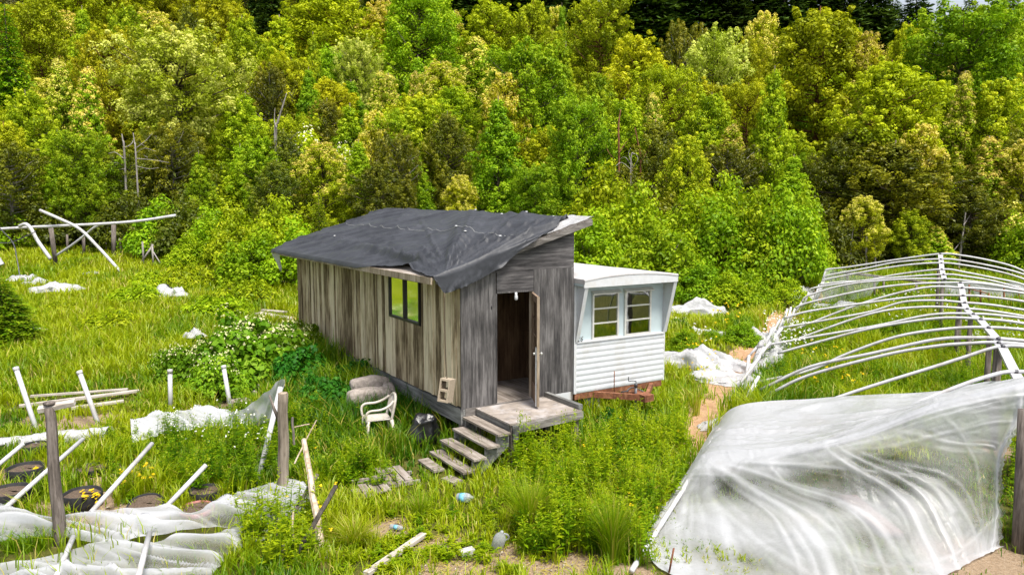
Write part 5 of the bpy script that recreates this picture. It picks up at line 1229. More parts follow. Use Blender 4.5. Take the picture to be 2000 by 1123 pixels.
def broadleaf(name, H, Rr, base, seed, kind='oval', limbs=70, per=26, tuft=0.55, leaf=0.24, bark='bark', leafm='leaf_yellow', flower=None, lop=0.25, bare=0.0, flowm=None, trunk_r=0.16, up=0.55):
    """prototype tree: tapered trunk, forking limbs, leaf tufts on the limb ends; returned root stays at the origin"""
    rng = np.random.default_rng(seed); rr = random.Random(seed)
    root = empty(name); tr = MB()
    # trunk with a slow bend
    bx, by = rr.uniform(-0.5, 0.5), rr.uniform(-0.5, 0.5)
    def axis(h): return Vector((bx * math.sin(h * 2.2) * H * 0.07, by * math.sin(h * 1.7) * H * 0.07, h * H))
    tr.tube([axis(i / 10) - Vector((0, 0, 0.4 if i == 0 else 0)) for i in range(11)], [trunk_r * (1 - 0.9 * i / 10) + 0.015 for i in range(11)], 8)
    T, rad, tint = [], [], []
    lobes = [(rr.uniform(0, 6.28), rr.uniform(0.15, 0.95), rr.uniform(0.6, 1.25)) for _ in range(9)]
    for k in range(limbs):
        hh = base + (1 - base) * ((k + rr.random()) / limbs) ** 0.9
        rel_h = (hh - base) / (1 - base); az = k * 2.399 + rr.uniform(-0.5, 0.5)
        pr = float(crown_profile(kind, np.array(rel_h)))
        lob = 1.0
        for (la, lh, ls) in lobes:
            dd = (math.cos(az - la) + 1) / 2; lob += (ls - 0.9) * lop * 3 * (dd ** 4) * math.exp(-((rel_h - lh) / 0.2) ** 2)
        ln = Rr * pr * lob * rr.uniform(0.72, 1.08)
        a = axis(hh * 0.93); rise = 0.25 + 0.45 * rel_h
        e = a + Vector((math.cos(az) * ln, math.sin(az) * ln, ln * rise * rr.uniform(0.4, 1.0)))
        if e.z > H: e.z = H - rr.uniform(0, 0.05) * H
        mid = a.lerp(e, 0.5) + Vector((rr.uniform(-.15, .15), rr.uniform(-.15, .15), -0.06 * ln)) * 1.0
        if ln > 0.5: tr.tube([a, mid, e], [0.03 + 0.012 * ln, 0.022 + 0.006 * ln, 0.012], 5)
        base_t = 0.35 + 0.3 * rr.random()
        nt_ = max(2, int(2 + ln * 1.5))
        for q in range(nt_):
            f_ = 0.42 + 0.62 * (q + rr.random()) / nt_
            if rr.random() < bare: continue
            c = a.lerp(e, f_) + Vector((rr.gauss(0, 0.22), rr.gauss(0, 0.22), rr.gauss(0.05, 0.16))) * (0.5 + 0.3 * ln)
            T.append(c); rad.append(tuft * rr.uniform(0.6, 1.15) * (0.75 + 0.25 * min(1.5, ln))); tint.append(base_t + rr.uniform(-0.15, 0.15))
        # upright leading shoots at the limb end
        if ln > 0.4:
            for q in range(rr.choice((1, 2, 2, 3))):
                T.append(e + Vector((rr.gauss(0, 0.14), rr.gauss(0, 0.14), 0.12 + 0.34 * q))); rad.append(tuft * (0.62 - 0.14 * q) * rr.uniform(0.8, 1.1)); tint.append(min(0.9, base_t + 0.12 + 0.08 * q))
    for q in range(6):
        T.append(axis(0.95) + Vector((rr.gauss(0, 0.2), rr.gauss(0, 0.2), rr.uniform(-0.3, 0.1)))); rad.append(tuft * 0.7); tint.append(0.6)
    T = np.array([tuple(t) for t in T]); rad = np.array(rad); tint = np.array(tint)
    tr.build('trunk', M[bark], root)
    v, f, tn = tufts_to_leaves(T, rad, per, leaf, rng, tint=tint, up=up)
    link('crown', np_mesh('crown', v, [f], {'tint': tn}), M[leafm], root)
    if flower:
        # cream flower spikes at the outer, upper ends of the crown
        d = np.hypot(T[:, 0], T[:, 1]) / Rr; hrel = T[:, 2] / H
        score = d * 0.5 + hrel + rng.normal(size=len(T)) * 0.12; sel = score > np.quantile(score, 1 - flower)
        Tf = T[sel] + np.array([0, 0, 0.0]); Tf[:, 2] += rad[sel] * 0.6
        v, f, tn = tufts_to_leaves(Tf, rad[sel] * 0.9, int(per * 0.75), leaf * 1.1, rng, up=0.9, aspect=0.45)
        link('blossom', np_mesh('blossom', v, [f], {'tint': tn}), M[flowm or 'blossom_cream'], root)
    return root

def conifer(name, H, Rr, seed, leafm='leaf_fir', whorls=26, base=0.05, droop=0.25, spray=0.5, dens=1.0, per=9):
    rng = np.random.default_rng(seed); rr = random.Random(seed); root = empty(name); tr = MB()
    tr.tube([(0, 0, -0.4), (0, 0, H * 0.5), (0, 0, H)], [0.02 * H + 0.03, 0.012 * H, 0.01], 8)
    C, NR, LN, TN, AX = [], [], [], [], []
    for w_ in range(whorls):
        h = base + (1 - base) * (w_ + 0.5 * rr.random()) / whorls; z = h * H
        ln = Rr * (1 - h) ** 0.85 * rr.uniform(0.8, 1.1) + 0.12
        nb = max(4, int((5 + 5 * (1 - h)) * dens)); a0 = rr.uniform(0, 6.28)
        for b_ in range(nb):
            az = a0 + 6.283 * b_ / nb + rr.uniform(-0.25, 0.25); l2 = ln * rr.uniform(0.75, 1.12)
            dx, dy = math.cos(az), math.sin(az)
            pts = []
            for i in range(5):
                f_ = i / 4; pts.append(Vector((dx * l2 * f_, dy * l2 * f_, z + l2 * (0.28 * f_ * (1 - h * 0.3) - (0.28 + droop) * f_ * f_))))
            if l2 > 0.6: tr.tube(pts, [0.012 + 0.008 * l2, 0.012, 0.01, 0.008, 0.006], 4, caps=False)
            ns_ = max(3, int(per * l2 / max(0.4, Rr * 0.5) * 1.0)); bt = 0.4 + 0.25 * rr.random()
            for s_ in range(ns_):
                f_ = 0.15 + 0.85 * (s_ + rr.random()) / ns_; i = min(3, int(f_ * 4)); p = pts[i].lerp(pts[i + 1], f_ * 4 - i)
                side = rr.choice((-1, 1)); sa = az + side * rr.uniform(0.35, 1.0)
                sl = spray * rr.uniform(0.6, 1.2) * (0.5 + 0.5 * (1 - f_)) * (0.45 + 0.55 * min(1, l2 / 1.5))
                for g_ in range(3):
                    q = p + Vector((math.cos(sa), math.sin(sa), -0.15)) * (sl * (0.3 + 0.35 * g_)) + Vector((rr.gauss(0, .05), rr.gauss(0, .05), rr.gauss(0, .04)))
                    C.append(q); NR.append((rr.gauss(0, .35), rr.gauss(0, .35), 1.0)); LN.append(sl * rr.uniform(0.5, 0.75)); AX.append((math.cos(sa + rr.gauss(0, .4)), math.sin(sa + rr.gauss(0, .4)), -0.2)); TN.append(min(1, max(0, bt + 0.3 * (f_ > 0.8) + rr.gauss(0, 0.1))))
    C = np.array([tuple(c) for c in C]); NR = np.array(NR); AX = np.array(AX); LN = np.array(LN)
    NR /= np.linalg.norm(NR, axis=1, keepdims=True); AX -= NR * np.sum(AX * NR, axis=1, keepdims=True); AX /= np.linalg.norm(AX, axis=1, keepdims=True); SD = np.cross(NR, AX)
    l = LN[:, None] * 0.5; w2 = LN[:, None] * 0.24; n = len(C)
    v = np.stack([C - AX * l, C + SD * w2 - NR * w2 * 0.4, C + AX * l, C - SD * w2 - NR * w2 * 0.4], 1).reshape(-1, 3)
    tr.build('trunk', M['bark'], root)
    link('crown', np_mesh('crown', v, [np.arange(4 * n, dtype=np.int32).reshape(n, 4)], {'tint': TN}), M[leafm], root)
    return root

# greens: yellow olive, fresh yellow green, bright green, deep olive, fir
M['leaf_olive'] = leafmat('leaves_yellow_olive', [(0.15, (0.100, 0.128, 0.0036)), (0.5, (0.300, 0.350, 0.0060)), (0.85, (0.590, 0.600, 0.0200))], hue=0.016, val=0.18)
M['leaf_yellow'] = leafmat('leaves_yellow_green', [(0.15, (0.085, 0.153, 0.0036)), (0.5, (0.250, 0.372, 0.0060)), (0.85, (0.520, 0.600, 0.0240))], hue=0.018, val=0.18)
M['leaf_green'] = leafmat('leaves_bright_green', [(0.15, (0.072, 0.149, 0.0036)), (0.5, (0.198, 0.345, 0.0060)), (0.85, (0.420, 0.540, 0.0216))], hue=0.016, val=0.18)
M['leaf_dark'] = leafmat('leaves_deep_olive', [(0.15, (0.034, 0.050, 0.003)), (0.5, (0.105, 0.135, 0.005)), (0.85, (0.26, 0.27, 0.014))], hue=0.02, gloss=0.03)
M['leaf_pale'] = leafmat('leaves_pale_lime', [(0.15, (0.11, 0.165, 0.004)), (0.5, (0.32, 0.42, 0.018)), (0.85, (0.72, 0.76, 0.20))], hue=0.012, val=0.1)
M['leaf_fir'] = leafmat('fir_needles', [(0.15, (0.012, 0.032, 0.008)), (0.5, (0.032, 0.066, 0.012)), (0.85, (0.08, 0.13, 0.02))], trans=0.15, hue=0.015)
M['leaf_fir_light'] = leafmat('bright_fir_needles', [(0.15, (0.045, 0.10, 0.004)), (0.5, (0.14, 0.25, 0.006)), (0.85, (0.36, 0.45, 0.016))], trans=0.25, hue=0.02)
M['blossom_cream'] = leafmat('cream_catkins', [(0.2, (0.46, 0.40, 0.04)), (0.5, (0.68, 0.60, 0.11)), (0.8, (0.84, 0.74, 0.25))], hue=0.012, trcol=(1, 0.95, 0.75))
M['blossom_white'] = leafmat('white_blossom', [(0.2, (0.62, 0.58, 0.38)), (0.8, (0.85, 0.82, 0.66))], hue=0.005, trcol=(1, 1, 0.9))

PROTO = {}   # name -> (root, H, width)
def proto(key, root, H, Wd): PROTO[key] = (root, H, Wd)
proto('olive_a', broadleaf('broadleaf_tree', 10, 3.0, 0.16, 21, 'oval', 92, 66, 0.58, 0.152, 'red_bark', 'leaf_olive'), 10, 6.2)
proto('olive_b', broadleaf('broadleaf_tree', 10, 2.7, 0.22, 22, 'round', 84, 66, 0.55, 0.146, 'red_bark', 'leaf_olive', lop=0.4), 10, 5.6)
proto('yellow_a', broadleaf('broadleaf_tree', 9, 2.5, 0.08, 23, 'oval', 92, 66, 0.52, 0.146, 'bark', 'leaf_yellow'), 9, 5.2)
proto('yellow_b', broadleaf('broadleaf_tree', 9, 2.2, 0.06, 24, 'cone', 96, 66, 0.5, 0.139, 'bark', 'leaf_yellow', lop=0.4), 9, 4.7)
proto('green_a', broadleaf('broadleaf_tree', 10, 3.3, 0.10, 25, 'round', 96, 66, 0.62, 0.164, 'bark', 'leaf_green', lop=0.35), 10, 6.8)
proto('green_b', broadleaf('broadleaf_tree', 9, 2.3, 0.04, 26, 'cone', 96, 66, 0.52, 0.146, 'bark', 'leaf_green', lop=0.3), 9, 4.9)
proto('cream_a', broadleaf('blossoming_tree', 9, 2.4, 0.10, 27, 'oval', 88, 58, 0.5, 0.146, 'bark', 'leaf_olive', flower=0.34), 9, 5.0)
proto('cream_b', broadleaf('blossoming_tree', 9, 2.1, 0.08, 28, 'cone', 86, 58, 0.5, 0.146, 'bark', 'leaf_yellow', flower=0.36), 9, 4.5)
proto('dark_a', broadleaf('broadleaf_tree', 10, 3.0, 0.12, 29, 'oval', 86, 66, 0.6, 0.152, 'bark', 'leaf_dark', bare=0.1), 10, 6.2)
proto('dark_b', broadleaf('broadleaf_tree', 8, 2.6, 0.10, 30, 'round', 80, 66, 0.55, 0.146, 'dead_bark', 'leaf_dark', bare=0.18), 8, 5.4)
proto('pale_a', broadleaf('broadleaf_tree', 13, 4.0, 0.34, 31, 'round', 96, 66, 0.62, 0.182, 'bark', 'leaf_pale', bare=0.15, lop=0.5, trunk_r=0.26), 13, 8.2)
proto('fir_a', conifer('fir_tree', 16, 3.6, 41, 'leaf_fir', 52, 0.06, 0.3, 1.25, 1.5, 16), 16, 6.4)
proto('fir_b', conifer('fir_tree', 14, 3.0, 42, 'leaf_fir', 48, 0.05, 0.25, 1.15, 1.5, 15), 14, 5.2)
proto('fir_light', conifer('fir_tree', 8, 2.3, 43, 'leaf_fir_light', 40, 0.02, 0.15, 0.62, 1.5, 15), 8, 4.4)
KIND = {'olive_a': 'yellow olive tree', 'olive_b': 'olive gold tree', 'yellow_a': 'yellow green tree', 'yellow_b': 'slim yellow green tree', 'green_a': 'bright green tree',
        'green_b': 'slim bright green tree', 'cream_a': 'dark cream blossoming tree', 'cream_b': 'yellowish cream blossoming tree', 'dark_a': 'deep olive tree', 'dark_b': 'thin dark tree', 'pale_a': 'tall pale lime tree', 'fir_a': 'dark green fir', 'fir_b': 'slim dark fir', 'fir_light': 'bright green young fir'}
PLACED = []
used_proto = set()
def put(key, px, ytop, d, wpx=None, rz=None, special=None, group=None):
    root, H0, W0 = PROTO[key]
    top = at(px, ytop, d); g_ = gz(top.x, top.y); H = top.z - g_
    if H < 1.0: return None
    sz = H / H0; sx = (wpx * d / FPX) / W0 if wpx else sz * random.uniform(0.85, 1.1)
    if key in used_proto: o = copy_tree(root)
    else: o = root; used_proto.add(key)
    o.location = (top.x, top.y, g_ - 0.05); o.rotation_euler = (0, 0, rz if rz is not None else random.uniform(0, 6.28)); o.scale = (sx, sx, sz)
    PLACED.append(dict(o=o, key=key, px=px, y=ytop, d=d, special=special, x=top.x, wy=top.y, r=sx * W0 / 2)); return o

TREES = [ # key, apex pixel x, apex pixel y, depth, crown width px
 ('fir_light', 8, 5, 62, 150), ('olive_a', 78, -15, 74, 150), ('green_b', 165, 10, 66, 120), ('yellow_a', 235, 5, 72, 120), ('olive_b', 215, 60, 58, 130), ('pale_a', 325, 62, 50, 235), ('yellow_a', 40, 172, 50, 130), ('cream_b', 105, 112, 55, 110), ('cream_b', 178, 130, 53, 110),
 ('yellow_a', 120, 250, 47, 110), ('olive_a', 10, 235, 46, 120), ('dark_a', 170, 260, 49, 150), ('olive_a', 425, -10, 78, 150), ('dark_a', 372, 5, 84, 90), ('yellow_a', 470, 25, 70, 120), ('cream_a', 290, 20, 80, 110), ('yellow_b', 545, 30, 68, 160), ('olive_a', 640, -20, 82, 230), ('yellow_b', 612, 62, 66, 80), ('pale_a', 690, 78, 72, 82),
 ('green_a', 818, -10, 84, 190), ('cream_a', 742, 0, 90, 110), ('cream_b', 895, 20, 92, 110), ('olive_a', 960, 0, 90, 150), ('dark_b', 525, 140, 60, 110), ('green_b', 598, 130, 58, 100), ('cream_b', 752, 142, 60, 105), ('cream_b', 815, 137, 62, 70), ('cream_a', 862, 118, 66, 120), ('cream_b', 930, 68, 70, 160), ('cream_a', 985, 140, 58, 100),
 ('yellow_b', 690, 200, 52, 130), ('yellow_a', 832, 188, 52, 150), ('olive_b', 562, 112, 62, 110), ('yellow_a', 460, 190, 50, 130), ('olive_a', 395, 200, 56, 130), ('dark_a', 640, 190, 56, 110), ('green_a', 760, 225, 50, 130), ('cream_a', 735, 215, 49, 90), ('dark_a', 875, 215, 50, 110),
 ('green_b', 975, 185, 47, 150), ('green_a', 1035, 95, 60, 190), ('olive_a', 1040, 0, 86, 120), ('green_b', 1100, 5, 88, 60), ('olive_b', 1168, -5, 86, 130), ('cream_a', 1085, 12, 90, 60), ('olive_a', 1240, 68, 62, 180), ('yellow_a', 1160, 140, 55, 110), ('olive_b', 1300, 130, 55, 140), ('yellow_b', 1110, 80, 66, 90), ('dark_b', 1330, 60, 72, 100),
 ('pale_a', 1395, 70, 66, 140), ('olive_b', 1455, 80, 70, 100), ('cream_a', 1490, 22, 84, 100), ('olive_a', 1610, 12, 58, 240), ('yellow_b', 1515, 128, 46, 130), ('green_b', 1545, 300, 40, 130), ('yellow_a', 1385, 180, 52, 130), ('cream_b', 1440, 240, 46, 120), ('olive_b', 1470, 160, 56, 110), ('cream_a', 1690, 62, 56, 120), ('olive_a', 1740, 118, 46, 250), ('cream_a', 1800, 240, 43, 110), ('olive_a', 1770, 45, 66, 110), ('green_b', 1682, 45, 72, 60),
 ('green_a', 1875, 30, 60, 260), ('green_a', 1945, 18, 66, 150), ('cream_b', 1890, 138, 50, 110), ('yellow_a', 1960, 150, 50, 170), ('yellow_a', 1835, 160, 52, 110), ('cream_b', 1930, 265, 43, 150), ('cream_a', 2000, 270, 42, 110), ('dark_a', 1755, 272, 43, 260), ('dark_a', 1655, 250, 45, 160), ('dark_a', 1900, 360, 41, 140), ('dark_b', 1420, 290, 45, 130), ('dark_a', 1280, 230, 47, 140), ('yellow_a', 1215, 190, 48, 130), ('green_a', 1130, 200, 46, 150), ('yellow_a', 1350, 260, 43, 110), ('cream_b', 1270, 180, 50, 100),
 ('cream_a', 1690, 380, 40, 85), ('yellow_a', 1780, 405, 40, 80), ('cream_b', 1835, 440, 40, 90), ('cream_b', 1970, 420, 40, 110), ('dark_b', 330, 250, 47, 130), ('dark_b', 250, 300, 46, 120), ('dark_a', 555, 250, 46, 110), ('yellow_a', 500, 262, 45, 120), ('green_b', 700, 270, 46, 110), ('dark_b', 780, 270, 45, 100), ('dark_a', 60, 330, 47, 110), ('olive_a', 150, 180, 60, 110), ('cream_a', 270, 150, 62, 100),
 # dark firs along the ridge
 ('fir_a', 1270, -85, 108, 198), ('fir_b', 1320, -70, 112, 162), ('fir_a', 1375, -95, 110, 198), ('fir_b', 1430, -65, 108, 162), ('fir_a', 1480, -90, 114, 198), ('fir_b', 1535, -65, 108, 162), ('fir_a', 1590, -80, 112, 198), ('fir_b', 1650, -65, 104, 162), ('fir_a', 1705, -55, 106, 180), ('fir_a', 1792, -28, 96, 150), ('fir_b', 1745, -12, 110, 105), ('fir_b', 1895, -8, 100, 93), ('fir_a', 1975, -25, 98, 135), ('fir_b', 1220, -75, 112, 162), ('fir_a', 1130, -90, 116, 180), ('fir_b', 940, -75, 110, 144), ('dark_a', 1865, 8, 92, 60), ('fir_b', 2030, -25, 96, 150), ('fir_a', 1060, -90, 112, 180), ('fir_b', 1000, -85, 114, 168), ('fir_a', 890, -95, 118, 180),
]
for a in TREES: put(*a)
# fill the rest of the slope so that crowns close up
fr = random.Random(99)
keys_by_row = {0: ['yellow_a', 'dark_a', 'cream_a', 'green_a', 'green_b', 'dark_b', 'yellow_b'], 1: ['olive_a', 'yellow_b', 'cream_b', 'green_a', 'olive_b', 'green_b', 'cream_a', 'yellow_a'], 2: ['olive_a', 'green_b', 'cream_a', 'yellow_a', 'green_a', 'cream_b', 'yellow_b'], 3: ['olive_a', 'cream_a', 'dark_a', 'fir_b', 'olive_b', 'cream_b'], 4: ['olive_a', 'dark_a', 'fir_b', 'olive_b']}
def clear(x, y, r):
    for p in PLACED:
        if math.hypot(p['x'] - x, p['wy'] - y) < 0.62 * (p['r'] + r): return False
    return True
for row, d0, d1, ntry, h0, h1 in [(0, 43, 50, 130, 4.5, 7.5), (1, 51, 62, 130, 7, 10), (2, 63, 80, 140, 8, 11), (3, 82, 104, 90, 9, 13), (4, 105, 165, 120, 15, 20)]:
    for _ in range(ntry):
        d = fr.uniform(d0, d1); x = fr.uniform(-1, 1) * (0.72 * d + (6 if row < 2 else 0))
        if row == 0 and (x + 20) > -1 and x > -6 and d < 44: pass
        if row == 4 and x > 30 - 0.2 * (d - 105): continue
        h = fr.uniform(h0, h1); r = h * 0.30
        if not clear(x, d, r): continue
        key = fr.choice(keys_by_row[row]); z = gz(x, d) + h; q = proj((x, d, z))
        put(key, q[0], q[1], d)
print('trees', len(PLACED), sum(-150 < q_['px'] < 2150 for q_ in PLACED))

# dead snags and grey trunks
def snag(bot_d, pts_px, r0, r1, label, branches=(), mat='dead_bark', name='dead_tree'):
    P = [at(*q, bot_d) for q in pts_px]; b = P[0].copy(); b.z = gz(b.x, b.y) - 0.2; t = empty(name, b, 0, label, 'dead tree', 'dead grey trees in the forest')
    chain = [b - b] + [p - b for p in P[1:]]; n = len(chain)
    MB().tube(smooth_path(chain, 24), [r0 + (r1 - r0) * i / (len(smooth_path(chain, 24)) - 1) for i in range(len(smooth_path(chain, 24)))], 8).build('trunk', M[mat], t)
    rs = random.Random(int(bot_d * 7 + pts_px[0][0]))
    for br in branches:
        pp = [at(*q, bot_d + rs.uniform(-0.5, 0.5)) - b for q in br]; sp = smooth_path(pp, 10)
        MB().tube(sp, [r0 * 0.4 + (0.012 - r0 * 0.4) * i / (len(sp) - 1) for i in range(len(sp))], 5).build('branch', M[mat], t)
    return t
snag(45.5, [(537, 330), (538, 268), (542, 240), (553, 205), (560, 182)], 0.12, 0.02, 'leaning dead snag standing above the bushes left of the cabin roof', [[(540, 290), (560, 278), (582, 258)], [(553, 205), (549, 195)], [(540, 250), (536, 236), (537, 212)]])
snag(44.5, [(243, 345), (243, 300), (240, 275), (238, 262)], 0.075, 0.025, 'short grey dead trunk with tangled twigs below the tall pale tree', [[(243, 325), (228, 318), (215, 322)], [(242, 310), (225, 298), (212, 300)], [(242, 290), (256, 282), (262, 270)], [(243, 330), (215, 335), (205, 345)]])
snag(44.5, [(268, 345), (265, 300), (263, 280), (260, 260)], 0.06, 0.02, 'slim grey dead trunk right beside the shorter tangled one', [[(266, 310), (300, 313), (330, 318)], [(265, 290), (285, 275), (296, 262)], [(267, 325), (290, 330), (310, 328)], [(266, 300), (282, 290), (305, 296)]])
snag(44.0, [(735, 400), (734, 365), (733, 352), (732, 342)], 0.07, 0.025, 'dead grey trunk with drooping twigs behind the left of the black roof', [[(734, 365), (720, 362), (705, 368)], [(734, 372), (752, 366), (765, 372)], [(734, 385), (745, 392), (752, 402)]])
snag(45.0, [(1208, 370), (1209, 330), (1208, 250), (1212, 215)], 0.085, 0.04, 'reddish bare trunk in the dark gap right of the cabin roof', [[(1208, 300), (1222, 280), (1240, 262)], [(1208, 320), (1190, 300), (1182, 280)]], 'red_bark', 'bare_tree')
snag(45.5, [(1252, 360), (1251, 320), (1246, 280), (1240, 250)], 0.07, 0.035, 'second reddish bare trunk, right of the first in the dark gap', [[(1251, 320), (1262, 300), (1270, 285)]], 'red_bark', 'bare_tree')
snag(43.0, [(1236, 345), (1232, 320), (1240, 300)], 0.05, 0.02, 'tangle of dead grey twigs under the reddish bare trunks', [[(1236, 335), (1215, 318), (1202, 325)], [(1236, 330), (1222, 308), (1208, 312)], [(1236, 330), (1246, 312), (1242, 300)], [(1236, 340), (1205, 335), (1196, 328)], [(1236, 325), (1228, 300), (1232, 290)]], 'dead_bark', 'dead_brush')
snag(39.5, [(1692, 515), (1692, 470), (1694, 455)], 0.07, 0.03, 'pale dead stem just behind the far end of the hoop house')
snag(39.5, [(1658, 518), (1663, 470), (1668, 440)], 0.05, 0.02, 'thin dark dead stem left of the pale one behind the hoops')
snag(40.0, [(1872, 505), (1880, 460), (1886, 415)], 0.07, 0.03, 'bare leaning sapling behind the top of the hoop house', [[(1878, 470), (1862, 490), (1850, 498)], [(1882, 440), (1895, 420)], [(1876, 485), (1890, 455), (1898, 440)]])
snag(40.0, [(1712, 512), (1708, 480), (1704, 460)], 0.06, 0.03, 'short pale dead stem right of the other pale one behind the hoops')

# labels: kind, place and rank, all read off the finished layout
def sector(px):
    if px < 330: return 'at the left end'
    if px < 620: return 'left of the cabin roof'
    if px < 1130: return 'above the cabin roof'
    if px < 1430: return 'above the caravan'
    if px < 1720: return 'left of the hoop ridge'
    return 'at the right end'
def band(d):
    return 'front row' if d < 48.5 else 'second row' if d < 56 else 'lower slope' if d < 66 else 'middle slope' if d < 80 else 'upper slope' if d < 95 else 'skyline ridge'
random.seed(31)
ORD = ['leftmost', 'second', 'third', 'fourth', 'fifth', 'sixth', 'seventh', 'eighth', 'ninth', 'tenth', 'eleventh', 'twelfth', 'thirteenth', 'fourteenth', 'fifteenth', 'sixteenth', 'seventeenth', 'eighteenth', 'nineteenth', 'twentieth']
groups_ = {}
for p in PLACED: groups_.setdefault((KIND[p['key']], band(p['d']), sector(p['px'])), []).append(p)
for (kd, bd, sc_), ps in groups_.items():
    ps.sort(key=lambda p: p['px'])
    for i, p in enumerate(ps):
        rank = '' if len(ps) == 1 else (', leftmost' if i == 0 else ', %s from left' % ORD[min(i, 19)])
        lab = '%s on the %s %s%s' % (kd, bd, sc_, rank)
        tag(p['o'], lab.replace('on the front row', 'in the front row').replace('on the second row', 'in the second row'), 'tree', 'trees on the wooded hillside')
# ---------------------------------------------------------------- shrubs along the forest edge and round the cabin
def shrub(name, H, Wd, seed, leafm, leaf=0.15, n=150, per=26, tuft=0.34, flower=None, flowm='blossom_white', bark='bark', fl_size=0.09, aspect=0.6):
    rng = np.random.default_rng(seed); rr = random.Random(seed); root = empty(name); st = MB(); T, rad, tint = [], [], []
    for k in range(n):
        az = rr.uniform(0, 6.28); q = rr.random() ** 0.5; hmax = H * (1 - 0.75 * q ** 2.2) * (0.8 + 0.35 * nz(math.cos(az) * 1.4 + seed, math.sin(az) * 1.4, q * 2))
        hmax = min(H, hmax); z = hmax * (1 - 0.55 * rr.random() ** 1.6); r = Wd / 2 * q * (1 + 0.25 * nz(az * 1.2 + seed, 5.0))
        T.append((r * math.cos(az), r * math.sin(az), z)); rad.append(tuft * rr.uniform(0.6, 1.2)); tint.append(0.32 + 0.36 * rr.random())
        if k % 7 == 0: st.tube([(0.1 * math.cos(az), 0.1 * math.sin(az), -0.1), (r * 0.5 * math.cos(az), r * 0.5 * math.sin(az), z * 0.65), (r * math.cos(az), r * math.sin(az), z)], [0.025, 0.016, 0.008], 5)
    st.build('stems', M[bark], root); T = np.array(T); rad = np.array(rad)
    v, f, tn = tufts_to_leaves(T, rad, per, leaf, rng, tint=np.array(tint), up=0.7, aspect=aspect)
    link('foliage', np_mesh('foliage', v, [f], {'tint': tn}), M[leafm], root)
    if flower:
        top = np.argsort(-(T[:, 2] + rng.normal(size=len(T)) * 0.15 * H))[:int(len(T) * flower)]; Tf = T[top].copy(); Tf[:, 2] += rad[top] * 0.5
        v, f, tn = tufts_to_leaves(Tf, rad[top] * 0.9, 9, fl_size, rng, up=1.2, aspect=0.9)
        link('blossom', np_mesh('blossom', v, [f], {'tint': tn}), M[flowm], root)
    return root
SP = {}
M['blossom_bramble'] = leafmat('cream_bramble_blossom', [(0.2, (0.60, 0.58, 0.25)), (0.8, (0.80, 0.77, 0.50))], hue=0.005, val=0.1, trcol=(1, 1, 0.9))
SP['lime'] = (shrub('shrub', 3, 3.4, 51, 'leaf_yellow', 0.135, 200, 44, 0.42), 3, 3.4)
SP['green'] = (shrub('shrub', 3, 3.2, 52, 'leaf_green', 0.135, 200, 44, 0.42), 3, 3.2)
SP['dark'] = (shrub('shrub', 2.6, 3.2, 53, 'leaf_dark', 0.13, 190, 42, 0.42), 2.6, 3.2)
SP['cream'] = (shrub('shrub', 3, 3.0, 54, 'leaf_yellow', 0.13, 190, 40, 0.4, 0.25, 'blossom_cream', fl_size=0.12), 3, 3.0)
SP['pink'] = (shrub('flowering_shrub', 3, 3.6, 55, 'leaf_yellow', 0.13, 190, 40, 0.4, 0.16, 'blossom_white', fl_size=0.075), 3, 3.6)
SP['bramble'] = (shrub('bramble', 1.3, 2.5, 56, 'leaf_bramble' if 'leaf_bramble' in M else M.setdefault('leaf_bramble', leafmat('bramble_leaves', [(0.15, (0.05, 0.13, 0.005)), (0.5, (0.14, 0.27, 0.008)), (0.85, (0.30, 0.42, 0.03))], hue=0.012)) and 'leaf_bramble', 0.13, 300, 22, 0.22, 0.14, 'blossom_bramble', fl_size=0.06, aspect=0.8), 1.3, 2.5)
SP['leafy'] = (shrub('leafy_bush', 1.2, 2.2, 57, 'leaf_lush' if 'leaf_lush' in M else M.setdefault('leaf_lush', leafmat('lush_green_leaves', [(0.15, (0.012, 0.07, 0.006)), (0.5, (0.035, 0.14, 0.010)), (0.85, (0.09, 0.22, 0.02))], hue=0.012)) and 'leaf_lush', 0.14, 230, 22, 0.22, aspect=0.85), 1.2, 2.2)
SP['fern'] = (shrub('fern_clump', 0.9, 2.0, 58, 'leaf_yellow', 0.16, 150, 22, 0.2, aspect=0.3), 0.9, 2.0)
NAMES = {'lime': 'yellow green shrub', 'green': 'bright green shrub', 'dark': 'dark olive shrub', 'cream': 'cream tipped shrub', 'pink': 'white blossoming shrub', 'bramble': 'white flowering bramble', 'leafy': 'lush green leafy bush', 'fern': 'ferny low bush'}
used_shrub = set(); SHR = []
def bush(kind, px, pybase, wpx, hpx, label=None, group='shrubs along the forest edge', depth=None):
    root, H0, W0 = SP[kind]
    p = onground(px, pybase) if depth is None else at(px, pybase, depth)
    if depth is not None: p.z = gz(p.x, p.y)
    d = p.y
    if kind in used_shrub: o = copy_tree(root)
    else: o = root; used_shrub.add(kind)
    o.location = (p.x, p.y, p.z - 0.05); o.rotation_euler = (0, 0, random.uniform(0, 6.28)); s = wpx * d / FPX / W0; o.scale = (s, s, hpx * d / FPX / H0)
    SHR.append(dict(o=o, kind=kind, px=px, d=d, label=label, group=group)); return o
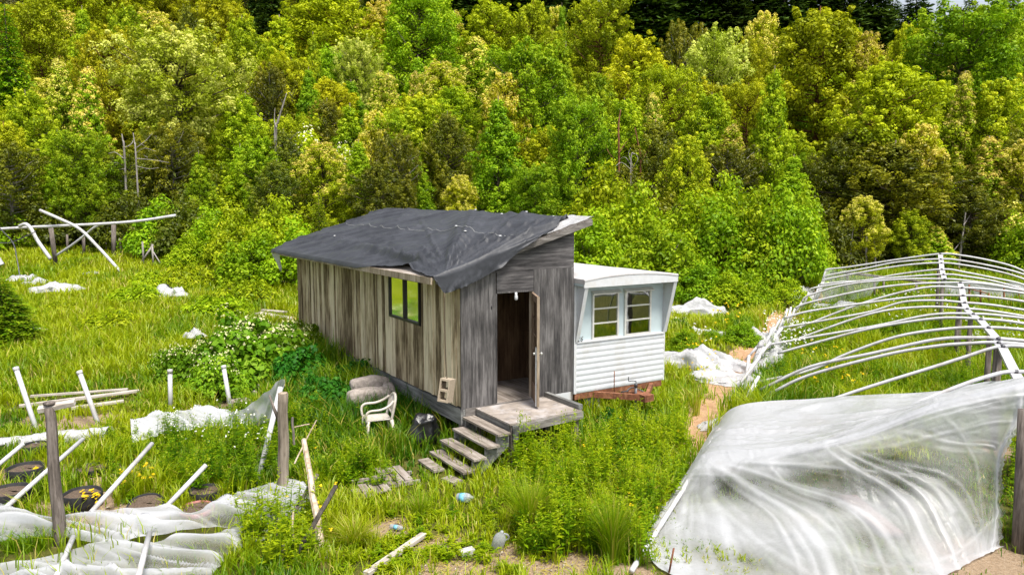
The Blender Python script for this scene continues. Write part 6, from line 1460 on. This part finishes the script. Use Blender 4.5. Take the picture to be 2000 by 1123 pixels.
# forest edge, left to right: kind, base pixel, width, height
EDGE = [('green', 20, 488, 110, 90), ('lime', 45, 470, 120, 120), ('dark', 120, 485, 120, 120), ('dark', 200, 478, 120, 110), ('lime', 175, 455, 90, 130), ('dark', 262, 492, 120, 120), ('green', 318, 500, 110, 110), ('dark', 372, 505, 120, 120), ('dark', 330, 470, 120, 160), ('lime', 425, 520, 110, 110), ('dark', 420, 470, 120, 140), ('green', 375, 525, 80, 70),
        ('lime', 470, 530, 110, 120), ('green', 505, 560, 120, 110), ('lime', 545, 540, 120, 150), ('green', 590, 560, 130, 130), ('pink', 610, 470, 180, 190), ('lime', 480, 470, 130, 140), ('cream', 560, 480, 110, 120), ('lime', 685, 480, 90, 130), ('pink', 680, 455, 120, 150), ('dark', 740, 450, 120, 130), ('lime', 790, 440, 130, 130), ('cream', 850, 440, 110, 120), ('lime', 905, 440, 120, 120), ('green', 1000, 450, 130, 130), ('cream', 1060, 450, 110, 130), ('green', 960, 440, 100, 110),
        ('lime', 1120, 460, 120, 140), ('lime', 1180, 520, 150, 190), ('green', 1150, 560, 130, 150), ('lime', 1235, 545, 150, 180), ('dark', 1290, 520, 120, 150), ('green', 1285, 575, 140, 150), ('lime', 1340, 550, 140, 170), ('cream', 1330, 500, 100, 150), ('green', 1400, 560, 140, 170), ('lime', 1430, 530, 130, 180), ('green', 1365, 590, 100, 80), ('lime', 1480, 565, 140, 190), ('green', 1530, 570, 130, 200), ('green', 1560, 560, 110, 180), ('dark', 1610, 530, 110, 130), ('lime', 1460, 598, 80, 70), ('green', 1425, 600, 90, 70), ('lime', 1540, 600, 70, 55),
        ('dark', 1665, 520, 110, 110), ('lime', 1725, 515, 90, 100), ('cream', 1760, 515, 90, 110), ('lime', 1800, 508, 90, 80), ('dark', 1850, 515, 120, 120), ('lime', 1915, 520, 110, 120), ('dark', 1965, 530, 110, 140), ('cream', 2010, 540, 100, 140)]
for e in EDGE: bush(e[0], e[1], e[2], e[3] * 1.2, e[4] * 1.15)
for x0, y0, ww, hh, k_, lab in [(1450, 672, 75, 55, 'green', 'rounded green shrub beside the upper bend of the dirt path'), (1335, 690, 70, 60, 'green', 'green shrub just right of the caravan below its window'), (1325, 655, 55, 45, 'bramble', 'small white flowering bush right of the caravan fin'), (1412, 640, 60, 30, 'fern', 'ferny clump in grass left of the rounded path shrub'), (1390, 668, 50, 34, 'green', 'small green clump beside the white plastic heap')]:
    bush(k_, x0, y0, ww, hh, lab, None)
BRG = 'white flowering brambles left of the cabin'
for x0, y0, ww, hh, lab in [(475, 735, 215, 140, 'large white flowering bramble mound in front of the cabin far corner'), (552, 722, 150, 115, 'white flowering bramble against the cabin sill beam'), (385, 750, 140, 105, 'white flowering bramble behind the upright white pipe'), (430, 772, 130, 105, 'front white flowering bramble above the rotten boards'), (328, 735, 75, 70, 'leftmost small flowering bramble'), (600, 700, 110, 85, 'bramble with few flowers under the far end of the cabin wall')]:
    bush('bramble', x0, y0, ww, hh, lab, BRG)
for x0, y0, ww, hh, lab in [(655, 808, 120, 85, 'lush leafy bush left of the beige armchair'), (690, 768, 120, 80, 'lush leafy bush between the armchair and the sill beam'), (620, 795, 90, 80, 'lush leafy bush at the left of the two leafy ones'), (588, 750, 120, 90, 'lush leafy bush below the flowering brambles at the cabin'), (1190, 845, 60, 60, 'leafy bush by the grey blocks under the caravan'), (1245, 800, 60, 40, 'leafy bush under the rusty caravan drawbar')]:
    bush('leafy', x0, y0, ww, hh, lab, None)
for x0, y0, ww, hh, lab in [(265, 590, 110, 45, 'ferny clump left of the black patched plastic heap'), (430, 615, 130, 50, 'ferny clump halfway between the plastic heap and the cabin'), (215, 640, 120, 45, 'ferny clump in the middle of the left meadow'), (480, 590, 120, 60, 'ferny clump nearest the cabin far corner'), (370, 560, 110, 55, 'ferny clump just behind the black patched plastic heap'), (300, 560, 90, 40, 'ferny clump near the foot of the bowed pipe'), (120, 610, 80, 30, 'ferny clump beside the young fir')]:
    bush('fern', x0, y0, ww, hh, lab, None)
gs = {}
for s in SHR:
    if s['label']: tag(s['o'], s['label'], 'bush', s['group'])
    else: gs.setdefault((NAMES[s['kind']], sector(s['px']), 'along the forest edge'), []).append(s)
for (nm, sc_, wh), ss in gs.items():
    ss.sort(key=lambda s: s['px'])
    for i, s in enumerate(ss):
        tag(s['o'], '%s %s, forest edge%s' % (nm, sc_, '' if len(ss) == 1 else ', leftmost' if i == 0 else ', %s from left' % ORD[min(i, 19)]), 'shrub', s['group'])
# two young conifers
for (px_, yt, d_, w_, lab) in [(622, 372, 30.5, 78, 'small bright young fir just left of the cabin roof'), (-2, 535, 21.8, 150, 'young fir cut by the left edge in the meadow')]:
    o = put('fir_light', px_, yt, d_, w_); tag(o, lab, 'tree')

# ---------------------------------------------------------------- grass
def in_poly(x, y, poly):
    r = np.zeros(np.shape(x), bool); n = len(poly)
    for i in range(n):
        (x0, y0), (x1, y1) = poly[i], poly[(i + 1) % n]
        c = ((y0 > y) != (y1 > y)) & (x < (x1 - x0) * (y - y0) / (y1 - y0 + 1e-12) + x0); r ^= c
    return r
PXPOLY = lambda pts: [tuple(onground(*p)[:2]) for p in pts]
POLY_LEFT = [PXPOLY([(-60, 975), (60, 1012), (125, 1018), (323, 996), (372, 1012), (462, 972), (572, 945), (606, 965), (600, 1030), (430, 1110), (400, 1170), (-60, 1180), (-60, 1095), (40, 1085), (150, 1062), (200, 1066), (120, 1050), (-60, 1072)])]
POLY_FILM = PXPOLY([(1250, 1110), (1262, 1050), (1340, 930), (1420, 840), (1800, 840), (2050, 900), (2050, 1190), (1280, 1190)])
c_, s_ = math.cos(CROT), math.sin(CROT)
def cabuv(x, y):
    dx, dy = x - CA.x, y - CA.y; return dx * c_ + dy * s_, -dx * s_ + dy * c_
def px_of(x, y, z): 
    cp, sp = math.cos(PITCH), math.sin(PITCH); zz = z - CAM_H; d = y * cp - zz * sp
    return PCX + FPX * x / d, PCY - FPX * (y * sp + zz * cp) / d
def spot(X, Y, px, py, r):
    p = onground(px, py); return np.clip(1.2 - np.hypot(X - p.x, Y - p.y) / r, 0, 1)
def blades(n, d0, d1, seed, hscale=1.0, wscale=1.0, seg=2):
    rng = np.random.default_rng(seed); d = d0 * (d1 / d0) ** rng.random(n); x = rng.uniform(-1, 1, n) * (0.73 * d + 4.5); y = d
    # draw together into tufts
    cell = 0.16 + 0.006 * d; cx_ = np.floor(x / cell); cy_ = np.floor(y / cell)
    hx = np.sin(cx_ * 91.7 + cy_ * 47.3) * 9173.13; hx -= np.floor(hx); hy = np.sin(cx_ * 31.1 + cy_ * 77.9) * 7919.7; hy -= np.floor(hy)
    k = rng.uniform(0.0, 0.75, n); x = x * (1 - k) + k * (cx_ + 0.15 + 0.7 * hx) * cell; y = y * (1 - k) + k * (cy_ + 0.15 + 0.7 * hy) * cell
    D = dirt_at(x, y); z = ground(x, y) - 0.03; u, v = cabuv(x, y)
    big = fbm(x, y, 0.35, 11); mid = fbm(x, y, 1.3, 21); qx, qy = px_of(x, y, z)
    keep = rng.random(n) > D * 1.05
    keep &= ~((u > 0.05) & (u < 2.5) & (v > 0.3) & (v < 10.6)) & ~((u > 2.5) & (u < 5) & (v > 0.4) & (v < 12)) & ~((u > 0.2) & (u < 2) & (v > -1.2) & (v < 0.3) & (rng.random(n) > 0.25))
    keep &= ~((u > -0.75) & (u < 0.25) & (v > -1.35) & (v < 0.0) & (rng.random(n) > 0.15))
    lf = in_poly(x, y, POLY_LEFT[0]); ff = in_poly(x, y, POLY_FILM); keep &= ~lf | (rng.random(n) < 0.05)
    keep &= ~ff | (rng.random(n) < 0.30)
    # clearings: worn ground in front of the steps
    thin = np.maximum.reduce([spot(x, y, 900, 1060, 1.8), spot(x, y, 1010, 1080, 1.3), spot(x, y, 850, 1020, 0.9), 0.8 * spot(x, y, 780, 1040, 0.8)])
    keep &= rng.random(n) > thin * 0.38
    keep &= (mid + 0.25 * rng.random(n) > 0.30)
    h = (0.13 + 0.42 * big ** 1.3 + 0.36 * (mid - 0.4)) * np.where(d > 18, 1.25, 1.0)
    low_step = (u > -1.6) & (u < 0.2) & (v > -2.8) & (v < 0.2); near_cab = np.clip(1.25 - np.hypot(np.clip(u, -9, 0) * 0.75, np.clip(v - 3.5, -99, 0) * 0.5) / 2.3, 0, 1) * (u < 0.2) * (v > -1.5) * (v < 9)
    right = np.clip((x - 0.4) / 0.8, 0, 1) * (y < 16) * (y > 9)
    h = h * np.where(low_step, 0.7, 1 + 0.7 * near_cab + 0.45 * right) * (1 - 0.6 * thin) * np.where(ff, 0.28, 1.0)
    inside = (qx > 1480) & (y > 13); h = np.where(inside, h * 1.15, h)
    low = np.zeros(n)
    for (kx, ky, kr) in KEEP_LOW: low = np.maximum(low, np.clip(1.5 - np.hypot(x - kx, y - ky) / kr, 0, 1))
    h = h * (1 - 0.62 * low); keep &= rng.random(n) > 0.45 * low
    h = np.maximum(0.05, h * rng.uniform(0.55, 1.25, n)) * hscale
    tint = 0.61 + 0.95 * (fbm(x, y, 0.42, 31) - 0.5) + 0.55 * (mid - 0.5) - 0.38 * near_cab - 0.20 * right * (mid < 0.6) + 0.12 * thin + rng.normal(size=n) * 0.10  # near_cab term paints the cabin's shade into the grass as deeper green
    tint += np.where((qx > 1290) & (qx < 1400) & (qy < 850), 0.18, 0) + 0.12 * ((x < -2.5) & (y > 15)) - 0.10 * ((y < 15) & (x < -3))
    dry = rng.random(n) < (0.05 + 0.12 * np.clip(fbm(x, y, 0.9, 41) - 0.5, 0, 1) * 4 + 0.1 * thin); tint = np.where(dry, rng.uniform(0.88, 1.0, n), np.clip(tint, 0, 0.84))
    m = keep; x, y, z, h, tint, d = x[m], y[m], z[m], h[m], tint[m], d[m]; n = len(x)
    az = rng.uniform(0, 2 * np.pi, n); lean = h * rng.uniform(0.1, 0.75, n); dx, dy = np.cos(az), np.sin(az); wa = az + np.pi / 2 + rng.normal(size=n) * 0.4
    w = (0.0026 + 0.00052 * d) * rng.uniform(0.7, 1.4, n) * wscale; wx, wy = np.cos(wa) * w, np.sin(wa) * w
    B = np.stack([x, y, z], 1); Mi = B + np.stack([dx * lean * 0.28, dy * lean * 0.28, h * 0.62], 1); Tp = B + np.stack([dx * lean, dy * lean, h * rng.uniform(0.8, 1.0, n)], 1)
    Wv = np.stack([wx, wy, np.zeros(n)], 1)
    V = np.stack([B - Wv, B + Wv, Mi + Wv * 0.8, Mi - Wv * 0.8, Tp], 1).reshape(-1, 3); b = np.arange(n, dtype=np.int32)[:, None] * 5
    q = b + np.array([[0, 1, 2, 3]], dtype=np.int32); t = b + np.array([[3, 2, 4]], dtype=np.int32)
    return V, q, t, tint
M['grass'] = leafmat('meadow_grass', [(0.0, (0.030, 0.12, 0.002)), (0.28, (0.085, 0.20, 0.003)), (0.55, (0.205, 0.325, 0.003)), (0.84, (0.36, 0.43, 0.006)), (0.9, (0.46, 0.40, 0.06)), (1.0, (0.56, 0.47, 0.15))], trans=0.4, hue=0.0, val=0.0, gloss=0.03)
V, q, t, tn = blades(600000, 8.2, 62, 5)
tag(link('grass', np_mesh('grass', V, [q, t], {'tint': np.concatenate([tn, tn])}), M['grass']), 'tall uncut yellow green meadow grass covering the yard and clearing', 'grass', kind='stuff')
# ---------------------------------------------------------------- leafy weeds, wild flowers, stones
def weeds(plants, rng, seedtop=True):
    Vs, Fs, Ts, nb = [], [], [], 0
    for (x, y, h, t0) in plants:
        z = gz(x, y) - 0.02; az = rng.uniform(0, 6.28); ln = h * rng.uniform(0.03, 0.2); nst = rng.integers(1, 4)
        for s in range(nst):
            a2 = az + rng.normal() * 1.2; hh = h * rng.uniform(0.7, 1.05); top = np.array([x + math.cos(a2) * ln + rng.normal() * 0.05, y + math.sin(a2) * ln + rng.normal() * 0.05, z + hh]); bot = np.array([x, y, z])
            m = int(14 + 16 * hh); f = rng.uniform(0.12, 1.0, m) ** 0.85; C = bot + (top - bot) * f[:, None]; la = rng.uniform(0, 6.28, m); l = (0.16 * (1.05 - f * 0.75)) * rng.uniform(0.7, 1.3, m) * (0.7 + 0.5 * hh)
            ax = np.stack([np.cos(la), np.sin(la), rng.uniform(0.1, 0.7, m)], 1); ax /= np.linalg.norm(ax, axis=1, keepdims=True); nr = np.stack([-np.cos(la) * 0.5, -np.sin(la) * 0.5, np.ones(m)], 1); sd = np.cross(nr, ax); sd /= np.linalg.norm(sd, axis=1, keepdims=True)
            wd = l * 0.15; v = np.stack([C, C + ax * (l * 0.45)[:, None] + sd * wd[:, None], C + ax * l[:, None] - np.array([0, 0, 1]) * (l * 0.2)[:, None], C + ax * (l * 0.45)[:, None] - sd * wd[:, None]], 1).reshape(-1, 3)
            Vs.append(v); Fs.append(np.arange(4 * m).reshape(m, 4) + nb); nb += 4 * m; Ts.append(np.clip(t0 + 0.22 * f + rng.normal(size=m) * 0.06, 0, 0.84))
            # stem
            sw = np.array([0.006, 0, 0]); v = np.stack([bot - sw, bot + sw, top + sw * 0.4, top - sw * 0.4]); Vs.append(v); Fs.append(np.arange(4).reshape(1, 4) + nb); nb += 4; Ts.append(np.array([t0]))
            if seedtop and rng.random() < 0.45:
                m = 14; C = top + np.stack([rng.normal(size=m) * 0.03, rng.normal(size=m) * 0.03, rng.uniform(-0.22, 0.06, m)], 1); v, f4 = leaf_quads(C, rng.normal(size=(m, 3)), np.full(m, 0.035), np.full(m, 0.02), rng)
                Vs.append(v); Fs.append(f4 + nb); nb += 4 * m; Ts.append(np.clip(rng.normal(0.78, 0.05, m), 0, 1))
    return np.concatenate(Vs), np.concatenate(Fs).astype(np.int32), np.concatenate(Ts)
rw = np.random.default_rng(77); PL = []
def sow(n, pxr, pyr, h0, h1, t0, jitter=0.1):
    for _ in range(n):
        p = onground(rw.uniform(*pxr), rw.uniform(*pyr))
        if float(dirt_at(p.x, p.y)) > 0.6: continue
        u_, v_ = cabuv(p.x, p.y)
        if (-0.75 < u_ < 5 and -1.3 < v_ < 11) or (-1.5 < u_ < 0.1 and -2.6 < v_ < 0.4): continue
        PL.append((p.x, p.y, rw.uniform(h0, h1), t0 + rw.normal() * jitter))
sow(230, (985, 1330), (870, 1010), 0.55, 1.1, 0.48); sow(90, (1060, 1270), (990, 1115), 0.45, 0.95, 0.46); sow(45, (1010, 1110), (1010, 1090), 0.35, 0.6, 0.30); sow(60, (1180, 1340), (800, 900), 0.5, 1.0, 0.45)
sow(110, (330, 540), (860, 975), 0.45, 0.95, 0.30); sow(60, (210, 340), (850, 960), 0.3, 0.6, 0.34); sow(70, (470, 620), (1000, 1123), 0.4, 0.9, 0.5); sow(60, (560, 720), (830, 960), 0.35, 0.75, 0.36); sow(25, (880, 990), (950, 1010), 0.3, 0.6, 0.3)
sow(200, (1480, 2000), (640, 790), 0.5, 1.1, 0.36); sow(120, (1560, 1980), (580, 660), 0.5, 1.0, 0.40); sow(90, (640, 900), (880, 960), 0.25, 0.5, 0.4); sow(120, (0, 560), (560, 720), 0.5, 0.9, 0.45); sow(40, (1985, 2000), (880, 1080), 0.5, 0.9, 0.3); sow(60, (430, 640), (780, 850), 0.4, 0.8, 0.3)
v, f, tn = weeds(PL, rw)
tag(link('weeds', np_mesh('weeds', v, [f], {'tint': tn}), M['grass']), 'tall leafy weeds growing through the grass around the cabin and greenhouses', 'weeds', kind='stuff')
def flowers(n, pxr, pyr, size, rng, h0=0.25, h1=0.6):
    C = []
    for _ in range(n):
        p = onground(rng.uniform(*pxr), rng.uniform(*pyr))
        C.append((p.x, p.y, p.z + rng.uniform(h0, h1)))
    C = np.array(C); k = np.repeat(C, 3, 0) + rng.normal(size=(len(C) * 3, 3)) * size * 0.25
    return leaf_quads(k, np.tile([0, -0.4, 1.0], (len(k), 1)) + rng.normal(size=k.shape) * 0.3, np.full(len(k), size), np.full(len(k), size * 0.9), rng)
M['yellow_petal'] = leafmat('yellow_petals', [(0, (0.75, 0.5, 0.01)), (1, (0.85, 0.62, 0.03))], hue=0, val=0, trcol=(1, 1, 1)); M['white_petal'] = leafmat('white_petals', [(0, (0.75, 0.75, 0.68)), (1, (0.85, 0.85, 0.8))], hue=0, val=0, trcol=(1, 1, 1))
def fset(specs, mat, name, label):
    Vs, Fs, nb = [], [], 0
    for sp in specs:
        v, f = flowers(*sp[:4], rw, *sp[4:]); Vs.append(v); Fs.append(f + nb); nb += len(v)
    V = np.concatenate(Vs); tag(link(name, np_mesh(name, V, [np.concatenate(Fs).astype(np.int32)], {'tint': rw.random(len(V) // 4)}), M[mat]), label, 'flowers', kind='stuff')
fset([(16, (225, 300), (935, 965), 0.06, 0.15, 0.3), (10, (160, 200), (985, 1000), 0.06, 0.15, 0.25), (6, (70, 80), (935, 945), 0.05, 0.1, 0.3), (30, (1320, 1400), (690, 760), 0.045), (40, (1560, 1700), (700, 790), 0.06), (25, (1380, 1450), (600, 650), 0.07), (8, (560, 660), (920, 1100), 0.04), (14, (1080, 1330), (850, 1060), 0.035)], 'yellow_petal', 'yellow_wildflowers', 'scattered yellow wildflowers in the grass')
fset([(130, (1490, 1590), (640, 720), 0.05, 0.4, 0.8), (45, (1700, 1850), (590, 650), 0.05, 0.4, 0.9), (60, (1880, 2000), (640, 720), 0.05, 0.4, 0.9), (20, (1310, 1400), (600, 690), 0.05), (60, (330, 520), (860, 920), 0.03, 0.4, 0.8)], 'white_petal', 'white_wildflowers', 'scattered small white daisies among the tall weeds')
# stones and chips on the bare ground
rs_ = np.random.default_rng(5); Vs, Fs, nb = [], [], 0; base_v = np.array([[1, 0, 0], [0, 1, 0], [-1, 0, 0], [0, -1, 0], [0, 0, 1], [0, 0, -1]], float); base_f = np.array([[0, 1, 4], [1, 2, 4], [2, 3, 4], [3, 0, 4], [1, 0, 5], [2, 1, 5], [3, 2, 5], [0, 3, 5]])
for (n, xr, yr) in [(900, (760, 1120), (1010, 1150)), (350, (1330, 1480), (660, 880)), (350, (0, 420), (860, 1060)), (150, (860, 980), (1000, 1060))]:
    for _ in range(n):
        p = onground(rs_.uniform(*xr), rs_.uniform(*yr))
        if float(dirt_at(p.x, p.y)) < 0.25: continue
        s = 0.008 * math.exp(rs_.normal() * 0.6); q = base_v * (s * rs_.uniform(0.6, 1.5, 3)) * rs_.uniform(0.75, 1.25, (6, 1)); a = rs_.uniform(0, 6.28); q = np.stack([q[:, 0] * math.cos(a) - q[:, 1] * math.sin(a), q[:, 0] * math.sin(a) + q[:, 1] * math.cos(a), q[:, 2] * 0.6], 1)
        Vs.append(q + np.array([p.x, p.y, p.z + 0.003])); Fs.append(base_f + nb); nb += 6
M['stones'] = wood('pale_stones', (0.14, 0.11, 0.08), (0.30, 0.25, 0.20), (0.46, 0.40, 0.34), 'x', 0.3, 0.0, island=0.9)
tag(link('gravel', np_mesh('gravel', np.concatenate(Vs), [np.concatenate(Fs).astype(np.int32)]), M['stones']), 'small pale stones and chips on bare earth', 'gravel', kind='stuff')
# low creeping plants and straw litter on the worn ground
PL = []; rw = np.random.default_rng(78)
sow(260, (740, 1130), (1000, 1123), 0.07, 0.2, 0.52, 0.12); sow(90, (640, 860), (970, 1123), 0.08, 0.22, 0.6, 0.12); sow(80, (0, 400), (870, 1010), 0.08, 0.25, 0.4, 0.12); sow(50, (1330, 1480), (660, 870), 0.06, 0.15, 0.5)
v, f, tn = weeds(PL, rw, False); link('x', np_mesh('x', v, [f], {'tint': tn}), M['grass']).name = 'ground_cover'
tag(bpy.data.objects['ground_cover'], 'low creeping plants dotted over the worn ground', 'ground cover', kind='stuff')
C = []
for (n, xr, yr) in [(1500, (640, 1180), (985, 1140)), (500, (0, 420), (840, 1050)), (300, (1330, 1500), (650, 880))]:
    for _ in range(n):
        p = onground(rw.uniform(*xr), rw.uniform(*yr))
        if float(dirt_at(p.x, p.y)) > 0.08: C.append((p.x, p.y, p.z + 0.012))
C = np.array(C); nn = len(C); v, f = leaf_quads(C, np.tile([0, 0, 1.0], (nn, 1)) + rw.normal(size=(nn, 3)) * 0.15, rw.uniform(0.05, 0.22, nn), np.full(nn, 0.012), rw)
tag(link('straw_litter', np_mesh('straw_litter', v, [f], {'tint': rw.uniform(0.86, 1, nn)}), M['grass']), 'dry straw and dead stalks littering the bare ground', 'litter', kind='stuff')
# bunch grasses that stand alone
def clump(px_, py_, h, r, n, t0, label, seed):
    rng = np.random.default_rng(seed); p = onground(px_, py_); a = rng.uniform(0, 6.28, n); r0 = r * 0.25 * rng.random(n); lean = r * rng.random(n) ** 0.7; hh = h * rng.uniform(0.55, 1.05, n)
    B = np.stack([np.cos(a) * r0, np.sin(a) * r0, np.zeros(n) - 0.02], 1); Mi = B + np.stack([np.cos(a) * lean * 0.3, np.sin(a) * lean * 0.3, hh * 0.6], 1); Tp = B + np.stack([np.cos(a) * lean, np.sin(a) * lean, hh], 1); wa = a + 1.57 + rng.normal(size=n) * 0.5; W_ = np.stack([np.cos(wa), np.sin(wa), 0 * wa], 1) * 0.0038
    V = np.stack([B - W_, B + W_, Mi + W_, Mi - W_, Tp], 1).reshape(-1, 3); b = np.arange(n, dtype=np.int32)[:, None] * 5; tn = np.clip(t0 + rng.normal(size=n) * 0.12, 0, 1); tn = np.where(rng.random(n) < 0.12, 0.93, tn)
    o = link('grass_clump', np_mesh('grass_clump', V, [b + np.array([[0, 1, 2, 3]], dtype=np.int32), b + np.array([[3, 2, 4]], dtype=np.int32)], {'tint': np.concatenate([tn, tn])}), M['grass']); o.location = p; tag(o, label, 'grass clump')
clump(1035, 1045, 0.8, 0.5, 760, 0.62, 'tall tawny bunch of grass standing right of the white jug', 1)
clump(1195, 1095, 0.85, 0.4, 560, 0.5, 'upright green grass bunch near the draped plastic sheet', 2)
clump(950, 905, 0.6, 0.4, 260, 0.3, 'dark green grass bunch beside the lowest step', 3)
clump(690, 1065, 0.4, 0.5, 460, 0.75, 'golden low grass bunch right of the broken poles', 4)
clump(820, 1010, 0.4, 0.3, 200, 0.55, 'short grass bunch between the pallet and the clear jug', 5)
# ---------------------------------------------------------------- sky, sun, camera
w = bpy.data.worlds.new('World'); SC.world = w; w.use_nodes = True; nt = w.node_tree; nt.nodes.clear()
SUN_EL, SUN_AZ = R(64), R(146)      # azimuth clockwise from +Y: sun to the right, slightly behind the camera
sky = nt.nodes.new('ShaderNodeTexSky'); sky.sky_type = 'NISHITA'; sky.sun_disc = False
sky.sun_elevation = SUN_EL; sky.sun_rotation = SUN_AZ; sky.air_density = 1.0; sky.dust_density = 3.0; sky.ozone_density = 1.0
bw = nt.nodes.new('ShaderNodeRGBToBW'); mx = nt.nodes.new('ShaderNodeMix'); mx.data_type = 'RGBA'; mx.inputs[0].default_value = 0.7
bg = nt.nodes.new('ShaderNodeBackground'); bg.inputs[1].default_value = 0.15; out = nt.nodes.new('ShaderNodeOutputWorld')
nt.links.new(sky.outputs[0], bw.inputs[0]); nt.links.new(sky.outputs[0], mx.inputs[6]); nt.links.new(bw.outputs[0], mx.inputs[7]); nt.links.new(mx.outputs[2], bg.inputs[0]); nt.links.new(bg.outputs[0], out.inputs[0])
sd = bpy.data.lights.new('sun', 'SUN'); sd.energy = 3.0; sd.angle = R(15); sd.color = (1.0, 0.95, 0.86)
so = bpy.data.objects.new('sun', sd); COL.objects.link(so)
to_sun = Vector((math.sin(SUN_AZ) * math.cos(SUN_EL), math.cos(SUN_AZ) * math.cos(SUN_EL), math.sin(SUN_EL)))
so.rotation_euler = to_sun.to_track_quat('Z', 'Y').to_euler(); so.location = (20, -10, 40)
cd = bpy.data.cameras.new('camera'); cam = bpy.data.objects.new('camera', cd); COL.objects.link(cam)
cam.location = (0, 0, CAM_H); cam.rotation_euler = (math.pi / 2 - PITCH, 0, 0)
cd.sensor_fit = 'HORIZONTAL'; cd.sensor_width = 36; cd.lens = FPX / 2000 * 36; cd.clip_end = 2000; cd.clip_start = 0.1
SC.camera = cam
vs_ = SC.view_settings; vs_.view_transform = 'Standard'; vs_.look = 'None'; vs_.exposure = 0.85; vs_.gamma = 1; vs_.use_curve_mapping = False
SC.render.film_transparent = False
cy = SC.cycles; cy.max_bounces = 8; cy.diffuse_bounces = 3; cy.glossy_bounces = 3; cy.transmission_bounces = 4; cy.transparent_max_bounces = 16; cy.use_denoising = True
cy.sample_clamp_indirect = 6.0
